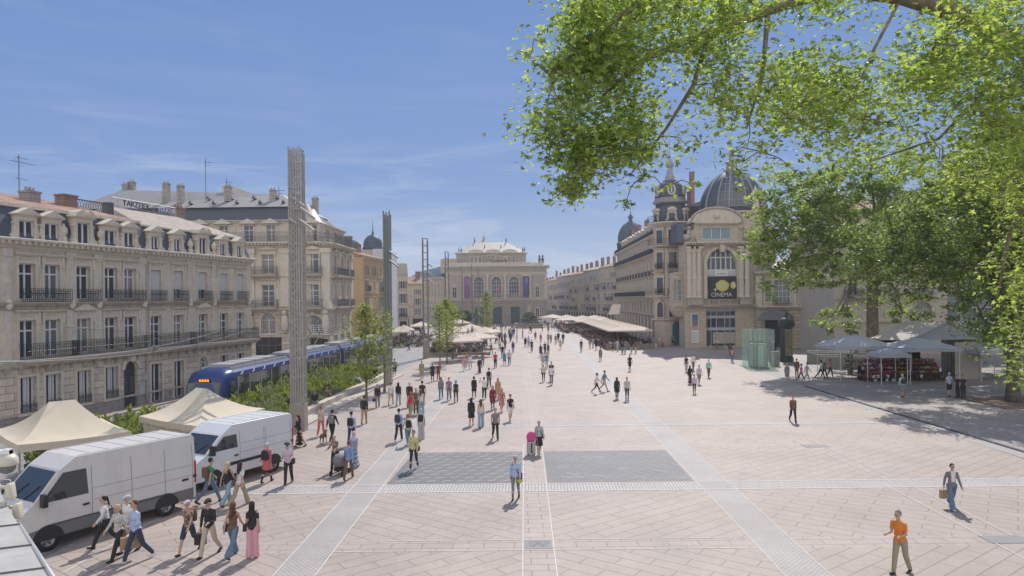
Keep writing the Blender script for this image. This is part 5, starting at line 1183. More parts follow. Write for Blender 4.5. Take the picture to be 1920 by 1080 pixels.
# red van/car glimpsed on the street beyond
def small_car(label, x, y, rz, col, name='parked_car'):
    r = thing(name, label, 'car', (x, y, 0), rz); m_ = MB(); n = 7
    o_ = [(0,.4),(0,.85),(.9,.95),(1.5,1.42),(3.0,1.45),(3.7,.95),(4.1,.85),(4.1,.4)]
    m_.prism(o_, -.82, .82); me = m_.mesh('body', mat(name+'_paint_'+label.split()[0], col, .35)); bm = bmesh.new(); bm.from_mesh(me); bmesh.ops.bevel(bm, geom=bm.edges[:], offset=.08, segments=2, affect='EDGES'); bm.to_mesh(me); bm.free(); inst('body', me, r)
    m_ = MB(); 
    for sy in (-1, 1): m_.prism([(1.1,1.0),(1.55,1.36),(2.95,1.38),(3.4,1.0)], sy*.823, sy*.84)
    m_.build('side_windows', GLASS, r)
    for x_ in (.8, 3.3):
        for sy in (-1, 1): m_ = MB(); m_.tube((x_, sy*.68, .32), (x_, sy*.85, .32), .32, n=14); m_.build('wheel', RUBBER, r)
small_car('red car parked beyond the tram by the ochre house', -24.0, 100, R(8), (.45,.03,.03))

# ================================================================ planting bed, bench wall, hedge
mb = MB(); bed = [(-14.15,40.8), (-13.95,47), (-13.2,60), (-12.75,69.5), (-15.2,70.5), (-17.3,58), (-17.9,43.5), (-19.6,40.5), (-22.4,35), (-21.9,31), (-18.6,27.5), (-16.6,33)]
mb.prism([(-14.05,40.2), (-13.6,40.2), (-13.35,47), (-12.6,60), (-12.1,70), (-12.75,70.4), (-13.2,60), (-13.9,47)], -.02, .46, 'z')
o = mb.build('bench_wall', paving('bench_stone', (.50,.44,.37), 0, 1.5, .6, .012, .7)); tag(o, 'low pale stone bench wall edging the green planting bed', 'bench wall')
mb = MB(); mb.prism([(-13.6,40.2), (-12.6,40.2), (-12.3,47), (-11.6,60), (-11.0,70), (-12.1,70), (-12.6,60), (-13.35,47)], -.02, .10, 'z'); o = mb.build('bench_step', paving('bench_step_stone', (.46,.41,.36), 0, 1.5, .6, .012, .7), None); o['kind'] = 'structure'
SOIL = mat('planting_soil', (.05,.06,.03), .95)
def bedh(x, y):
    e = (-x - 13.2 - (y-60)*-.02)   # distance from the bench side
    return min(1.38, .42+max(0, e)*.35) + .22*mnoise.noise(Vector((x*.9, y*.9, 0)))
def inpoly(x, y, pl):
    c = False; j = len(pl)-1
    for i in range(len(pl)):
        if (pl[i][1] > y) != (pl[j][1] > y) and x < (pl[j][0]-pl[i][0])*(y-pl[i][1])/(pl[j][1]-pl[i][1])+pl[i][0]: c = not c
        j = i
    return c
LG = [leafmat('hedge_leaf_bright', (.20,.25,.07)), leafmat('hedge_leaf_mid', (.13,.18,.06)), leafmat('hedge_leaf_grey', (.24,.27,.19), .3)]
mb = MB(); mb.prism(bed, 0, .42, 'z'); o = mb.build('planting_bed', SOIL); o['kind'] = 'structure'
rnd = random.Random(11); mb = MB(); n = 0
while n < 50000:
    x = rnd.uniform(-22.5, -12.7); y = rnd.uniform(27.5, 70.5)
    if not inpoly(x, y, bed): continue
    n += 1; cl = mnoise.noise(Vector((x*.55, y*.55, 3.1)))
    tuft = abs(mnoise.noise(Vector((x*1.6, y*1.6, 9))))
    z = bedh(x, y)*(.72+.9*tuft) * rnd.uniform(.45, 1.0) + .12
    mb.mi = (2 if cl > .12 else (0 if cl < -.02 else 1)) if rnd.random() < .8 else rnd.randrange(3)
    a = rnd.uniform(0, 2*PI); s_ = rnd.uniform(.06, .13); t = rnd.uniform(-.6, .6); up = rnd.uniform(.10, .30)
    dx, dy = math.cos(a)*s_, math.sin(a)*s_
    mb.add([(x-dx*.5,y-dy*.5,z), (x+dx*.5,y+dy*.5,z), (x+dx*.8+t*up, y+dy*.8-t*up, z+up*.7), (x+t*up, y+t*up, z+up)], [(0,1,2,3)])
o = mb.build('shrub_planting', LG); tag(o, 'dense mixed green and grey-green shrubs filling the raised bed beside the tram', 'shrub planting', kind='stuff')

# ================================================================ trees
def leaf_shape(mb, p, s, rnd, star=True):
    q = Matrix.Rotation(rnd.uniform(0, 2*PI), 3, 'Z') @ Matrix.Rotation(rnd.gauss(0, .75), 3, 'X') @ Matrix.Rotation(rnd.uniform(0, 2*PI), 3, 'Z')
    if star: rr = (1, .42, .95, .45, .8, .3, .25, .3, .8, .45, .95, .42)
    else: rr = (1, .5, .9, .45, .8, .5)
    n = len(rr); vs = [p + q @ Vector((rr[i]*s*math.cos(2*PI*i/n), rr[i]*s*math.sin(2*PI*i/n), .12*s*math.sin(i*2.1))) for i in range(n)]
    mb.add(vs, [tuple(range(n))])
PL = [leafmat('plane_leaf_bright', (.275,.36,.10), .6), leafmat('plane_leaf_mid', (.18,.25,.075), .55), leafmat('plane_leaf_dark', (.105,.155,.055), .45)]
PL_SHADED = [leafmat('shaded_leaf_bright', (.19,.27,.065), .5), leafmat('shaded_leaf_mid', (.12,.18,.05), .45), leafmat('shaded_leaf_dark', (.07,.11,.035), .4)]  # same plane leaves, with the shade of the crowns put into the colour
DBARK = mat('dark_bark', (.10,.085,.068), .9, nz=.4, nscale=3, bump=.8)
def limb(mb, p, d, r, L, rnd, tips, depth=0, bend=.25):
    pts = [p.copy()]; rs = [r]; n = 5; dd = d.copy()
    for i in range(n):
        dd = (dd + Vector((rnd.gauss(0, bend), rnd.gauss(0, bend), rnd.gauss(0, bend*.6)+.05))*.5).normalized(); pts.append(pts[-1]+dd*L/n); rs.append(r*(1-.62*(i+1)/n))
    mb.path(pts, rs, 7 if depth < 2 else 5)
    if depth >= 3: tips.append(pts[-1]); tips.append(pts[3]); return
    for k in range(3 if depth < 2 else 2):
        i = rnd.randint(2, n); nd = (dd + Vector((rnd.gauss(0,.7), rnd.gauss(0,.7), rnd.gauss(.15,.45)))).normalized(); limb(mb, pts[i], nd, rs[i]*.7, L*.68, rnd, tips, depth+1, bend)
def plane_tree(label, x, y, trunk_r, fork_z, lobes, nleaf, ls, seed, lean=(0,0), low=None, group=None, lm=PL, bk=None):
    bk = bk or BARK
    rnd = random.Random(seed); r = thing('plane_tree', label, 'tree', (x, y, 0), 0, group)
    mb = MB(); pts = [Vector((lean[0]*t*t, lean[1]*t*t, fork_z*t)) for t in (0, .06, .15, .4, .7, 1)]; rs = [trunk_r*k for k in (1.5, 1.15, 1.0, .9, .85, .8)]
    mb.path(pts, rs, 12); mb.build('trunk', bk, r, True)
    mb = MB(); tips = []
    for (c, rad) in lobes:
        c = Vector(c); st = pts[-1] - Vector((0,0,rnd.uniform(0, 1.2))); d = c-st; k = max(4, 5)
        seg = [st.lerp(c, t)+Vector((rnd.gauss(0,.3), rnd.gauss(0,.3), .9*math.sin(t*PI)+rnd.gauss(0,.15)))*(1 if 0 < t < 1 else 0) for t in (0, .25, .5, .75, 1)]
        mb.path(seg, [trunk_r*.42, trunk_r*.33, trunk_r*.25, trunk_r*.16, .05], 7)
        for i in range(6):
            b = seg[rnd.randint(1, 4)]; e = c + Vector((rnd.uniform(-1,1)*rad[0]*.8, rnd.uniform(-1,1)*rad[1]*.8, rnd.uniform(-.8,.9)*rad[2])); m_ = b.lerp(e, .5)+Vector((0,0,.4)); mb.path([b, m_, e], [.09, .06, .02], 5)
    mb.build('limbs', bk, r)
    mb = MB(); tot = sum(a[1][0]*a[1][1]*a[1][2] for a in lobes)
    for (c, rad) in lobes:
        c = Vector(c); n = int(nleaf*rad[0]*rad[1]*rad[2]/tot); clumps = []
        for i in range(max(8, n//55)):
            v = Vector((rnd.gauss(0,1), rnd.gauss(0,1), rnd.gauss(0,1))).normalized()*(rnd.random()**.42); clumps.append((Vector((c.x+v.x*rad[0], c.y+v.y*rad[1], c.z+v.z*rad[2])), rnd.uniform(.35, .95)))
        for i in range(n):
            cc, cr = clumps[i % len(clumps)]; v = Vector((rnd.gauss(0,.5), rnd.gauss(0,.5), rnd.gauss(0,.36)))*cr
            u = rnd.random(); mb.mi = 0 if u < .4 else (1 if u < .8 else 2); leaf_shape(mb, cc+v, ls*rnd.uniform(.6, 1.25), rnd, False)
    mb.build('crown', lm, r)
    return r
# large plane over the flower stall
plane_tree('large plane tree rising behind the blue-roofed flower stall', 37.4, 72, .62, 12, [((-6.5,-2,14),(6.2,6,6.2)), ((-1,-2,18.6),(7,6,5.0)), ((6,0,14.5),(6,6,6)), ((11,1,12),(5,5,5)), ((-11.8,-2,14.2),(3.2,3.5,4.2)), ((-8.5,-1,18.2),(4,4,3.6)), ((-10,-3,10.8),(3.6,3.5,3.8)), ((-3.4,.5,5.4),(3.3,2.4,2.3)), ((3.4,.5,5.8),(3.6,2.4,2.3)), ((1,1,11.8),(4,3,2))], 56000, .185, 3)
plane_tree('plane tree with dark leaning trunk in a square pit right of the flower stall', 34.9, 48.4, .40, 8.5, [((-6.4,3,10.8),(4.2,4,4.2)), ((-2.6,0,11.2),(4.8,4.5,4.8)), ((3.2,0,11),(5,5,6)), ((0,-2,16),(6.5,5,3.4)), ((-1.9,0,5.6),(3.0,2.6,2.4)), ((2.8,1,5.4),(3.5,3,3.4))], 56000, .15, 5, (.3,.2), lm=PL_SHADED, bk=DBARK)
plane_tree('tall plane tree at the right edge whose crown hides the glazed building', 46.5, 62, .6, 11, [((-4,0,14),(6.5,5,6)), ((3,0,13),(7,6,7)), ((0,-3,19),(9,6,5)), ((2,0,6.5),(5,4,3))], 30000, .2, 8, lm=PL_SHADED, bk=DBARK)
mb = MB(); mb.prism([(32.4,45.6), (38.5,45.6), (38.5,51), (32.4,51)], .004, .06, 'z'); o = mb.build('tree_pit', mat('tree_pit_soil', (.17,.115,.085), .95, nz=.4, nscale=12)); tag(o, 'square brown soil pit around the leaning plane trunk', 'tree pit')
# overhanging plane: trunk outside the frame to the right, boughs arching over the view
def over_tree():
    rnd = random.Random(21); r = thing('plane_tree', 'nearest plane tree with big bright leaves overhanging the top right corner', 'tree', (22.5, 19, 0))
    o = Vector((22.5, 19, 0)); mb = MB(); mb.path([(0,0,0), (0,0,.6), (0,0,3), (-.2,0,7), (-.6,-.2,10.2)], [.75,.6,.52,.48,.44], 12); mb.build('trunk', BARK, r, True)
    fork = Vector((-.6,-.2,10.2)); mb = MB()
    def W(px, py, Y): return P(px, py, Y) - o
    boughs = [([W(1990,120,18.5), W(1880,70,18), W(1780,20,17.6), W(1690,-6,17.2), W(1560,-20,17), W(1440,20,16.6), W(1330,60,16.2), W(1210,110,16), W(1130,180,15.8)], [.30,.26,.22,.19,.15,.12,.09,.06,.03]),
              ([W(1560,-20,17), W(1400,-60,16), W(1240,-20,15.6), W(1120,60,15.4), W(1030,140,15.2), W(985,100,15)], [.12,.10,.08,.06,.04,.02]),
              ([W(1690,-6,17.2), W(1640,90,17), W(1600,180,17), W(1560,230,17)], [.05,.04,.025,.012]),
              ([W(1880,70,18), W(1840,180,18), W(1760,260,18), W(1640,300,18)], [.07,.055,.04,.02]),
              ([W(1330,60,16.2), W(1300,160,16.2), W(1250,240,16.2), W(1180,330,16)], [.06,.05,.035,.015]),
              ([W(1440,20,16.6), W(1430,140,16.6), W(1400,240,16.6)], [.07,.05,.02]),
              ([W(2000,300,19), W(1930,360,19), W(1890,450,19), W(1870,560,19)], [.14,.10,.06,.02])]
    mb.path([fork, fork.lerp(boughs[0][0][0], .5)+Vector((0,0,.5)), boughs[0][0][0]], [.42,.36,.3], 9); mb.path([fork, fork.lerp(boughs[6][0][0], .5), boughs[6][0][0]], [.3,.2,.14], 7)
    for pts, rs in boughs: mb.path(pts, rs, 8)
    # leaf clusters: (px, py, spread px, depth, count)
    lf = MB(); att = [p for pts, _ in boughs for p in pts]
    mask = []
    cl = []
    def region(poly, Yr, n, spread=(26, 58), dens=55, hang=True):
        k = 0; xs = [a for a, b in poly]; ys = [b for a, b in poly]
        while k < n:
            x = rnd.uniform(min(xs), max(xs)); y = rnd.uniform(min(ys), max(ys))
            if not inpoly(x, y, poly): continue
            if mnoise.noise(Vector((x*.0065, y*.0085, 4.2))) > .16: continue      # gaps of sky
            k += 1; Y = rnd.uniform(*Yr); cl.append((x, y, rnd.uniform(*spread), Y, dens))
    region([(1085,-30), (1330,-40), (1560,-30), (1920,-30), (1960,200), (1960,250), (1780,270), (1640,250), (1560,290), (1470,275), (1400,310), (1340,320), (1270,300), (1225,335), (1180,375), (1150,350), (1090,290), (1010,265), (1000,220), (1075,200), (1030,150), (1040,90)], (14.2, 19.0), 390)
    region([(1040,240), (1180,240), (1240,320), (1190,400), (1150,360), (1090,375), (1040,350)], (15, 17), 40, (14, 30), 48)
    region([(1035,50), (1120,0), (1150,120), (1060,190), (1020,130)], (14.6, 16.5), 28, (14, 30), 48)
    region([(1700,240), (1960,230), (1960,340), (1860,380), (1760,320)], (16, 20), 40)
    region([(1880,330), (1980,330), (1980,740), (1890,730), (1862,640), (1895,560), (1858,480)], (18, 21), 46, (16, 30), 50)
    for (x, y, s_, n) in ((985,98,12,14), (965,105,8,8), (1010,75,12,14), (1005,255,14,20), (1028,300,10,12), (1030,378,7,8), (1058,360,10,14), (1172,385,12,20), (1205,330,10,12), (1300,345,12,14), (1385,325,12,14), (1500,330,14,18), (1430,285,22,30), (1370,290,20,30), (1290,275,20,30), (1245,352,8,9)): cl.append((x, y, s_, 15.6, n))
    dense = []
    for pts, _ in boughs:
        for a_, b_ in zip(pts, pts[1:]): dense += [a_.lerp(b_, t/6) for t in range(6)]
    cl2 = sorted(cl, key=lambda k_: min((q-W(k_[0], k_[1], k_[3])).length for q in dense)); nodes = list(dense)
    for (x, y, s_, Y, dens) in cl2:
        c = W(x, y, Y); sp = s_/1300*Y
        a = min(nodes, key=lambda q: (q-c).length); mid = a.lerp(c, .5)+Vector((rnd.gauss(0,.08), rnd.gauss(0,.08), .12)); mb.path([a, mid, c], [.016, .012, .008], 4); nodes += [c, mid]
        for i in range(dens):
            v = Vector((rnd.gauss(0,1)*sp*.7, rnd.gauss(0,1)*sp*1.2, rnd.gauss(0,1)*sp*.62)); u = rnd.random(); lf.mi = 0 if u < .45 else (1 if u < .85 else 2)
            leaf_shape(lf, c+v, rnd.uniform(.06, .125), rnd, True)
    mb.build('boughs', BARK, r, True); lf.build('crown', PL, r)
over_tree()
# young street trees
YL = [leafmat('young_leaf_bright', (.22,.27,.05), .5), leafmat('young_leaf_mid', (.13,.18,.035), .45)]
def young_tree(label, px, py, top, wpx, seed, lo=.35, nl=1400, shape=1.0):
    g = G(px, py); rnd = random.Random(seed); r = thing('young_tree', label, 'tree', (g.x, g.y, 0), 0, 'young trees along the tramway'); h = ZY(px, top, g.y); wd = wpx/1300*g.y/2
    mb = MB(); mb.path([(0,0,0), (.02,0,h*.3), (-.03,.02,h*.6), (0,0,h*.97)], [.13,.10,.07,.02], 8); mb.build('trunk', BARK, r)
    mb = MB(); lf = MB()
    for k in range(26):
        z = h*(lo+(1-lo)*k/26); prof = math.sin(PI*min(1, ((z/h-lo)/(1-lo))*.85+.15))**.8; a = k*2.4; L = wd*prof*rnd.uniform(.6, 1.1)
        e = Vector((L*math.cos(a), L*math.sin(a), z+L*.7)); mb.path([(0,0,z), (e.x*.5,e.y*.5,z+L*.25), e], [.03,.02,.006], 4)
        for i in range(nl//26):
            t = rnd.uniform(.25, 1.1); p = Vector((0,0,z)).lerp(e, t)+Vector((rnd.gauss(0,.2), rnd.gauss(0,.2), rnd.gauss(0,.2))); lf.mi = rnd.random() > .6; leaf_shape(lf, p, rnd.uniform(.07,.15), rnd, False)
    mb.build('branches', BARK, r); lf.build('crown', YL, r)
    mb = MB(); mb.box(-.7,.7,-.7,.7,.004,.03); mb.build('tree_grate', IRONG, r)
young_tree('young tree nearest the bench with a wide low crown', 687, 750, 572, 78, 1, .18, 2300)
young_tree('sparse young tree beside the second light mast', 721, 737, 585, 70, 2, .25, 500)
young_tree('young tree with dark trunk first in the row of three before the cafe', 825, 693, 572, 46, 3, .3, 1300)
young_tree('middle young tree of the row of three before the cafe', 838, 683, 562, 44, 4, .3, 1900)
young_tree('third young tree of the row before the cafe, farthest of them', 849, 674, 570, 40, 5, .3, 1300)
young_tree('narrow columnar green tree in front of the opera doors', 913, 648, 545, 36, 6, .2, 2400)
rnd = random.Random(5); r = thing('round_shrub', 'rounded olive green shrub in front of the opera wall', 'shrub', (-12.5, 170, 0)); mb = MB(); mb.tube((0,0,0),(0,0,2.5),.2,.15,8); mb.build('stem', BARK, r); mb = MB()
for i in range(1500): v = Vector((rnd.gauss(0,1), rnd.gauss(0,1), rnd.gauss(0,1))).normalized()*rnd.uniform(.7,1.05); leaf_shape(mb, Vector((v.x*3.4, v.y*2, 3.4+v.z*1.5)), .28, rnd, False)
mb.build('crown', [mat('olive_foliage', (.11,.13,.05), .8, nz=.3)], r)
# ================================================================ vans
def bevel_mesh(mb, name, mats, off, seg=3, smooth=True):
    me = mb.mesh(name, mats); bm = bmesh.new(); bm.from_mesh(me); bmesh.ops.recalc_face_normals(bm, faces=bm.faces)
    bmesh.ops.bevel(bm, geom=[e for e in bm.edges if e.calc_length() > off*2.2], offset=off, segments=seg, affect='EDGES', profile=.5, clamp_overlap=True)
    if smooth:
        for f_ in bm.faces: f_.smooth = f_.calc_area() < .05
    bm.to_mesh(me); bm.free(); return me
VANW = mat('van_white_paint', (.60,.59,.57), .32, nz=.04, nscale=1.2, stain=.22); VANB = mat('van_cool_white_paint', (.62,.64,.66), .3, nz=.03, nscale=1.2)
SILLG = mat('grey_plastic_sill', (.16,.155,.155), .7, nz=.1); VG = glassy('van_glass', (.035,.045,.05), .05); SEAM = mat('panel_seam', (.16,.16,.16), .8); LRED = mat('red_tail_light', (.45,.01,.015), .2); LCL = mat('clear_headlight', (.5,.52,.55), .15)
def wheel(parent, x, sy, r=.36):
    m_ = MB(); y0, y1 = sy*.74, sy*1.0; m_.lathe((0,0,0), [(r*.62,-.12),(r*.92,-.13),(r,-.09),(r,.09),(r*.92,.13),(r*.62,.12),(r*.62,-.12)], 22, caps=False)
    ty = m_.mesh('wheel', RUBBER, True); o = inst('wheel', ty, parent, (x, sy*.87, r)); o.rotation_euler = (PI/2, 0, 0)
    m_ = MB(); m_.lathe((0,0,0), [(r*.63,.10),(r*.6,.06),(r*.3,.03),(r*.16,.10),(0.001,.11)], 18, caps=False)
    m_.lathe((0,0,0), [(r*.63,-.10),(r*.6,-.06),(r*.3,-.03),(r*.16,-.10),(0.001,-.11)], 18, caps=False)
    rim = inst('rim', m_.mesh('rim', mat('grey_wheel_rim', (.32,.32,.33), .4, .6), True), o); 
    m_ = MB()
    for k in range(6): a = k*PI/3; m_.ell((r*.44*math.cos(a), r*.44*math.sin(a), .055), (.035,.035,.02), 6, 4); m_.ell((r*.44*math.cos(a), r*.44*math.sin(a), -.055), (.035,.035,.02), 6, 4)
    inst('rim_holes', m_.mesh('rim_holes', BLACK), o)
def van(label, x, y, rz, L, ht, paint, sill_z, pillar, kind):
    r = thing('parked_van', label, 'van', (x, y, 0), rz); fx = L
    wsb = L-.62; wst = L-1.40 if kind == 0 else L-1.5; zt = ht-.32; zb = 1.52 if kind == 0 else 1.42
    xw = lambda z: wsb-(z-zb)/(zt-zb)*(wsb-wst)
    out = [(0,.42), (0,1.5), (0,ht-.12), (.1,ht), (wst-.5,ht), (wst,zt), (xw(1.5) if zb < 1.5 else wsb, 1.5 if zb < 1.5 else zb), (wsb+(.0 if zb < 1.5 else .03), min(zb,1.499)), (L-.12,1.18), (L,.85), (L,.42)]
    m_ = MB(); n = len(out)
    def hw(z): return 1.0 if z < 1.5 else 1.0-.075*(z-1.5)
    vs = [(p[0], -hw(p[1]), p[1]) for p in out] + [(p[0], hw(p[1]), p[1]) for p in out]
    up_ = (1,2,3,4,5,6) + (() if zb < 1.5 else (7,)); lo_ = (0,1) + ((6,) if zb < 1.5 else ()) + (7,8,9,10)
    m_.add(vs, [up_, lo_, tuple(i+n for i in up_)[::-1], tuple(i+n for i in lo_)[::-1]] + [(i, (i+1) % n, n+(i+1) % n, n+i) for i in range(n)])
    inst('body', bevel_mesh(m_, 'body', paint, .07, 3), r)
    def side(pts, off, m__, name, par=None, sys_=(1, -1)):
        q = MB()
        for sy in sys_:
            a = [(p[0], sy*(hw(p[1])+off), p[1]) for p in pts]; b = [(p[0], sy*(hw(p[1])-.05), p[1]) for p in pts]; k = len(pts); q.add(a+b, [tuple(range(k))] + [(i, (i+1) % k, k+(i+1) % k, k+i) for i in range(k)])
        return q.build(name, m__, par or r)
    wr, wf = 1.15, L-1.02
    # wheel arches (dark) and sill
    def arch(xc, rr): return [(xc+rr*math.cos(PI*(1-i/10)), .36+rr*math.sin(PI*(1-i/10))) for i in range(11)]
    side([(.1,.40), (wr-.46,.40)] + [(p[0],p[1]) for p in arch(wr,.46)] + [(wr+.46,.40), (wf-.46,.40)] + arch(wf,.46) + [(wf+.46,.40), (L-.3,.40), (L-.3,sill_z-.1), (L-1.5,sill_z), (.1,sill_z)], .014, SILLG if kind == 0 else BLACK, 'side_cladding') if kind == 0 else \
        side([(1.7,.80), (wf-.55,.80), (wf-.55,.93), (1.7,.93)], .02, BLACK, 'side_cladding')
    side([(wr-.45,.38)] + arch(wr,.45) + [(wr+.45,.38)], .018, DARK, 'wheel_arch'); side([(wf-.45,.38)] + arch(wf,.45) + [(wf+.45,.38)], .018, DARK, 'wheel_arch')
    for xx in (wr, wf):
        for sy in (-1, 1): wheel(r, xx, sy*1.0, .36)
    dw0, dw1 = L-2.3, wsb-.02
    for s1 in (1, -1): side([(dw0+.08,1.5), (xw(1.5)-.20,1.5), (xw(zt-.1)-.17,zt-.1), (dw0+.12,zt-.1)], .012, VG, 'side_window', None, (s1,))
    wc = MB(); a_ = (xw(zt-.06), zt-.06); b_ = (xw(zb+.05), zb+.05)
    t_ = .022; nx, nz_ = (1.42-2.02), -(wsb-wst-.10); ln = math.hypot(zt-zb, wsb-wst); ux, uz = (zt-zb)/ln, (wsb-wst)/ln
    q = lambda p, yy, o_: (p[0]+ux*o_, yy, p[1]+uz*o_)
    wc.add([q(a_,-.80,.02), q(a_,.80,.02), q(b_,.90,.02), q(b_,-.90,.02), q(a_,-.80,-.04), q(a_,.80,-.04), q(b_,.90,-.04), q(b_,-.90,-.04)], [(0,1,2,3),(0,4,5,1),(1,5,6,2),(2,6,7,3),(3,7,4,0)]); ws = wc.build('windscreen', VG, r)
    wc = MB()
    for yy in (-.35, .35): p0 = q(b_, yy, .035); p1 = q((a_[0]*.5+b_[0]*.5, a_[1]*.5+b_[1]*.5), yy*1.9 if yy > 0 else yy*.1, .04); wc.tube(p0, p1, .015, n=4)
    wc.build('wiper', BLACK, ws)
    # seams, handles
    m_ = MB()
    for xx in (dw0-.04, dw0-1.35, dw0-2.55 if kind == 0 else 1.6, .12):
        for sy in (1, -1): m_.add([(xx-.008,sy*(hw(z)+.006),z) for z in (sill_z, 1.5, ht-.35)] + [(xx+.008,sy*(hw(z)+.006),z) for z in (sill_z, 1.5, ht-.35)], [(0,1,4,3), (1,2,5,4)])
    for z in (1.25, 1.62):
        for sy in (1, -1): m_.add([(.15,sy*(hw(z)+.006),z-.006), (dw0-.1,sy*(hw(z)+.006),z-.006), (dw0-.1,sy*(hw(z+.012)+.006),z+.006), (.15,sy*(hw(z+.012)+.006),z+.006)], [(0,1,2,3)])
    m_.build('panel_seams', SEAM, r)
    for s1 in (1, -1):
     door = side([(dw0,sill_z+.02), (dw1+.05,sill_z+.02), (dw1+.05,1.40), (dw0,1.40)], .004, paint, 'front_door', None, (s1,)); m_ = MB(); m_.box(dw0+.06, dw0+.26, s1*1.0, s1*1.035, 1.14, 1.20); m_.build('handle', BLACK, door)
    m_ = MB(); m_.box(-.03, .10, .97, 1.01, 1.15, 1.25); m_.box(.3, .55, 1.0, 1.02, 1.1, 1.17); m_.build('hinges', BLACK, r)
    for sy in (1, -1):
        m_ = MB(); m_.box(dw1-.25, dw1-.1, sy*1.08, sy*1.30, 1.42, 1.82); m_.box(dw1-.22, dw1-.14, sy*.95, sy*1.1, 1.4, 1.46); inst('mirror', bevel_mesh(m_, 'mirror', BLACK, .02, 2), r)
        m_ = MB(); m_.box(-.02, .05, sy*.90, sy*1.005, .95, 1.75); m_.build('tail_light', LRED, r)
        m_ = MB(); m_.ell((L-.10, sy*.72, .98), (.12,.2,.13), 10, 6); m_.build('headlight', LCL, r, True)
    m_ = MB(); m_.box(L-.18, L+.05, -.9, .9, .40, .72); inst('front_bumper', bevel_mesh(m_, 'front_bumper', SILLG, .05, 2), r)
    m_ = MB(); m_.box(-.10, .1, -.95, .95, .40, .62); inst('rear_bumper', bevel_mesh(m_, 'rear_bumper', SILLG, .04, 2), r)
    m_ = MB(); m_.box(L+.051, L+.06, -.26, .26, .5, .61); m_.build('number_plate', mat('plate_white', (.6,.6,.55), .5), r)
    m_ = MB(); m_.box(L-.02, L+.03, -.5, .5, .78, 1.0)
    for k in range(4): m_.box(L+.03, L+.04, -.5, .5, .80+.05*k, .82+.05*k)
    m_.build('grille', BLACK, r)
    m_ = MB(); k = 0; xx = .5
    while xx < wst-.7: m_.box(xx, xx+.05, -.78, .78, ht-.002, ht+.02); xx += .62
    m_.box(.2, wst-.6, -.84, -.80, ht-.01, ht+.025); m_.box(.2, wst-.6, .80, .84, ht-.01, ht+.025); m_.build('roof_ribs', paint, r)
    m_ = MB(); m_.box(dw0-1.25, dw0-1.1, 1.005, 1.03, .62, .70); m_.build('side_marker', mat('orange_marker', (.7,.25,.04), .4), r)
    m_ = MB(); m_.box(wst-.5, wst-.2, -.4, -.1, 1.3, 1.75); m_.box(wst-.5, wst-.2, .3, .6, 1.3, 1.75); m_.box(wst-.48, wst-.22, -.35, -.15, 1.75, 1.95); m_.build('seats', mat('grey_seat', (.10,.10,.11), .9), r)
    return r
# van 1
def place(tx, ty, fx, fy, L): # near tail corner and near front corner -> centre rear position and heading
    d = Vector((fx-tx, fy-ty)).normalized(); off = Vector((d.y, -d.x)); return tx+off.x, ty+off.y, math.atan2(d.y, d.x)
x, y, a = place(-11.75, 25.6, -14.78, 20.42, 6.0); van('long white panel van with grey lower sills, nearest the camera', x, y, a, 6.05, 2.72, VANW, .78, 0, 0)
x, y, a = place(-10.15, 31.9, -12.6, 27.15, 5.3); van('shorter cool white panel van with black side strip, parked behind the long van', x, y, a, 5.35, 2.46, VANB, .62, 0, 1)
x, y = (1022-960)/1300*196, 196; van('small white van parked near the fountain under the far houses', x+2, y, R(178), 5.2, 2.3, VANB, .6, 0, 1)

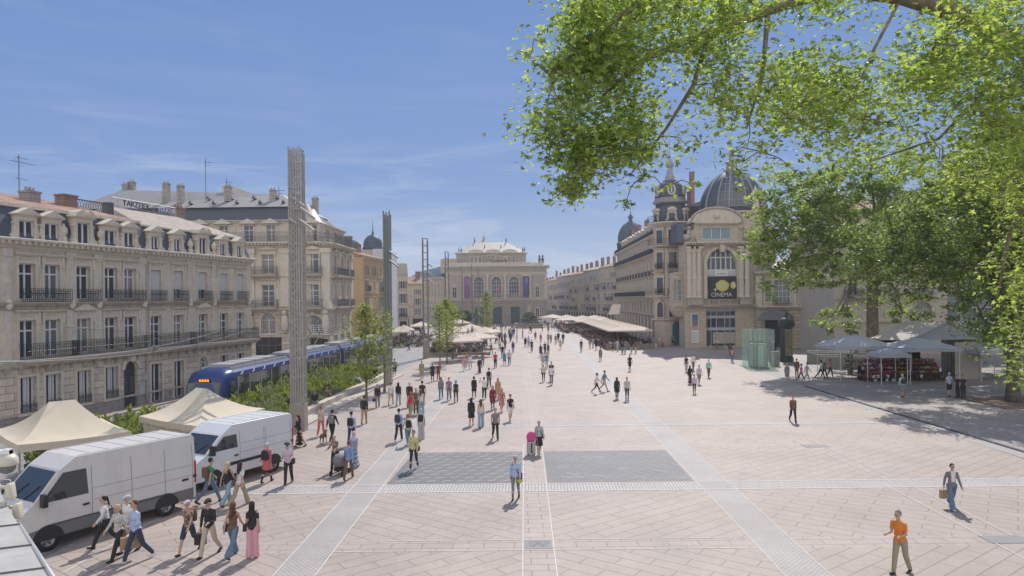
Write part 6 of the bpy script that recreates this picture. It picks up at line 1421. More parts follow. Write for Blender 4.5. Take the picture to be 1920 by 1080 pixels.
# ================================================================ tents
CANV = mat('cream_canvas', (.56,.49,.38), .9, nz=.06, nscale=1.5); CANW = mat('white_canvas', (.58,.58,.60), .85, nz=.05)
def tent(label, A, B, C, D, ze, zp, ridge, m, val=.28, group=None, legs=True, sides=()):
    cx = sum(p[0] for p in (A,B,C,D))/4; cy = sum(p[1] for p in (A,B,C,D))/4
    r = thing('market_tent', label, 'market tent', (cx, cy, 0), 0, group); loc = [Vector((p[0]-cx, p[1]-cy, ze)) for p in (A,B,C,D)]
    u = (loc[1]-loc[0]+loc[2]-loc[3]); u.z = 0; u = u.normalized()*ridge/2; pk = [Vector((0,0,zp))-u, Vector((0,0,zp))+u]
    mb = MB(); N_ = 10
    def hang(a, b, c, d):   # a,b eave, c,d peak edge -> curved patch
        vs = []; 
        for j in range(N_+1):
            t = j/N_
            for i in range(N_+1):
                s_ = i/N_; e = a.lerp(b, s_); k = d.lerp(c, s_); p = e.lerp(k, t); p.z = e.z+(k.z-e.z)*(t**1.7) - .05*math.sin(PI*s_)*(1-t) + .012*math.sin(s_*31+t*7); vs.append(p)
        mb.add(vs, [(j*(N_+1)+i, j*(N_+1)+i+1, (j+1)*(N_+1)+i+1, (j+1)*(N_+1)+i) for j in range(N_) for i in range(N_)])
    hang(loc[0], loc[1], pk[1], pk[0]); hang(loc[1], loc[2], pk[1], pk[1]); hang(loc[2], loc[3], pk[0], pk[1]); hang(loc[3], loc[0], pk[0], pk[0])
    for i in range(4):
        a, b = loc[i], loc[(i+1) % 4]; vs = []
        for k in range(13): p = a.lerp(b, k/12); p.z -= .05*math.sin(PI*k/12); vs += [p, p-Vector((0,0,val+.02*math.sin(k*2.1)))]
        mb.add(vs, [(2*k, 2*k+2, 2*k+3, 2*k+1) for k in range(12)])
    mb.build('canopy', m, r, True)
    if legs:
        for p in loc: q = MB(); q.box(p.x*.97-.03, p.x*.97+.03, p.y*.97-.03, p.y*.97+.03, 0, ze); q.build('leg', STEEL, r)
    for (i, z0) in sides:
        a, b = loc[i]*.97, loc[(i+1) % 4]*.97; q = MB(); n = 24; vs = []
        for k in range(n+1): p = a.lerp(b, k/n)+Vector((.05*math.sin(k*1.9), .05*math.cos(k*1.9), 0)); vs += [(p.x,p.y,ze-.1), (p.x,p.y,z0)]
        q.add(vs, [(2*k, 2*k+2, 2*k+3, 2*k+1) for k in range(n)]); q.build('side_curtain', m, r)
    return r
tent('cream market tent nearer the camera behind the long white van', (-18.1,25.3), (-15.3,27.8), (-18.4,31.0), (-21.4,28.5), 2.45, 3.65, .9, CANV)
tent('cream market tent with mast shadow across it behind the shorter van', (-17.5,32.4), (-13.5,29.6), (-12.3,34.4), (-16.6,37.1), 2.3, 3.45, .9, CANV, sides=((0,.9),))
# market goods under the tents
rnd = random.Random(9); r = thing('clothes_rail', 'rail of dark and pale clothes hanging under the farther tent', 'clothes rail', (-14.9, 32.0, 0), R(-35)); mb = MB(); mb.tube((-1.5,0,0),(-1.5,0,1.7),.02,n=5); mb.tube((1.5,0,0),(1.5,0,1.7),.02,n=5); mb.tube((-1.5,0,1.7),(1.5,0,1.7),.02,n=5); mb.build('rail', STEEL, r)
for k in range(14):
    mb = MB(); x = -1.35+.2*k; mb.prism([(-.25,1.55), (.25,1.55), (.22,.75), (-.22,.75)], x-.03, x+.05, 'x'); c = rnd.choice([(.03,.03,.04), (.5,.48,.45), (.16,.08,.07), (.08,.1,.16), (.4,.36,.3)]); mb.build('garment', mat('garment_%d' % (k % 5), c, .9), r)
r = thing('market_table', 'cloth-covered market table stacked with goods between tent and van', 'market table', (-16.4, 29.2, 0), R(40)); mb = MB(); mb.box(-1.4,1.4,-.5,.5,.05,.82); mb.build('table_cloth', mat('dark_cloth', (.06,.055,.07), .9), r)
mb = MB(); [mb.box(-1.3+.3*i, -1.1+.3*i, -.4, .4, .822, .9+.16*(i % 3)) for i in range(9)]; mb.build('goods', mat('mixed_goods', (.35,.3,.28), .8, nz=.5, nscale=8), r)

# ================================================================ roof ledge, camera and floodlights in the foreground
LED = mat('pale_roof_coping', (.40,.39,.37), .75, nz=.14, nscale=5, stain=.6)
mb = MB(); mb.prism([(-2.03,3.02), (-3.10,4.22), (-9,11), (-12,6), (-6,1.0), (-1.0,1.0), (-.9,1.6)], 6.15, 6.4, 'z')
o = mb.build('roof_ledge', LED); tag(o, 'pale stone roof ledge in the bottom left corner', 'roof ledge')
mb = MB()
for t in (.1, .35, .62): a = Vector((-2.03,3.02,0)).lerp(Vector((-3.10,4.22,0)), t); mb.tube((a.x+.01,a.y,6.405), (a.x-2.2,a.y-.9,6.405), .004, n=4)
o.select_set(False); j = mb.build('coping_joints', mat('joint_dark', (.12,.11,.10), .9), o)
pA, pB = P(34,985,4.0), P(97,1085,3.05)
r = thing('handrail', 'thin grey metal rail fixed outside the roof ledge', 'rail', (pA.x, pA.y, pA.z)); mb = MB(); d = pB-pA; mb.tube((0,0,0), d*1.3, .018, n=8); mb.build('rail', STEEL, r, True)
for t in (.02, .72): mb = MB(); p = d*t; mb.tube(p, p+Vector((-.55,-.25,.02)), .008, n=6); mb.build('bracket', STEEL, r)
def pt(px, py, Y): return P(px, py, Y)
c = pt(13, 866, 4.4); r = thing('dome_camera', 'cream dome security camera on a white arm at the left edge', 'security camera', tuple(c)); r.scale = (.68,.68,.68); CR = mat('cream_plastic', (.58,.54,.44), .4)
mb = MB(); mb.lathe((0,0,0), [(.001,.075),(.06,.07),(.09,.03),(.095,-.02),(.09,-.03)], 18); mb.build('housing', CR, r, True)
mb = MB(); mb.lathe((0,0,-.03), [(.075,0),(.07,-.04),(.045,-.07),(.001,-.085)], 16); mb.build('lens_dome', glassmix('smoked_dome', (.4,.4,.42), .5, (.3,.3,.32)), r, True)
mb = MB(); mb.box(-.35,.04,-.03,.03,.075,.11); mb.box(-.02,.04,-.025,.025,.06,.12); mb.build('arm', WHITE, r)
mb = MB(); mb.box(-.40,-.34,-.05,.05,-1.75,.2); mb.build('post', WHITE, r)
for i, (px, py, lab) in enumerate(((18, 918, 'upper of the two cream floodlights at the left edge'), (32, 955, 'lower of the two cream floodlights at the left edge'))):
    c = pt(px, py, 4.15); r = thing('floodlight', lab, 'floodlight', tuple(c), R(12), 'cream floodlights on the roof ledge'); r.scale = (.55,.55,.55)
    mb = MB(); mb.frus([(-.02,-.06,-.085), (.05,-.06,-.10), (.05,.06,-.10), (-.02,.06,-.085)], [(-.03,-.06,.06), (.03,-.06,.075), (.03,.06,.075), (-.03,.06,.06)]); inst('lamp_body', bevel_mesh(mb, 'lamp_body', CR, .012, 2), r)
    mb = MB(); mb.tube((0,0,.02), (-.22,0,.05), .02, n=8); mb.tube((-.1,0,.05), (-.3,0,.02), .035, n=8); mb.path([(.02,0,.07), (0,0,.11), (-.08,0,.12), (-.16,0,.08)], .006, 5); mb.build('arm', CR, r, True)
# ================================================================ terraces
PAR = mat('beige_parasol_cloth', (.60,.51,.43), .85, nz=.04); PARG = mat('grey_parasol_cloth', (.24,.22,.21), .85); POLE = mat('parasol_pole', (.30,.28,.26), .5)
def parasol_src(w_, z0, z1, m_, val=.18):
    mb = MB(); h = w_/2; n = 6; vs = []
    for (a, b) in (((-h,-h),(h,-h)), ((h,-h),(h,h)), ((h,h),(-h,h)), ((-h,h),(-h,-h))):
        A = Vector((*a, z0)); B = Vector((*b, z0)); T = Vector((0,0,z1)); mb.add([A, B, T], [(0,1,2)]); mb.add([A, B, B-Vector((0,0,val)), A-Vector((0,0,val))], [(0,1,2,3)])
        for k in (1, 2, 3): c = A.lerp(B, k/4); mb.tube(c+Vector((0,0,.012)), T+Vector((0,0,.012)), .012, n=3)
    can = mb.mesh('canopy', m_); p = MB(); p.tube((0,0,0), (0,0,z1+.1), .045, n=7); p.tube((0,0,0), (0,0,.08), .3, n=10); pl = p.mesh('pole', POLE); return can, pl
cP, pP = parasol_src(3.3, 2.75, 3.35, PAR); cQ, pQ = parasol_src(4.2, 2.5, 3.35, PAR)
def parasol(label, x, y, can, pl, group, rz=0, sc=1.0, zs=1.0):
    r = thing('parasol', label, 'parasol', (x, y, 0), rz, group); o = inst('canopy', can, r); o.scale = (sc, sc, zs); inst('pole', pl, r).scale = (1,1,zs); return r
ords = ['nearest', 'second', 'third', 'fourth', 'fifth', 'sixth', 'seventh', 'eighth', 'ninth', 'tenth', 'eleventh', 'twelfth', 'thirteenth', 'fourteenth']
for k in range(12):
    for j, nm in ((0, 'plaza-side'), (1, 'building-side')):
        yy = 103.5+3.45*k; parasol('%s beige parasol in the %s row of the long cafe terrace' % (ords[k], nm), 15.7+3.4*j+.02*k, yy, cP, pP, 'beige parasols of the long cafe terrace')
for k, (x, y) in enumerate(((16.5,152), (16.8,160), (13.2,163), (17.2,170), (14.0,178), (19.6,156), (20.4,172), (10.8,186))): parasol('%s of the far beige parasols between long terrace and fountain' % ords[k], x, y, cQ, pQ, 'far beige parasols near the fountain', .1*k, 1.25)
# tilted awning panel above the terrace
r = thing('tilted_awning', 'steeply tilted beige awning standing above the far parasols', 'awning', (20.3, 138, 1.6), R(12)); r.scale = (.6,.7,.75); mb = MB(); mb.frus([(-2.6,-1.2,3.6),(1.2,-1.2,3.6),(1.2,-1.1,3.55),(-2.6,-1.1,3.55)], [(.2,1.8,6.2),(3.2,1.8,6.2),(3.2,1.9,6.15),(.2,1.9,6.15)]); mb.build('awning_cloth', PAR, r)
mb = MB(); mb.tube((-1,0,-2.1),(-.6,.2,4.5),.06,n=6); mb.tube((2,1.5,-2.1),(2,1.5,5.8),.06,n=6); mb.build('frame', POLE, r)
for k, (px, py) in enumerate(((838,622), (868,612), (862,629), (892,624), (908,614), (882,607), (846,609))):
    Y = (7.6-2.5)*1300/(py+9-561); parasol('%s parasol of the cafe island behind the parked bicycles' % ords[k], (px-960)/1300*Y, Y, cQ, pQ, 'parasols of the cafe island', .3*k, 1.0)
for (px, Y, lab) in ((877, 93, 'closed grey parasol standing upright in front of the cafe island'), (884.5, 103, 'second closed grey parasol, behind the first one')):
    r = thing('closed_parasol', lab, 'parasol', ((px-960)/1300*Y, Y, 0)); mb = MB(); mb.lathe((0,0,0), [(.12,.9),(.34,1.1),(.42,1.4),(.36,2.3),(.22,3.0),(.06,3.6),(.02,3.8)], 9); mb.build('canopy', PARG, r); mb = MB(); mb.tube((0,0,0),(0,0,1),.05,n=6); mb.tube((0,0,0),(0,0,.1),.35,n=10); mb.build('pole', POLE, r)
for k, (px, Y, w_, lab) in enumerate(((757, 118, 3.2, 'white flat parasol by the small cream house beyond the tram'), (790, 135, 4.5, 'beige parasol on the tram side cafe below the third mast'), (748,112,3.0,'half seen white parasol left of the standing crowd'), (858,150,4.2,'flat beige parasol in front of the round shrub'))):
    parasol(lab, (px-960)/1300*Y, Y, cQ, pQ, None, .2*k, w_/4.2)
# terrace furniture + seated guests (a mass nobody could count)
rnd = random.Random(31)
FUR = [mat('rattan_furniture', (.16,.13,.11), .8), mat('dark_furniture', (.045,.04,.04), .7), mat('table_tops', (.42,.38,.35), .6)]
GU = [mat('guest_%d' % i, c, .9) for i, c in enumerate(((.04,.045,.07), (.45,.43,.42), (.32,.08,.07), (.12,.14,.2), (.05,.05,.05), (.40,.30,.26)))] + [mat('skin_tone_a', (.42,.25,.18), .6), mat('hair_dark', (.035,.022,.016), .7)]
def terrace(name, label, spots):
    fb = MB(); gb = MB()
    for (x, y) in spots:
        fb.mi = 2; fb.tube((x,y,.70),(x,y,.74),.38,n=8); fb.mi = 1; fb.tube((x,y,0),(x,y,.7),.04,n=5)
        for k in range(4):
            a = k*PI/2+rnd.uniform(-.3,.3); cx, cy = x+.72*math.cos(a), y+.72*math.sin(a); fb.M = Matrix.Translation((cx,cy,0)) @ Matrix.Rotation(a, 4, 'Z'); fb.mi = 0
            fb.box(-.22,.22,-.22,.22,.42,.46); fb.box(.19,.23,-.22,.22,.46,.88)
            for sx in (-.2,.17):
                for sy in (-.2,.17): fb.box(sx,sx+.03,sy,sy+.03,0,.42)
            if rnd.random() < .72:
                gb.M = fb.M; gb.mi = rnd.randrange(6); gb.lathe((.02,0,.46), [(.17,0),(.16,.2),(.21,.46),(.14,.56),(.06,.6)], 8, sy=1.15, sx=.75); 
                for sy in (-.2,.2): gb.tube((.02,sy,.96),(-.22,sy*.9,.72),.05,.04,5)
                gb.mi = rnd.randrange(6); gb.tube((0,-.09,.52),(-.45,-.1,.52),.085,.07,6); gb.tube((0,.09,.52),(-.45,.1,.52),.085,.07,6); gb.tube((-.45,-.1,.5),(-.45,-.1,.05),.06,.045,6); gb.tube((-.45,.1,.5),(-.45,.1,.05),.06,.045,6)
                gb.mi = 6; gb.ell((-.01,0,1.2),(.09,.075,.115),7,6); gb.mi = 7; gb.ell((.02,0,1.235),(.095,.085,.10),7,5)
            fb.M = None
    gb.M = None
    o = fb.build(name+'_furniture', FUR); tag(o, label[0], 'terrace furniture', kind='stuff')
    o = gb.build(name+'_guests', GU, smooth=True); tag(o, label[1], 'seated crowd', kind='stuff')
terrace('long_terrace', ('chairs and tables crowding the long beige-parasolled terrace', 'seated guests crowding the long beige-parasolled terrace'), [(14.6+1.9*i+rnd.uniform(-.2,.2), 102.5+2.1*j+rnd.uniform(-.2,.2)) for i in range(4) for j in range(34)] + [(12+2*i, 150+2.4*j) for i in range(5) for j in range(14)])
terrace('island_terrace', ('chairs and tables on the cafe island behind the bicycles', 'seated guests on the cafe island behind the bicycles'), [(-11+1.9*i+rnd.uniform(-.2,.2), 97+2.3*j) for i in range(4) for j in range(10)])
terrace('tramside_terrace', ('chairs and tables of the far cafe left of the third mast', 'guests of the far cafe left of the third mast'), [(-21+1.9*i, 112+2.4*j) for i in range(4) for j in range(9)])
# terrace edge screens
o = MB(); o.box(13.6, 21, 101.2, 101.35, 0, .8); o = o.build('terrace_screen', mat('terrace_screen', (.20,.18,.16), .8, nz=.3)); tag(o, 'low dark screen closing the near end of the long terrace', 'screen')
# ================================================================ fountain
r = thing('fountain', 'round basin fountain with planted rock mound and statue group', 'fountain', (4.4, 180, 0)); FS = mat('fountain_stone', (.36,.32,.28), .85, nz=.2, stain=.6)
mb = MB(); mb.lathe((0,0,0), [(3.9,0),(3.9,.15),(3.6,.2),(3.5,.75),(3.9,1.0),(3.95,1.2),(3.4,1.2),(3.3,.9)], 28); mb.build('basin', FS, r)
mb = MB(); mb.lathe((0,0,0), [(3.35,1.02),(.01,1.02)], 28); mb.build('water', mat('fountain_water', (.06,.09,.09), .08), r)
mb = MB(); rnd = random.Random(2)
for k in range(60): a = rnd.uniform(0,2*PI); z = 1+2.9*rnd.random()**1.3; q = 2.6*(1-(z-1)/3.4); mb.ell((q*math.cos(a), q*math.sin(a), z), (rnd.uniform(.4,.8), rnd.uniform(.4,.8), rnd.uniform(.3,.6)), 6, 5)
mb.lathe((0,0,1), [(2.7,0),(1.8,1.2),(.9,2.5),(.7,3.1)], 9); mb.build('rock_mound', mat('mossy_rock', (.10,.10,.07), .9, nz=.5, nscale=2), r)
mb = MB(); mb.tube((0,0,3.9),(0,0,4.2),.7,.65,10)
for k in range(3):
    a = k*2.1; x, y = .3*math.cos(a), .3*math.sin(a); mb.lathe((x,y,4.2), [(.2,0),(.16,.3),(.2,.75),(.15,1.0),(.21,1.3),(.07,1.42),(.06,1.48)], 8); mb.ell((x,y,5.82),(.12,.12,.15),8,6); mb.tube((x,y,5.5),(x+.35*math.cos(a+1.2),y+.35*math.sin(a+1.2),5.7),.06,.05,6)
mb.build('statue_group', mat('statue_stone', (.50,.40,.28), .7), r, True)
# ================================================================ glass lift, advertising column, ramp
LG_ = glassmix('green_glass', (.93,.985,.96), .15, (.72,.84,.79)); LF = mat('lift_frame', (.16,.17,.17), .5, .2)
r = thing('glass_lift', 'pale green glass lift kiosk standing on the square before the cinema', 'lift kiosk', (26.4, 74.6, 0), R(-4)); r.scale = (.78,.8,1)
mb = MB(); 
for a in ((-1.75,1.75,-1.6,-1.57), (-1.75,1.75,1.57,1.6), (-1.75,-1.72,-1.56,1.56), (1.72,1.75,-1.56,1.56)): mb.box(*a, .02, 3.95)
mb.box(-1.85,1.85,-1.7,1.7,3.96,4.06); mb.build('glass_walls', LG_, r)
mb = MB(); [mb.box(x-.05, x+.05, y-.05, y+.05, 0, 3.94) for x in (-.95,.95,-.4) for y in (-1.2,1.2)]; mb.box(-.95,.95,-1.25,-1.15,2.55,2.75); mb.box(-.95,.95,1.15,1.25,2.55,2.75); mb.build('frame', LF, r)
mb = MB(); mb.box(-.9,.9,-1.1,1.1,.0,2.5); mb.build('cabin', mat('lift_cabin', (.34,.37,.35), .4, .3), r)
mb = MB(); mb.box(-.42,-.02,-1.19,-1.11,.05,2.35); mb.box(.02,.42,-1.19,-1.11,.05,2.35); mb.build('doors', mat('lift_door_glass', (.55,.66,.62), .2), r)
mb = MB(); mb.box(-2.1,2.3,-2.1,2.0,-.02,.05); mb.build('base', mat('lift_base', (.20,.21,.20), .7), r)
mb = MB(); mb.box(1.85, 3.0, .3, .8, 0, 1.6); mb.build('machine_box', mat('lift_box', (.30,.31,.30), .6), r)
r = thing('advertising_column', 'dark green advertising column with small pointed dome beside the glass lift', 'advertising column', (31.6, 80, 0)); DG = mat('column_green', (.035,.05,.045), .45)
mb = MB(); mb.lathe((0,0,0), [(.78,0),(.78,.5),(.68,.55),(.66,3.9),(.85,4.0),(.95,4.2),(.9,4.3)], 18); mb.build('drum', DG, r)
mb = MB(); mb.lathe((0,0,4.3), [(.9,0),(.95,.12),(.8,.5),(.5,.75),(.16,.9),(.2,1.05),(.06,1.3),(.03,1.7)], 18); mb.build('cap', DG, r, True)
mb = MB(); mb.box(-.42,.42,-.80,-.74,.75,3.75); b = mb.build('poster_case', mat('case_metal', (.30,.31,.30), .4, .5), r); mb = MB(); mb.box(-.36,.36,-.83,-.801,.85,3.65); mb.build('poster_picture', mat('faded_poster', (.22,.19,.09), .4, nz=.6, nscale=3), b)
r = thing('information_panel', 'narrow dark information totem with white round emblem behind the lift', 'information panel', (29.6, 79, 0)); mb = MB(); mb.box(-.4,.4,-.1,.1,0,2.9); mb.build('panel', mat('totem_blue_black', (.02,.025,.05), .4), r)
mb = MB(); mb.lathe((0,0,0), [(.01,0),(.17,0)], 14); o = mb.build('round_emblem', WHITE, r, loc=(0,-.12,1.75)); o.rotation_euler = (PI/2,0,0); mb = MB(); [mb.box(-.25,.25,-.12,-.101,z,z+.06) for z in (2.3,2.45)]; mb.build('text_lines', WHITE, r)
r = thing('ramp_parapet', 'low grey wall with wire rail around the underground ramp', 'parapet', (0,0,0)); RW = mat('ramp_wall', (.30,.29,.27), .8, nz=.1, stain=.4); mb = MB()
a = [(33.0,74.5), (39.6,71.8), (40.2,73.0)]; mb.prism([(32.0,72.2), (38.6,69.8), (38.7,70.05), (32.1,72.45)], 0, 1.25, 'z'); mb.prism([(32.9,77.5), (39.8,75.0), (39.9,75.25), (33.0,77.75)], 0, 1.25, 'z'); mb.build('wall', RW, r)
mb = MB(); mb.tube((31.8,72.2,1.42),(38.7,69.8,1.42),.03,n=5); mb.tube((32.9,77.6,1.42),(39.8,75.1,1.42),.03,n=5); mb.tube((31.8,72.2,1.42),(32.9,77.6,1.42),.03,n=5); mb.build('rail', STEEL, r)
# ================================================================ flower stall
BLC = mat('blue_grey_canvas', (.40,.425,.47), .8, nz=.05, nscale=1.5); GYC = mat('grey_canvas', (.30,.33,.37), .85, nz=.05); PVC = mat('pale_tarpaulin', (.36,.34,.30), .8, nz=.08)
def canopy(label, x0, x1, y0, y1, z0, z1, m_):
    r = thing('stall_canopy', label, 'stall canopy', ((x0+x1)/2, (y0+y1)/2, 0)); hx, hy = (x1-x0)/2, (y1-y0)/2; mb = MB(); n = 8
    def H_(i, j): u, v = abs(i/n*2-1), abs(j/n*2-1); return z0+(z1-z0)*(1-max(u, v)**1.2)+.04*math.sin(i*1.7+j)
    vs = [(-hx+2*hx*i/n, -hy+2*hy*j/n, H_(i,j)) for j in range(n+1) for i in range(n+1)]; mb.add(vs, [(j*(n+1)+i, j*(n+1)+i+1, (j+1)*(n+1)+i+1, (j+1)*(n+1)+i) for j in range(n) for i in range(n)])
    for (a, b, c, d) in ((-hx,-hy,hx,-hy), (hx,-hy,hx,hy), (-hx,hy,hx,hy), (-hx,-hy,-hx,hy)): mb.add([(a,b,z0),(c,d,z0),(c,d,z0-.28),(a,b,z0-.28)], [(0,1,2,3)])
    mb.build('canopy', m_, r, True)
    for sx in (-.94,.94):
        for sy in (-.94,.94): q = MB(); q.tube((hx*sx,hy*sy,0),(hx*sx,hy*sy,z0),.035,n=6); q.build('leg', mat('white_pole', (.6,.6,.58), .5), r)
    return r
canopy('left blue-grey canopy of the flower stall', 29.0, 34.2, 61.5, 66.5, 3.0, 4.0, BLC)
canopy('right blue-grey canopy of the flower stall', 33.3, 38.0, 58.6, 63.2, 3.0, 3.85, BLC)
canopy('small peaked umbrella-like canopy in the middle of the flower stall', 31.0, 33.6, 58.4, 60.8, 2.55, 3.05, BLC)
canopy('pale blue canopy half hidden by leaves right of the flower stall', 40.5, 44.5, 60, 64, 2.6, 3.4, BLC)
r = thing('stall_hut', 'peaked grey fabric hut at the back of the flower stall', 'market hut', (38.2, 64, 0), R(8)); mb = MB(); mb.box(-3.4,3.4,-2.4,2.4,0,3.35) if False else None
mb.prism([(-3.6,3.55), (3.6,3.55), (.3,5.0), (-.3,5.0)], -2.45, -2.40) ; mb.build('gable', GYC, r)
mb = MB(); mb.add([(-3.8,-2.6,3.5), (0,-2.6,5.1), (0,2.6,5.1), (-3.8,2.6,3.5), (3.8,-2.6,3.5), (3.8,2.6,3.5)], [(0,1,2,3), (1,4,5,2)]); mb.build('roof', mat('pale_hut_roof', (.46,.42,.38), .85, nz=.2, nscale=6), r)
mb = MB(); mb.prism([(-2.4+.04*math.sin(k), 0) for k in (0,)] or [], 0, 1) if False else None
vs = []; mb = MB()
for k in range(31): y_ = -2.3+4.6*k/30; vs += [(3.4+.05*math.sin(k*2.2), y_, 0), (3.4+.05*math.sin(k*2.2), y_, 3.4)]
mb.add(vs, [(2*k, 2*k+2, 2*k+3, 2*k+1) for k in range(30)]); mb.box(.9, 3.4, -2.38, -2.3, 0, 3.3); mb.build('side_curtain', PVC, r); mb = MB(); mb.box(-3.3,.9,1.9,2.0,0,3.3); mb.build('back_wall', DARK, r)
for sx in (-3.4, 3.4): mb = MB(); mb.box(sx-.05,sx+.05,-2.42,-2.32,0,3.5); mb.build('leg', STEEL, r)
# stepped flower shelves and buckets
r = thing('flower_shelves', 'dark stepped shelves carrying the stall flowers', 'shelves', (34.6, 61.5, 0)); mb = MB()
for k in range(4): mb.box(-3.6,3.4,-.9+.45*k,-.5+.45*k,.25+.32*k,.30+.32*k); mb.box(-3.6,3.4,-.55+.45*k,-.5+.45*k,0,.3+.32*k)
mb.build('boards', mat('dark_wood', (.05,.04,.035), .8), r)
LGm = mat('stall_green', (.05,.10,.03), .7); FC = [((.40,.05,.10),'crimson'), ((.55,.25,.30),'pink'), ((.60,.56,.50),'white'), ((.55,.38,.06),'yellow'), ((.26,.07,.22),'purple'), ((.50,.16,.05),'orange')]
bk = MB(); bk.lathe((0,0,0), [(.10,0),(.15,.26),(.16,.28),(.13,.27)], 9); bks = [bk.mesh('bucket', mat('black_bucket', (.04,.04,.045), .6)), None]; bk = MB(); bk.lathe((0,0,0), [(.10,0),(.15,.26),(.16,.28),(.13,.27)], 9); bks[1] = bk.mesh('bucket', WHITE)
flo = []
for i, (c, nm) in enumerate(FC):
    rnd = random.Random(i); q = MB(); q.mi = 0
    for k in range(40): v = Vector((rnd.gauss(0,.11), rnd.gauss(0,.11), rnd.uniform(.25,.5))); leaf_shape(q, v, .09, rnd, False)
    q.mi = 1
    for k in range(26): v = Vector((rnd.gauss(0,.14), rnd.gauss(0,.14), .48+rnd.uniform(-.08,.12))); q.ell(v, (.045,.045,.04), 5, 4)
    flo.append(q.mesh('flowers', [LGm, mat(nm+'_blossom', c, .7)]))
rnd = random.Random(77); used = {}
spots = [(30.9+.5*i+rnd.uniform(-.08,.08), 60.9+1.0*j, 0, 'floor') for i in range(6) for j in range(2)] + [(31.2+.42*i, 60.82+.45*k, .31+.32*k, 'shelf %d' % k) for i in range(16) for k in range(4)]
tier = {'floor': 'on the paving', 'shelf 0': 'on the lowest shelf', 'shelf 1': 'on the second shelf', 'shelf 2': 'on the third shelf', 'shelf 3': 'on the top shelf'}
OW = ['one','two','three','four','five','six','seven','eight','nine','ten','eleven','twelve','thirteen','fourteen','fifteen','sixteen']
for (x, y, z, t) in spots:
    ci = rnd.randrange(6) if x > 33.5 or t == 'floor' else rnd.choice((0,1,2,4)); wb = rnd.random() < .3
    used[t] = used.get(t, 0)+1; r = thing('flower_bucket', '%s flowers in a %s bucket, number %s from the left %s' % (FC[ci][1], 'white' if wb else 'black', OW[used[t]-1], tier[t]), 'flower bucket', (x, y, z), 0, 'buckets of cut flowers at the stall'); inst('bucket', bks[1 if wb else 0], r); inst('flowers', flo[ci], r, rz=rnd.uniform(0,6))
r = thing('potted_plant', 'tall dark leafy plant in a pot at the left end of the ramp', 'potted plant', (33.0*.0+32.6, 67.0, 0)); mb = MB(); mb.lathe((0,0,0), [(.2,0),(.3,.45),(.28,.45)], 10); mb.build('pot', BRICKC, r); mb = MB()
for k in range(260): leaf_shape(mb, Vector((rnd.gauss(0,.28), rnd.gauss(0,.28), rnd.uniform(.5,1.9))), .12, rnd, False)
mb.build('foliage', LGm, r)
# ================================================================ bicycles
BK = mat('bike_black', (.03,.03,.035), .4, .4)
def bike_meshes(col, nm):
    w_ = MB(); n = 20
    for i in range(n): a, b = 2*PI*i/n, 2*PI*(i+1)/n; w_.tube((.33*math.cos(a),0,.33*math.sin(a)), (.33*math.cos(b),0,.33*math.sin(b)), .02, n=5, caps=False)
    for i in range(8): a = 2*PI*i/8; w_.tube((0,0,0), (.33*math.cos(a),0,.33*math.sin(a)), .004, n=3)
    f_ = MB()
    for a, b in (((.42,.0,.42),(.0,.0,.30)), ((.42,0,.75),(.0,0,.32)), ((-.12,0,.82),(.0,0,.3)), ((-.1,0,.72),(.42,0,.72)), ((-.5,0,.35),(.0,0,.3)), ((-.5,0,.35),(-.1,0,.7)), ((.42,0,.9),(.55,0,.35))): f_.tube(a, b, .018, n=6)
    h = MB(); h.tube((.42,0,.75),(.40,0,.98),.014,n=5); h.path([(.34,-.27,1.0), (.44,-.1,1.0), (.44,.1,1.0), (.34,.27,1.0)], .013, 5)
    s_ = MB(); s_.ell((-.14,0,.86),(.14,.07,.03),8,4)
    return w_.mesh('wheel', RUBBER), f_.mesh('frame', mat(nm, col, .35)), h.mesh('handlebar', BK), s_.mesh('saddle', BK)
def bike(label, x, y, rz, ms, group=None):
    r = thing('bicycle', label, 'bicycle', (x, y, 0), rz, group); inst('frame', ms[1], r); inst('wheel', ms[0], r, (.55,0,.35)); inst('wheel', ms[0], r, (-.5,0,.35)); inst('handlebar', ms[2], r); inst('saddle', ms[3], r); return r
bset = [(bike_meshes((.25,.04,.04), 'bike_red'), 'red'), (bike_meshes((.05,.05,.06), 'bike_dark'), 'dark'), (bike_meshes((.35,.36,.38), 'bike_silver'), 'silver'), (bike_meshes((.04,.08,.2), 'bike_blue'), 'blue')]
rnd = random.Random(15); BO = ['first','second','third','fourth','fifth','sixth','seventh','eighth','ninth','tenth','eleventh','twelfth','thirteenth','fourteenth','fifteenth','sixteenth','seventeenth','eighteenth','nineteenth','twentieth','twenty-first','twenty-second']
for k in range(22):
    ms, nm = bset[rnd.randrange(4)]; x = -11.4+.36*k; bike('%s bicycle racked before the cafe island, %s %s the tram side' % (nm, BO[k], 'from'), x, 95.2+rnd.uniform(-.4,.4), R(75)+rnd.uniform(-.5,.5), ms, 'bicycles racked before the cafe island')
mb = MB(); mb.box(-12.2,-3.0,94.2,94.4,0,.35); o = mb.build('planter_kerb', mat('kerb_stone', (.34,.30,.26), .8, nz=.1)); tag(o, 'low kerb in front of the racked bicycles', 'kerb')
# bollards before the long block
bl = MB(); bl.lathe((0,0,0), [(.07,0),(.06,.85),(.075,.9),(.05,.97)], 8); blm = bl.mesh('bollard', STEEL)
for k, (px, py) in enumerate(((1252,643), (1244,645), (1236,641), (1228,639))): p = G(px, py); o = inst('bollard', blm, None, (p.x, p.y, 0)); tag(o, 'grey steel bollard near the teal door, %s from the door' % ords[k].replace('nearest','first'), 'bollard', 'bollards by the teal door')
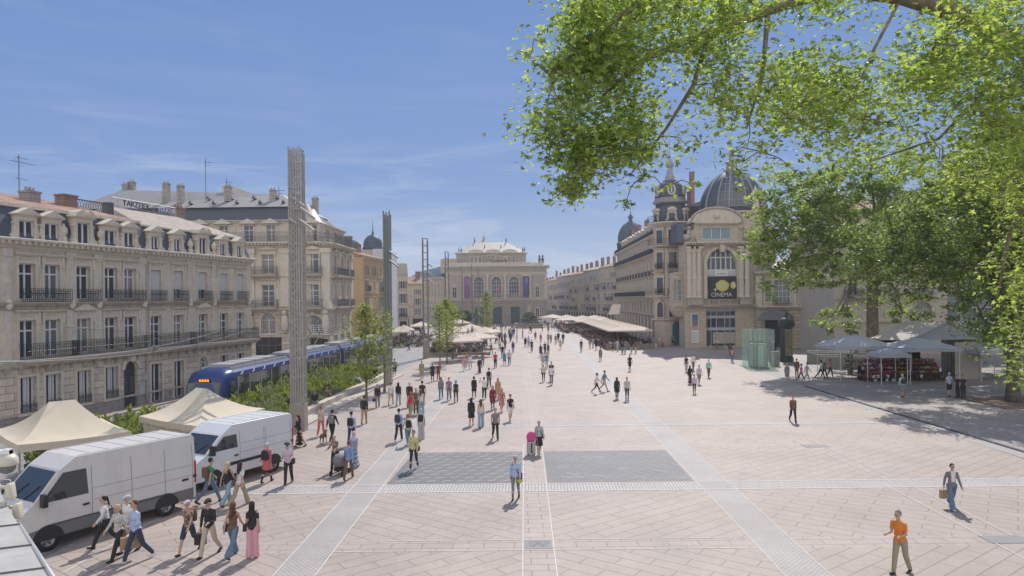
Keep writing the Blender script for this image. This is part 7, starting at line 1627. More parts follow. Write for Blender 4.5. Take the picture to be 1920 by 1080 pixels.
# ================================================================ people
SK = [mat('skin_light', (.50,.31,.23), .55), mat('skin_mid', (.38,.22,.15), .55), mat('skin_dark', (.14,.075,.05), .55)]
_blc = {}
def blob(name, parts, vox, sm=2):
    bk_ = (name, vox, tuple(tuple(round(float(c), 3) for q in p[1:] for c in (q if hasattr(q, '__len__') else (q,))) for p in parts))
    if bk_ in _blc: return _blc[bk_]
    mb = MB()
    for p in parts:
        if p[0] == 'c':
            _, a, b, r0, r1 = p; a = Vector(a); b = Vector(b); n = 10 if vox < .02 else 7
            if (b-a).length < 1e-4: b = a+Vector((0,0,.001))
            mb.tube(a, b, r0, r1, n); 
            for c, r in ((a, r0), (b, r1)): mb.ell(c, (r, r, r), n, 6)
        else: mb.ell(p[1], p[2], 12 if vox < .02 else 8, 8 if vox < .02 else 6)
    me = mb.mesh(name, SK[0]); o = bpy.data.objects.new(name, me); COL.objects.link(o)
    m = o.modifiers.new('r', 'REMESH'); m.mode = 'VOXEL'; m.voxel_size = vox; m.use_smooth_shade = True
    s_ = o.modifiers.new('s', 'SMOOTH'); s_.iterations = sm; s_.factor = .5
    dg = bpy.context.evaluated_depsgraph_get(); out = bpy.data.meshes.new_from_object(o.evaluated_get(dg)); out.name = name
    bpy.data.objects.remove(o); bpy.data.meshes.remove(me)
    if not out.materials: out.materials.append(SK[0])
    _blc[bk_] = out; return out
POSES = {  # legs (thigh, knee) left/right; arms (forward, out, elbow) left/right; lean
 'walkA': ((26, 6), (-22, 24), (-22, 8, 15), (24, 8, 22), 4), 'walkB': ((-20, 30), (22, 4), (22, 8, 22), (-20, 8, 12), 4),
 'walkC': ((14, 3), (-12, 16), (-10, 7, 12), (14, 7, 16), 2), 'stand': ((3, 2), (-3, 2), (-2, 7, 10), (2, 7, 10), 0),
 'phone': ((14, 3), (-12, 16), (14, 2, 80), (8, 2, 92), 9), 'bag': ((22, 5), (-18, 22), (0, 12, 8), (10, 10, 80), 3),
 'push': ((16, 4), (-16, 20), (38, 8, 50), (38, 8, 50), 9), 'sit': ((86, 84), (82, 80), (24, 6, 60), (28, 6, 55), 14), 'legsout': ((72, 42), (80, 62), (20, 8, 50), (30, 6, 70), 18),
 'hand': ((10, 3), (-10, 12), (-6, 8, 12), (40, 60, 140), 0), 'ride': ((70, 70), (30, 45), (60, 10, 20), (60, 10, 20), 32)}
_hc = {}
def human(sex, pose, top, bot, hair, lod):
    key = (sex, pose, top, bot, hair, lod)
    if key in _hc: return _hc[key]
    vb = .012 if lod == 0 else .024; vc = .016 if lod == 0 else .026
    f = sex == 'f'; L, Rr, aL, aR, lean = POSES[pose]
    dirv = lambda a: Vector((0, -math.sin(R(a)), -math.cos(R(a))))
    hipz = .93; J = {}
    for s, (th, kn) in ((-1, L), (1, Rr)):
        hip = Vector((s*(.092 if f else .088), 0, hipz)); k = hip+.44*dirv(th); a = k+.42*dirv(th-kn); J[s] = (hip, k, a, th-kn)
    low = min(J[s][2].z for s in J)-.075; 
    if pose in ('sit', 'legsout'): low = .93-.47-.08; 
    if pose == 'ride': low = .93-.98
    M = Matrix.Translation((0,0,-low))
    T_ = M @ Matrix.Translation((0,0,hipz)) @ Matrix.Rotation(R(lean), 4, 'X') @ Matrix.Translation((0,0,-hipz))
    up = lambda v: T_ @ Vector(v); dn = lambda v: M @ Vector(v)
    sw = .155 if f else .176; A = {}
    for s, (fw, ou, el) in ((-1, aL), (1, aR)):
        sh = Vector((s*sw, .0, 1.40)); d = Vector((s*math.sin(R(ou)), -math.sin(R(fw))*math.cos(R(ou)), -math.cos(R(fw))*math.cos(R(ou)))); e = sh+.275*d
        d2 = Vector((s*math.sin(R(ou))*.5*(1 if el < 60 else -.9), -math.sin(R(fw+el)), -math.cos(R(fw+el)))).normalized()
        w_ = e+.235*d2; A[s] = (up(sh), up(e), up(w_), (T_.to_3x3() @ d2).normalized())
    body = []
    for s in (-1, 1):
        hip, k, a, an = J[s]; body += [('c', dn(hip), dn(k), .078, .052), ('c', dn(k), dn(k+.16*(a-k).normalized()), .052, .057), ('c', dn(k+.16*(a-k).normalized()), dn(a), .057, .036)]
        fd = Vector((0, -math.cos(R(an*.8)), math.sin(R(an*.8)))) if pose not in ('sit',) else Vector((0,-1,0)); body += [('c', dn(a+Vector((0,.03,-.04))), dn(a+fd*.15+Vector((0,0,-.045))), .034, .028)]
        sh, e, w_, d2 = A[s]; body += [('c', sh, e, .041, .035), ('c', e, e.lerp(w_, .35), .037, .038), ('c', e.lerp(w_, .35), w_, .038, .025)]
        pal = w_+d2*.075; body += [('c', w_, pal, .026, .036)]
        side = Vector((0,1,0)) if abs(d2.y) < .7 else Vector((1,0,0)); side = (side - d2*side.dot(d2)).normalized(); nrm = d2.cross(side).normalized()*(-s)
        for q in range(4):
            off = side*(-.027+.018*q); ln = (.062,.072,.068,.05)[q]; k1 = pal+off+d2*(.012+ln*.5)+nrm*.008; k2 = k1+d2*ln*.45+nrm*(.022+.004*q); body += [('c', pal+off, k1, .0105, .0095), ('c', k1, k2, .0095, .008)]
        tb = w_+d2*.03-side*.026; tm = tb-side*.022+d2*.028; body += [('c', tb, tm, .012, .0105), ('c', tm, tm+d2*.028+nrm*.012+side*.006, .0105, .0085)]
    body += [('e', dn((0,0,.96)), (.15,.10,.11)), ('e', up((0,0,1.12)), (.12,.09,.13)), ('e', up((0,-.005,1.29)), (.145,.10,.14)), ('c', up((-sw+.045,0,1.375)), up((sw-.045,0,1.375)), .042, .042),
             ('c', up((0,0,1.40)), up((0,-.01,1.53)), .055, .05), ('e', up((0,-.005,1.635)), (.073,.092,.098)), ('e', up((0,-.032,1.575)), (.052,.060,.062)), ('c', up((0,-.093,1.612)), up((0,-.113,1.588)), .009, .014),
             ('e', up((-.075,.005,1.61)), (.012,.02,.03)), ('e', up((.075,.005,1.61)), (.012,.02,.03)), ('c', up((-.02,-.088,1.56)), up((.02,-.088,1.56)), .009, .009)]
    cl = []
    if f: chest = [('e', up((-.06,-.075,1.27)), (.062,.055,.062)), ('e', up((.06,-.075,1.27)), (.062,.055,.062))]
    else: chest = []
    torso = [('e', dn((0,0,.955)), (.172,.127,.115)), ('e', up((0,0,1.10)), (.138 if f else .155,.112,.15)), ('e', up((0,-.004,1.28)), (.158 if f else .17,.122,.155)), ('c', up((-sw+.035,0,1.385)), up((0,0,1.425)), .05, .055), ('c', up((sw-.035,0,1.385)), up((0,0,1.425)), .05, .055)] + chest
    P_ = []
    if top == 'tank': P_ = torso[:3]+chest+[('c', up((-.1,0,1.36)), up((-.1,0,1.43)), .04, .035), ('c', up((.1,0,1.36)), up((.1,0,1.43)), .04, .035)]
    else:
        P_ = list(torso)
        for s in (-1, 1):
            sh, e, w_, d2 = A[s]; P_ += [('c', sh+(e-sh)*.08+Vector((0,0,-.006)), sh.lerp(e, .60), .047, .045)] if top == 'tee' else [('c', sh+(e-sh)*.04, e, .053, .048), ('c', e, w_, .048, .038)]
        if top in ('coat', 'dress', 'robe'):
            bz = {'coat': .62, 'dress': .55, 'robe': .16}[top]
            for t in (0, .25, .5, .75, 1.0):
                z = .95+(bz-.95)*t; rx = .17+.06*t*(1.0 if top != 'robe' else 1.3); P_.append(('e', dn((0, -(J[-1][1].y+J[1][1].y)*0+0, z)), (rx, .135+.075*t, .09)))
    cl.append(('top', blob('top', P_, vc)))
    Q_ = []
    hp = [('e', dn((0,0,.95)), (.162,.118,.11))]
    if bot in ('pants', 'wide', 'shorts', 'slim'):
        Q_ = list(hp)
        for s in (-1, 1):
            hip, k, a, an = J[s]
            if bot == 'shorts': Q_ += [('c', dn(hip), dn(hip.lerp(k, .85)), .10, .085)]
            else:
                ra = {'pants': (.094,.072,.058), 'wide': (.10,.085,.10), 'slim': (.088,.062,.045)}[bot]; Q_ += [('c', dn(hip), dn(k), ra[0], ra[1]), ('c', dn(k), dn(k.lerp(a, .96)), ra[1], ra[2])]
    elif bot in ('skirt', 'longskirt'):
        bz = .52 if bot == 'skirt' else .18; Q_ = list(hp)
        for t in (0, .25, .5, .75, 1.0): z = .93+(bz-.93)*t; Q_.append(('e', dn((0,0,z)), (.165+.05*t, .125+.07*t, .09)))
    if Q_: cl.append(('trousers' if bot in ('pants','wide','slim') else bot, blob('bottom', Q_, vc)))
    H_ = [('e', up((0,.018,1.652)), (.083,.096,.098))]
    if hair == 'long': H_ += [('c', up((0,.07,1.64)), up((0,.105,1.33)), .078, .062), ('c', up((-.06,.04,1.6)), up((-.075,.045,1.42)), .035, .025), ('c', up((.06,.04,1.6)), up((.075,.045,1.42)), .035, .025)]
    elif hair == 'pony': H_ += [('c', up((0,.11,1.67)), up((0,.15,1.42)), .035, .028)]
    elif hair == 'bob': H_ += [('e', up((0,.03,1.60)), (.098,.085,.095))]
    elif hair == 'bun': H_ += [('e', up((0,.10,1.72)), (.045,.045,.045))]
    elif hair == 'cap': H_ += [('c', up((0,-.05,1.69)), up((0,-.14,1.665)), .055, .045), ('e', up((0,0,1.68)), (.09,.10,.07))]
    elif hair == 'scarf': H_ += [('e', up((0,.012,1.63)), (.098,.102,.118)), ('c', up((0,.02,1.52)), up((0,.01,1.40)), .095, .13), ('e', up((0,.0,1.36)), (.19,.14,.09))]
    cl.append(({'cap': 'cap', 'scarf': 'headscarf'}.get(hair, 'hair'), blob('hair', H_, vb, 1)))
    if lod == 0:
        sh_ = []
        for s in (-1, 1):
            hip, k, a, an = J[s]; fd = Vector((0, -math.cos(R(an*.8)), math.sin(R(an*.8)))) if pose != 'sit' else Vector((0,-1,0)); sh_ += [('c', dn(a+Vector((0,.035,-.043))), dn(a+fd*.16+Vector((0,0,-.048))), .043, .036), ('c', dn(a+Vector((0,.02,-.01))), dn(a+Vector((0,.02,-.04))), .042, .042)]
        cl.append(('shoes', blob('shoes', sh_, .014)))
        ey = MB(); [ey.ell(up((sx*.028,-.082,1.628)), (.011,.008,.008), 6, 4) for sx in (-1, 1)]; [ey.tube(up((sx*.014,-.086,1.652)), up((sx*.044,-.078,1.652)), .004, n=4) for sx in (-1, 1)]; cl.append(('eyes', ey.mesh('eyes', BLACK)))
    bm_ = blob('body', body, vb, 2)
    hand = {s: A[s][2]+A[s][3]*.11 for s in A}; back = up((0,.17,1.25)); _hc[key] = (bm_, cl, hand, T_, M); return _hc[key]
CLR = dict(black=(.028,.028,.032), white=(.66,.66,.68), navy=(.035,.05,.10), blue=(.20,.30,.52), lblue=(.38,.47,.66), denim=(.13,.19,.29), ldenim=(.27,.36,.46), grey=(.20,.20,.21), lgrey=(.42,.42,.43), red=(.46,.045,.06), coral=(.55,.13,.13),
  beige=(.48,.40,.31), khaki=(.33,.29,.20), brown=(.16,.09,.06), pink=(.62,.32,.38), yellow=(.52,.48,.24), orange=(.72,.22,.03), teal=(.05,.27,.33), green=(.05,.26,.14), mint=(.30,.60,.50), cream=(.58,.52,.42), purple=(.24,.17,.30), lilac=(.52,.42,.52), magenta=(.6,.08,.28), maroon=(.22,.04,.05), print=(.28,.20,.17), floral=(.45,.20,.18), tan=(.42,.27,.16), zebra=(.5,.5,.48),
  blond=(.50,.38,.19), dark=(.03,.02,.016), chestnut=(.12,.055,.03), ginger=(.28,.09,.03), silver=(.5,.5,.5))
def cloth(c):
    if c in ('print', 'zebra', 'floral'):
        m = mat('cloth_'+c, CLR[c], .9); 
        if not m.get('done'):
            m['done'] = 1; t = m.node_tree; b = t.nodes['Principled BSDF']; tc = N(t, 'ShaderNodeTexCoord'); n = N(t, 'ShaderNodeTexWave' if c == 'zebra' else 'ShaderNodeTexNoise'); n.inputs['Scale'].default_value = 9 if c == 'zebra' else 16
            if c == 'zebra': n.bands_direction = 'Z'; n.inputs['Distortion'].default_value = 6
            cr = N(t, 'ShaderNodeValToRGB'); cr.color_ramp.elements[0].position = .42; cr.color_ramp.elements[1].position = .58; cr.color_ramp.elements[0].color = (*[v*.35 for v in CLR[c]], 1); cr.color_ramp.elements[1].color = (*[min(1, v*1.5) for v in CLR[c]], 1)
            t.links.new(tc.outputs['Object'], n.inputs[0]); t.links.new(n.outputs['Fac' if c != 'zebra' else 'Fac'], cr.inputs[0]); t.links.new(cr.outputs[0], b.inputs['Base Color'])
        return m
    return mat('cloth_'+c, CLR[c], .88, nz=.07, nscale=14)
def setm(o, m): o.material_slots[0].link = 'OBJECT'; o.material_slots[0].material = m
_bp = {}
def acc(kind):
    if kind in _bp: return _bp[kind]
    m_ = MB()
    if kind == 'backpack': m_.prism([(-.14,-.02),(.14,-.02),(.15,.2),(.12,.38),(-.12,.38),(-.15,.2)], .0, .16); me = bevel_mesh(m_, 'backpack', SK[0], .03, 2)
    elif kind == 'shoulder_bag': m_.prism([(-.14,-.12),(.14,-.12),(.12,.1),(-.12,.1)], -.05, .05); me = bevel_mesh(m_, 'shoulder_bag', SK[0], .02, 2)
    elif kind == 'strap': m_.path([(-.13,-.10,1.43),(-.03,-.145,1.30),(.10,-.13,1.12),(.17,-.04,.98)], .012, 5); m_.path([(-.13,-.02,1.46),(-.06,.13,1.35),(.08,.13,1.15),(.17,.04,.98)], .012, 5); me = m_.mesh('strap', SK[0])
    _bp[kind] = me; return me
PN = []
def person(px, py, h, spec, label, lod=None, group=None, sk=0, sc=1.0, z=0.0, extra=()):
    sex, pose, top, tc_, bot, bc, hair, hc = spec.split(); bot = 'none' if top in ('coat','dress','robe') and 'skirt' in bot else bot; g = G(px, py, z); g.z = z
    if lod is None: lod = 0 if g.y < 58 else 1
    bm_, cl, hand, T_, M = human(sex, pose, top, bot, hair, lod)
    s_ = sc*(.965 if sex == 'f' else 1.02)
    r = thing('person', label, 'person', tuple(g), R(h), group); r.scale = (s_,)*3
    b = inst('body', bm_, r); setm(b, SK[sk])
    cm = {'top': tc_, 'hair': hc, 'cap': hc, 'headscarf': hc}
    for nm, me in cl:
        o = inst(nm, me, r)
        if nm == 'eyes': continue
        if nm == 'shoes': setm(o, cloth('white' if (px*7+py) % 3 == 0 else 'black')); continue
        setm(o, cloth(cm.get(nm, bc)))
    for e in extra:
        k, c = e.split(':')
        if k == 'backpack': o = inst('backpack', acc('backpack'), r, tuple(T_ @ Vector((0,.10,1.04)))); setm(o, cloth(c))
        if k == 'bag': o = inst('shoulder_bag', acc('shoulder_bag'), r, tuple(T_ @ Vector((.21,.0,.95))), PI/2); setm(o, cloth(c)); o = inst('strap', acc('strap'), r, tuple(T_ @ Vector((0,0,0)))) ; o.rotation_euler = (0,0,0); setm(o, cloth(c))
        if k == 'sunglasses': m_ = MB(); [m_.ell(T_ @ Vector((sx*.028,-.09,1.628)), (.02,.012,.015), 6, 4) for sx in (-1, 1)]; m_.build('sunglasses', BLACK, r)
    PN.append(r); return r, g, hand, s_
def held(name, label, cat, pr, side, mesh, dz=0.0, rz=0.0):
    r, g, hand, s_ = pr; v = Matrix.Rotation(r.rotation_euler.z, 4, 'Z') @ (hand[side]*s_); o = inst(name, mesh, None, (g.x+v.x, g.y+v.y, g.z+v.z+dz), r.rotation_euler.z+rz); tag(o, label, cat); return o
def bagmesh(nm, w_, h_, d, m_):
    q = MB(); q.mi = 0; q.frus([(-w_/2,-d/2,-h_-.08), (w_/2,-d/2,-h_-.08), (w_/2,d/2,-h_-.08), (-w_/2,d/2,-h_-.08)], [(-w_/2,-d/2,-.10), (w_/2,-d/2,-.10), (w_/2,d/2,-.10), (-w_/2,d/2,-.10)])
    for y in (-d/2+.01, d/2-.01): q.path([(-w_*.25,y,-.11), (-w_*.15,y*.3,-.01), (w_*.15,y*.3,-.01), (w_*.25,y,-.11)], .006, 4)
    return q.mesh(nm, m_)
PAPER = mat('kraft_paper', (.42,.29,.17), .85, nz=.08, nscale=6)
# --- bottom left group
person(198,1027,-50,'f walkA long white pants black pony dark','woman in white blouse and black trousers with ponytail, leftmost of the front group',extra=('bag:black','sunglasses:black'))
person(223,1048,-25,'f walkB long zebra pants black bob blond','short blond woman in black and white zebra-striped sweater and sunglasses',extra=('sunglasses:black',))
p = person(256,1052,-35,'m bag long lblue pants navy short chestnut','man in light blue shirt and dark trousers carrying a large brown paper bag',sc=1.04,extra=('sunglasses:black',))
q = bagmesh('paper_bag', .50, .38, .16, PAPER); o = held('paper_bag', 'large brown paper shopping bag with pale print held by the man in the blue shirt', 'shopping bag', p, -1, q, rz=R(70)); m_ = MB(); [m_.box(-.10+.11*k,-.02+.11*k,-.088,-.081,-.33,-.22) for k in range(2)]; m_.build('print', mat('pale_print', (.62,.52,.42), .8), o)
person(241,1036,-20,'m walkC tee white shorts grey cap lgrey','man in white tee and light cap half hidden behind the blue shirt',sk=0)
person(354,1037,-12,'f walkA tee print shorts navy cap lilac','woman in brown patterned tee, dark shorts and pale lilac cap',sc=1.0,extra=('backpack:brown','sunglasses:black'))
p = person(393,1042,-12,'m bag long black pants beige cap black','man in black top, beige trousers and dark cap beside the patterned tee',extra=('sunglasses:black',))
held('hand_bag', 'black holdall hanging from the hand of the man in beige trousers', 'bag', p, -1, bagmesh('hand_bag', .30,.34,.18, cloth('black')))
person(437,1044,172,'f walkB tank brown wide denim long chestnut','woman with long brown hair, brown top and flared jeans seen from behind',extra=('bag:black',))
person(474,1046,176,'f stand tee black wide pink long dark','woman in black top and pink trousers with black shoulder bag, seen from behind',extra=('bag:black',))
person(394,943,140,'m walkA tee green pants denim short dark','hiker in green tee and jeans with a brown and yellow backpack',extra=('backpack:brown',))
person(427,948,165,'f walkB tank black wide ldenim long blond','blond woman in black strapless top and light jeans between the two vans',extra=('bag:black',))
person(450,948,160,'f walkA tee white wide khaki long dark','dark-haired woman in white tee and wide grey-green trousers with brown bag',extra=('bag:brown',))
person(501,904,168,'f walkC coat coral slim black short silver','white-haired woman in red coat with black backpack beside the second van',extra=('backpack:black',))
person(541,907,5,'m phone tee lilac pants black cap black','man in pink and white striped sports shirt and black trousers facing us',extra=('bag:black',))
person(562,838,-50,'f phone long black longskirt black long dark','woman all in black leaning at the foot of the tallest mast')
p = person(602,817,170,'f walkC long beige pants coral short ginger','person in beige jacket and coral red trousers walking the dog')
person(623,828,172,'m walkB long black pants black short dark','man in black jacket with dark backpack beside the dog walker',extra=('backpack:grey',))
person(659,834,176,'m walkC long lblue pants navy short dark','man in pale blue sweatshirt with dark bag on his back, behind the headscarf woman',extra=('backpack:black',))
p = person(629,884,-12,'f push long print pants black short silver','grey-haired woman in brown patterned blouse pushing the dark stroller')
st = thing('stroller', 'dark grey baby stroller pushed by the grey-haired woman', 'stroller', tuple(G(638,890)), R(-12)); m_ = MB(); m_.lathe((0,0,.62), [(.01,.30),(.2,.26),(.29,.1),(.3,0),(.24,-.22),(.02,-.26)], 12, sy=1.35); m_.build('seat', cloth('grey'), st, True)
m_ = MB(); m_.path([(-.24,.45,1.02),(-.24,.1,.5),(-.26,-.35,.14)],.014,5); m_.path([(.24,.45,1.02),(.24,.1,.5),(.26,-.35,.14)],.014,5); m_.tube((-.24,.45,1.02),(.24,.45,1.02),.018,n=6); m_.tube((-.24,.35,.14),(-.2,-.1,.5),.014,n=5); m_.tube((.24,.35,.14),(.2,-.1,.5),.014,n=5); m_.box(-.2,.2,-.2,.3,.2,.34); m_.build('frame', BLACK, st)
for sx in (-.26,.26):
    for sy in (-.35,.36): m_ = MB(); m_.tube((sx-.02,sy,.12),(sx+.02,sy,.12),.12,n=12); m_.build('wheel', RUBBER, st)
person(664,877,-12,'f walkC robe ldenim longskirt ldenim scarf lilac','woman in pale lilac headscarf and long grey-blue dress')
person(654,898,180,'f walkA long blue pants brown short maroon','person in denim blue shirt and brown trousers with brown bag, seen from behind',extra=('bag:brown',))
person(683,795,180,'m walkC long black pants tan short dark','man in black jacket and tan trousers beneath the nearest young tree')
p = person(708,764,8,'f walkC long black pants grey short grey','person in bulky black jacket right of the nearest young tree'); 
held('hand_bag', 'black handbag carried by the person in the bulky black jacket', 'bag', p, -1, bagmesh('hand_bag', .28,.24,.12, cloth('black')))
person(733,759,178,'f walkA tee white shorts beige short chestnut','person in white top and beige shorts walking away near the second mast')
person(747,760,178,'f walkC long black pants ldenim long dark','woman in black top and pale jeans beside the white top and shorts')
person(768,763,178,'m walkC long black pants navy short silver','grey-haired man in black jacket at the back of the cluster by the left channel')
person(770,781,176,'f walkB tank red wide khaki long ginger','red-haired woman in red tank top in the cluster by the left channel',extra=('bag:magenta',))
person(780,777,178,'m stand tee khaki pants brown cap beige','person in khaki shirt and straw-coloured hat amid the cluster by the left channel',extra=('backpack:brown',))
person(790,777,170,'f hand tank white wide ldenim long chestnut','woman in white top and pale jeans with elbow out, right end of the cluster')
person(792,762,178,'m stand tee black pants black short dark','tall man in black tee behind the cluster by the left channel',sc=1.03)
person(748,827,165,'m walkC long lblue pants black short dark','man in pale blue shirt and black trousers with navy tote, left of the left channel',extra=('backpack:navy',))
person(765,834,-160,'f walkA tee cream pants denim short ginger','person in cream top with round black backpack stepping over the left channel',extra=('backpack:black',))
person(790,824,178,'f stand tee white wide lgrey scarf lgrey','woman in white-grey scarf and wide pale trousers with black bag',extra=('backpack:black',))
person(776,880,-12,'m walkC long yellow slim black short dark','man in pale yellow shirt and black trousers on the dark paving panel',extra=('bag:brown','sunglasses:black'))
# --- centre
person(929,824,8,'m walkB tee grey pants black short grey','man in dark grey tee and black trousers striding towards us in the middle')
p = person(1011,852,10,'f walkC long lgrey skirt black short silver','grey-haired woman in grey cardigan and black skirt pulling a suitcase',extra=('bag:black',))
sc_o = thing('suitcase', 'grey wheeled suitcase pulled by the woman in the black skirt', 'suitcase', tuple(G(996,853)), R(10)); m_ = MB(); m_.box(-.2,.2,-.13,.13,.06,.66); inst('shell', bevel_mesh(m_, 'shell', cloth('lgrey'), .04, 2), sc_o); m_ = MB(); m_.box(-.03,.03,-.14,-.131,.12,.6); m_.tube((-.1,.1,.66),(-.1,.16,1.0),.01,n=4); m_.tube((.1,.1,.66),(.1,.16,1.0),.01,n=4); m_.tube((-.1,.16,1.0),(.1,.16,1.0),.014,n=4); [m_.ell((sx,sy,.04),(.03,.03,.04),6,4) for sx in (-.15,.15) for sy in (-.08,.08)]; m_.build('handle', BLACK, sc_o)
g = G(996,853); m_ = MB(); m_.prism([(-.2,-.2),(.2,-.2),(.23,0),(.17,.2),(.02,.27),(-.15,.2),(-.23,.02)], -.13, .13); o = inst('travel_bag', bevel_mesh(m_, 'travel_bag', cloth('magenta'), .05, 3), None, (g.x,g.y,.88)); tag(o, 'bright pink soft bag sitting on top of the grey suitcase', 'bag')
p = person(967,936,-8,'f walkC long lblue slim grey short silver','white-haired woman in light blue jacket nearest the centre of the square',extra=('bag:black','sunglasses:black'))
m_ = MB(); m_.lathe((0,0,-.22), [(.001,.02),(.11,.02),(.12,0),(.11,-.02),(.001,-.02)], 14); o = held('yellow_fan', 'small round yellow-green fan held by the woman in the light blue jacket', 'fan', p, 1, m_.mesh('yellow_fan', mat('lime', (.5,.55,.08), .7))); o.rotation_euler = (R(80), 0, 0)
person(957,789,12,'f walkC tee black shorts white cap black','woman in black top, white shorts and black cap with pale sling bag',extra=('bag:cream',))
person(884,798,180,'f stand dress black skirt black long dark','woman in short black dress with long dark hair, seen from behind')
person(902,801,178,'f walkC tank cream wide ldenim long chestnut','woman in cream top and pale flared jeans seen from behind')
person(889,746,176,'f walkC coat black slim black bob dark','woman in black coat flaring over slim trousers left of the centre lane')
person(908,748,178,'f hand tee white pants black short dark','person in white top raising one hand to the head')
person(917,727,178,'m walkA long lgrey pants black short dark','man with black backpack and black trousers just beyond the raised hand',extra=('backpack:black',))
person(924,768,5,'f walkC coat maroon slim black long ginger','red-haired woman in maroon patterned coat beside the floral dress')
person(934,750,5,'f walkC dress tan skirt tan long ginger','woman in long tan dress behind the floral dress')
person(941,772,8,'f walkA dress floral skirt floral long blond','blond woman in short floral dress')
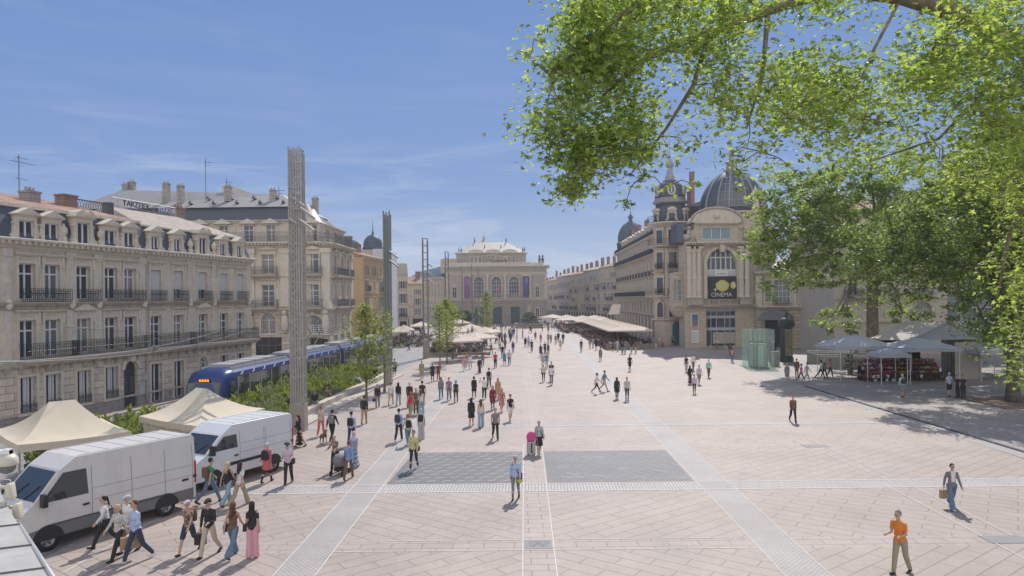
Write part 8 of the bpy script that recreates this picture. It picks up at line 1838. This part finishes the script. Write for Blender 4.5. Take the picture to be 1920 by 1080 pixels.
R_ = [ # px, py, heading, spec, label, skin
 (870,696,0,'f walkC coat pink pants white short dark','person in pale pink coat with a dark bag, left of the double channel'), (876,688,0,'f stand tee khaki pants beige short dark','person in khaki top behind the pale pink coat'), (882,692,0,'f walkA long white pants lgrey short dark','person in loose white outfit beside the pale pink coat'),
 (899,700,0,'f walkC robe black longskirt black short ginger','woman in ankle-length black dress left of the red shirt'), (905,688,0,'f walkA long grey pants grey long dark','long-haired woman in grey just behind the black dress'), (929,690,5,'m stand tee red pants black short dark','man in red shirt and black trousers'),
 (946,685,0,'f walkC dress teal skirt teal short blond','woman in teal dress carrying a pale bag'), (955,685,0,'m walkC tee lilac pants denim short dark','person in lilac top and denim beside the teal dress'), (942,671,0,'m walkA long black pants denim short dark','man in black beyond the teal dress'),
 (921,665,30,'f walkB long grey slim black short dark','striding figure in grey with small backpack by the cafe island'), (920,643,0,'m stand tee orange pants grey short dark','person in vivid orange top at the corner of the cafe island'), (962,662,180,'f walkC long navy pants grey long dark','person in navy walking away left of the centre lane'),
 (947,655,180,'m walkC long brown pants black short dark','person in brown jacket far left of the centre lane'), (937,656,0,'f walkC tee white pants denim short dark','person in white tee and denim near the narrow green tree'), (957,642,180,'m stand long black pants black short dark','black-clad figure midway to the fountain'),
 (969,643,0,'f walkC tee white pants white short dark','figure dressed all in white midway to the fountain'), (985,651,180,'f walkC coat black slim black long dark','woman in black coat on the far centre lane'), (991,651,180,'m walkC tee lblue pants grey short dark','man in pale blue beside the black coat on the far centre lane'),
 (997,660,180,'m walkC tee navy pants black short dark','lone man in navy just right of the far centre lane'), (1014,643,0,'f walkC tee red pants ldenim short dark','person in red top and pale jeans near the fountain'), (1004,637,0,'f walkC coat brown slim brown short dark','person in brown coat near the fountain'),
 (1014,669,0,'f walkA coat black slim black long dark','thin woman in black with long dark hair right of centre'), (1022,665,0,'m hand tee black pants black short dark','person in black with raised arms right of centre'), (1028,667,0,'f walkC tee black pants grey long dark','long-haired person in black beside the raised arms'),
 (1018,690,0,'f walkC tee lilac pants beige short dark','person in lilac top behind the white blouse and black trousers'), (1025,692,0,'m walkC tee teal pants lgrey short dark','man in bright teal tee'), (1019,716,0,'f walkC long cream slim black cap white','person in cream blouse, white hat and black trousers right of the centre lane'),
 (1034,715,0,'m stand tee black pants black short dark','dark figure right behind the white tee holding a pink bag'), (1034,722,0,'m walkC tee white pants grey short dark','man in white tee and grey trousers holding a pink bag'), (1028,643,0,'m walkC tee khaki pants khaki short dark','khaki-clad man of the pair near the right channel'),
 (1033,643,0,'f walkC tee grey pants brown short dark','grey-clad partner of the khaki man'), (1042,646,0,'f walkC long grey pants lgrey short dark','grey figure left of the man with raised hood near the right channel'), (1047,641,0,'m stand long black pants black short dark','black figure standing at the far right channel'),
 (1051,656,0,'f walkC coat beige pants white short dark','person in beige coat and white trousers left of the right channel'), (1056,644,0,'m walkC long black pants grey short dark','dark-jacketed man at the far end of the right channel'),
 (1090,660,0,'m stand tee black pants grey short dark','lone man in black standing right of the right channel'), (1106,654,0,'f walkC tee grey shorts beige short dark','person in grey top and shorts left of the black stroller group'), (1118,657,0,'m stand long black shorts black short dark','black-clad man beside the near end of the long terrace'),
 (1112,653,0,'f walkC tee lgrey pants lgrey short dark','pale grey figure half behind the black-clad man'), (1126,677,0,'f stand dress grey skirt grey bob dark','woman in short grey dress on the empty paving right of centre'), (1149,659,0,'f walkC tee brown shorts black long dark','long-haired child-sized figure leftmost of six before the terrace'),
 (1158,659,0,'m walkA tee lblue pants lgrey short dark','man in pale blue top, second of six before the terrace'), (1167,664,0,'m walkC long black pants grey short dark','dark-jacketed figure, third of six before the terrace'), (1172,664,0,'f walkC long grey pants ldenim bob dark','grey-jacketed figure, fourth of six before the terrace'),
 (1184,663,0,'f walkC tee black pants lgrey long dark','long-haired woman in black tee, fifth of six before the terrace'), (1192,663,0,'f walkC long brown pants lgrey long dark','brown-jacketed woman, last of six before the terrace'), (1181,696,0,'m walkC tee black shorts black short dark','lone man in black tee and shorts walking towards us'),
 (1119,738,65,'f walkA tee white slim black bob dark','woman in white top and black leggings striding right'), (1133,734,60,'m walkA long grey shorts beige short dark','man in grey jacket and beige shorts just behind the white top'), (1157,748,0,'f walkC coat black slim black long dark','woman in black coat standing on the right channel'), (1176,751,0,'m stand tee lgrey slim black short dark','man in light grey tee and black trousers beside the black coat'),
 (1230,657,0,'m stand long grey pants beige short dark','man in grey jacket and beige trousers near the teal door'), (1236,650,60,'f walkC long white pants lgrey short dark','figure in white near the teal door'), (1242,652,60,'f walkC long pink pants brown short dark','figure in pink near the teal door'), (1218,652,-60,'m walkA long navy pants navy short dark','navy figure striding in the shade of the long block'),
 (1261,649,0,'m stand tee grey shorts black short dark','man standing in shade by the bollards'), (1285,650,0,'m stand long black pants black short dark','dark figure in front of the cinema poster cases'), (1287,698,0,'f walkC tee black pants lgrey long dark','long-haired woman in black top at the back of the right group of five'), (1300,695,0,'m walkC tee white pants grey cap grey','man in white tee and cap at the back of the right group of five'),
 (1294,720,0,'f walkC robe black longskirt black long dark','woman in long black dress in the right group of five'), (1311,721,0,'m walkC tee lilac shorts grey short dark','man in pale lilac tee and shorts in the right group of five'), (1302,738,-10,'m walkC tee lilac slim black short dark','boy in lilac tee nearest us in the right group of five'), (1329,708,0,'m walkC long mint pants brown cap lgrey','man in mint shirt and cap right of the group of five'),
 (1369,668,0,'m stand long brown pants grey cap black','man in brown jacket standing in the cinema shade'), (1373,680,0,'f stand tee pink pants denim bob dark','woman in pink top and denim just before the man in brown'),
 (1476,716,-20,'f walkC dress grey skirt grey long blond','blond woman in grey dress at the edge of the tree shade'), (1494,707,160,'m stand long brown pants brown short dark','brown-clad figure against the ramp wall'), (1502,717,90,'f walkA tee magenta slim black short dark','woman in magenta top and black leggings walking right by the ramp'), (1513,716,90,'m walkB long lgrey pants lgrey short dark','man in light grey walking right by the ramp'),
 (1539,710,80,'m walkA tee white pants black short dark','man in white tee and black trousers walking right towards the flower stall'), (1546,708,80,'m walkC tee black pants black cap lgrey','black-clad man just behind the white tee near the flower stall'), (1557,707,90,'f walkC tee magenta pants black short dark','person carrying pink blossoms at the left end of the flower stall'),
 (1651,714,100,'m stand long lgrey pants black short dark','vendor in pale grey top and black trousers inside the flower stall'), (1692,745,178,'m stand long mint shorts grey cap lgrey','person in mint jacket and dark shorts with backpack before the flower stall'), (1780,744,180,'m stand tee lblue shorts black short blond','man in pale blue tee and black shorts, hands on hips, under the plane trees'),
 (1796,746,-10,'f stand tee black pants black short dark','left one of two people in black standing close together under the planes'), (1806,748,-20,'m stand tee black pants black short dark','right one of two people in black standing close together under the planes'),
 (740,707,178,'m stand long grey shorts black short dark','man in grey top and dark shorts beside the second mast'), (791,711,0,'m stand coat khaki pants beige short silver','person in long khaki coat left of the three young trees'), (811,716,0,'m stand tee black shorts black short silver','man in black tee and shorts with cane by the young trees'), (822,713,0,'f stand tee maroon pants brown short dark','person in maroon top beside the man with cane'),
 (827,748,0,'f walkC long grey pants denim long dark','long-haired woman in grey top and denim, left of three walking side by side'), (842,751,0,'m walkC tee purple pants grey short brown','man in purple striped tee, middle of three walking side by side'), (855,754,0,'f walkC tee black slim black bob dark','woman all in black, right of three walking side by side'),
 (767,657,60,'m walkC long grey pants black short dark','lone man on the grey tramway paving'), (753,640,0,'m stand long black pants black short dark','dark figure on the tramway left of two'), (761,640,0,'m stand long navy pants grey short dark','navy figure on the tramway right of two'), (812,662,178,'f stand long black skirt black short dark','woman in black skirt behind the third mast'), (818,661,178,'m stand long black pants grey short dark','man in black beside the black skirt behind the third mast')]
for i, (px, py, h, sp, lab) in enumerate(R_):
    ex = ('backpack:black',) if 'backpack' in lab else (('bag:black',) if 'dark bag' in lab else ())
    person(px, py, h, sp.replace('short brown', 'short chestnut'), lab, sk=(0, 1, 0, 1, 2)[i % 5] if i % 5 != 4 or 'blond' not in sp else 0, sc=(.86 if 'child' in lab or 'boy in' in lab else 1.0)*(.97+.06*((i*37) % 10)/10), extra=ex)
# --- right foreground
person(1487,792,-8,'f walkB long brown pants black short ginger','woman in dark brown coat over pink scarf alone on the right paving')
p = person(1785,954,-12,'f walkA long grey wide denim short dark','woman in open grey cardigan over white top and jeans, right foreground',extra=('sunglasses:black',)); m_ = MB(); m_.prism([(-.06,1.02),(.06,1.02),(.075,1.42),(-.075,1.42)], -.152, -.10); r0 = p[0]; o = m_.build('white_top', cloth('white'), r0)
o = held('paper_bag', 'small crumpled kraft paper bag held by the woman in the grey cardigan', 'paper bag', p, -1, bagmesh('paper_bag', .24,.32,.14, PAPER), rz=R(20))
person(1689,1076,-58,'m phone tee orange pants khaki short grey','man in bright orange polo and khaki trousers looking at his phone',extra=('sunglasses:black',))
# --- sitting people
person(590,768,25,'m sit long black pants grey short dark','man in dark clothes sitting on the stone bench nearest the mast',z=.0)
person(612,755,35,'f legsout long print slim brown short dark','person in patterned top sitting on the bench with legs stretched out')
person(671,728,30,'f sit long white slim black short lgrey','person in white sitting at the far part of the bench')
person(541,785,180,'f sit long coral pants black long dark','dark-haired person in coral sitting behind the second van')
person(704,713,20,'m sit long black pants black short dark','black-clad person crouched on the bench beside the second mast')
# cyclist on a red bicycle
p = person(1347,657,-80,'m ride tee white slim black short dark','cyclist in white tee riding past the cinema front',lod=1); g = G(1347,657); bike('red bicycle ridden by the cyclist in the white tee', g.x, g.y, R(-80-90), bset[0][0])
# --- dog
def dog(px, py, rz):
    g = G(px, py); r = thing('dog', 'brown brindled dog on a lead between the two walkers', 'dog', tuple(g), rz); P_ = []
    for sx in (-.07, .07):
        P_ += [('c', (sx,-.25,.42), (sx,-.25,.22), .045, .028), ('c', (sx,-.25,.22), (sx,-.26,.03), .024, .02), ('c', (sx,-.26,.02), (sx,-.31,.018), .024, .02)]
        P_ += [('c', (sx,.22,.42), (sx,.17,.27), .062, .035), ('c', (sx,.17,.27), (sx,.27,.17), .03, .02), ('c', (sx,.27,.17), (sx,.25,.03), .02, .018), ('c', (sx,.25,.02), (sx,.20,.018), .022, .02)]
        P_ += [('c', (sx*.6,-.43,.66), (sx*.9,-.41,.60), .02, .03)]
    P_ += [('e', (0,-.2,.44), (.11,.17,.14)), ('e', (0,.02,.45), (.09,.2,.11)), ('e', (0,.2,.46), (.09,.13,.11)), ('c', (0,-.28,.50), (0,-.40,.60), .075, .055), ('e', (0,-.44,.62), (.058,.075,.06)), ('c', (0,-.48,.605), (0,-.58,.585), .036, .026), ('c', (0,.31,.5), (0,.42,.38), .022, .014), ('c', (0,.42,.38), (0,.46,.30), .014, .01)]
    o = inst('body', blob('dog_body', P_, .012), r); setm(o, mat('brindle_fur', (.16,.09,.05), .9, nz=.5, nscale=18)); m_ = MB(); m_.tube((0,-.33,.52),(0,-.35,.56),.075,n=12); m_.ell((0,-.605,.59),(.014,.012,.012),6,4); m_.build('collar', BLACK, r); return r
dog(606, 832, R(175))
a = G(606,832); b = G(613,818); m_ = MB(); m_.path([(a.x+.05,a.y+.35,.55), (a.x*.5+b.x*.5,a.y*.5+b.y*.5+.2,.7), (b.x,b.y,1.0)], .008, 4); tag(m_.build('dog_lead', BLACK), 'thin dark lead running from the dog to the walker', 'dog lead')
# --- far standing crowds, each person an object
rnd = random.Random(99)
tops = ['black','white','grey','navy','red','lgrey','denim','beige','pink','purple','brown','teal']; bots = ['black','denim','grey','beige','navy','khaki']
zones = [((760,797),(616,634),20,'left of the third mast'), ((1016,1062),(606,624),26,'right of the fountain'), ((1080,1112),(612,634),16,'beside the long terrace'), ((926,948),(612,645),18,'left of the fountain'), ((950,1000),(618,640),14,'before the fountain'), ((928,985),(604,608),14,'by the opera doors')]
seen = {}; LS = {}
for (xr, yr, n, where) in zones:
    for i in range(n):
        t, b = rnd.choice(tops), rnd.choice(bots); sx = rnd.choice('mf'); po = rnd.choice(('walkA','walkC','stand','walkB')); hr = 'short' if sx == 'm' else rnd.choice(('long','short','bob')); tp = rnd.choice(('tee','long')); bt = rnd.choice(('pants','pants','shorts') if sx == 'm' else ('pants','slim'))
        hn = {'short': 'short-haired', 'long': 'long-haired', 'bob': 'bob-haired'}[hr]; nice = {'lgrey': 'pale grey'}.get(t, t)
        lab = '%s person, %s %s, %s %s, %s' % (hn, nice, 'tee' if tp == 'tee' else 'long-sleeved top', b, 'shorts' if bt == 'shorts' else 'trousers', where)
        lab2 = lab
        if lab in LS: lab2 = lab.replace(' person,', ' person facing %s,' % ('left','right','the opera','the camera')[LS[lab] % 4])
        LS[lab] = LS.get(lab, 0)+1; lab = lab2
        person(rnd.uniform(*xr), rnd.uniform(*yr), rnd.choice((0,180,0,180,90,-60))+rnd.uniform(-20,20), '%s %s %s %s %s %s %s %s' % (sx, po, tp, t, bt, b, hr, rnd.choice(('dark','dark','chestnut','blond'))), lab, lod=1, sk=rnd.choice((0,0,1,2)), group='people '+where if False else None, sc=rnd.uniform(.93,1.05))
for r in PN:
    seen.setdefault(r['label'], []).append(r)
for l, rs in seen.items():
    if len(rs) > 1:
        for r in rs: r['group'] = l[:60]
print('people', len(PN), 'meshes', len(_hc))
# ================================================================ thin summer haze
mb = MB(); mb.box(-2600, 2600, -400, 3100, -1.1, 60); hz = bpy.data.materials.new('haze_air'); hz.use_nodes = True; t = hz.node_tree; t.nodes.clear()
o_ = N(t, 'ShaderNodeOutputMaterial'); pv = N(t, 'ShaderNodeVolumePrincipled'); pv.inputs['Color'].default_value = (.86, .90, .97, 1); pv.inputs['Density'].default_value = 0.00042; pv.inputs['Anisotropy'].default_value = 0.2
t.links.new(pv.outputs[0], o_.inputs['Volume']); o = mb.build('haze', hz); tag(o, 'thin pale summer haze filling the air of the square', 'haze', kind='stuff')
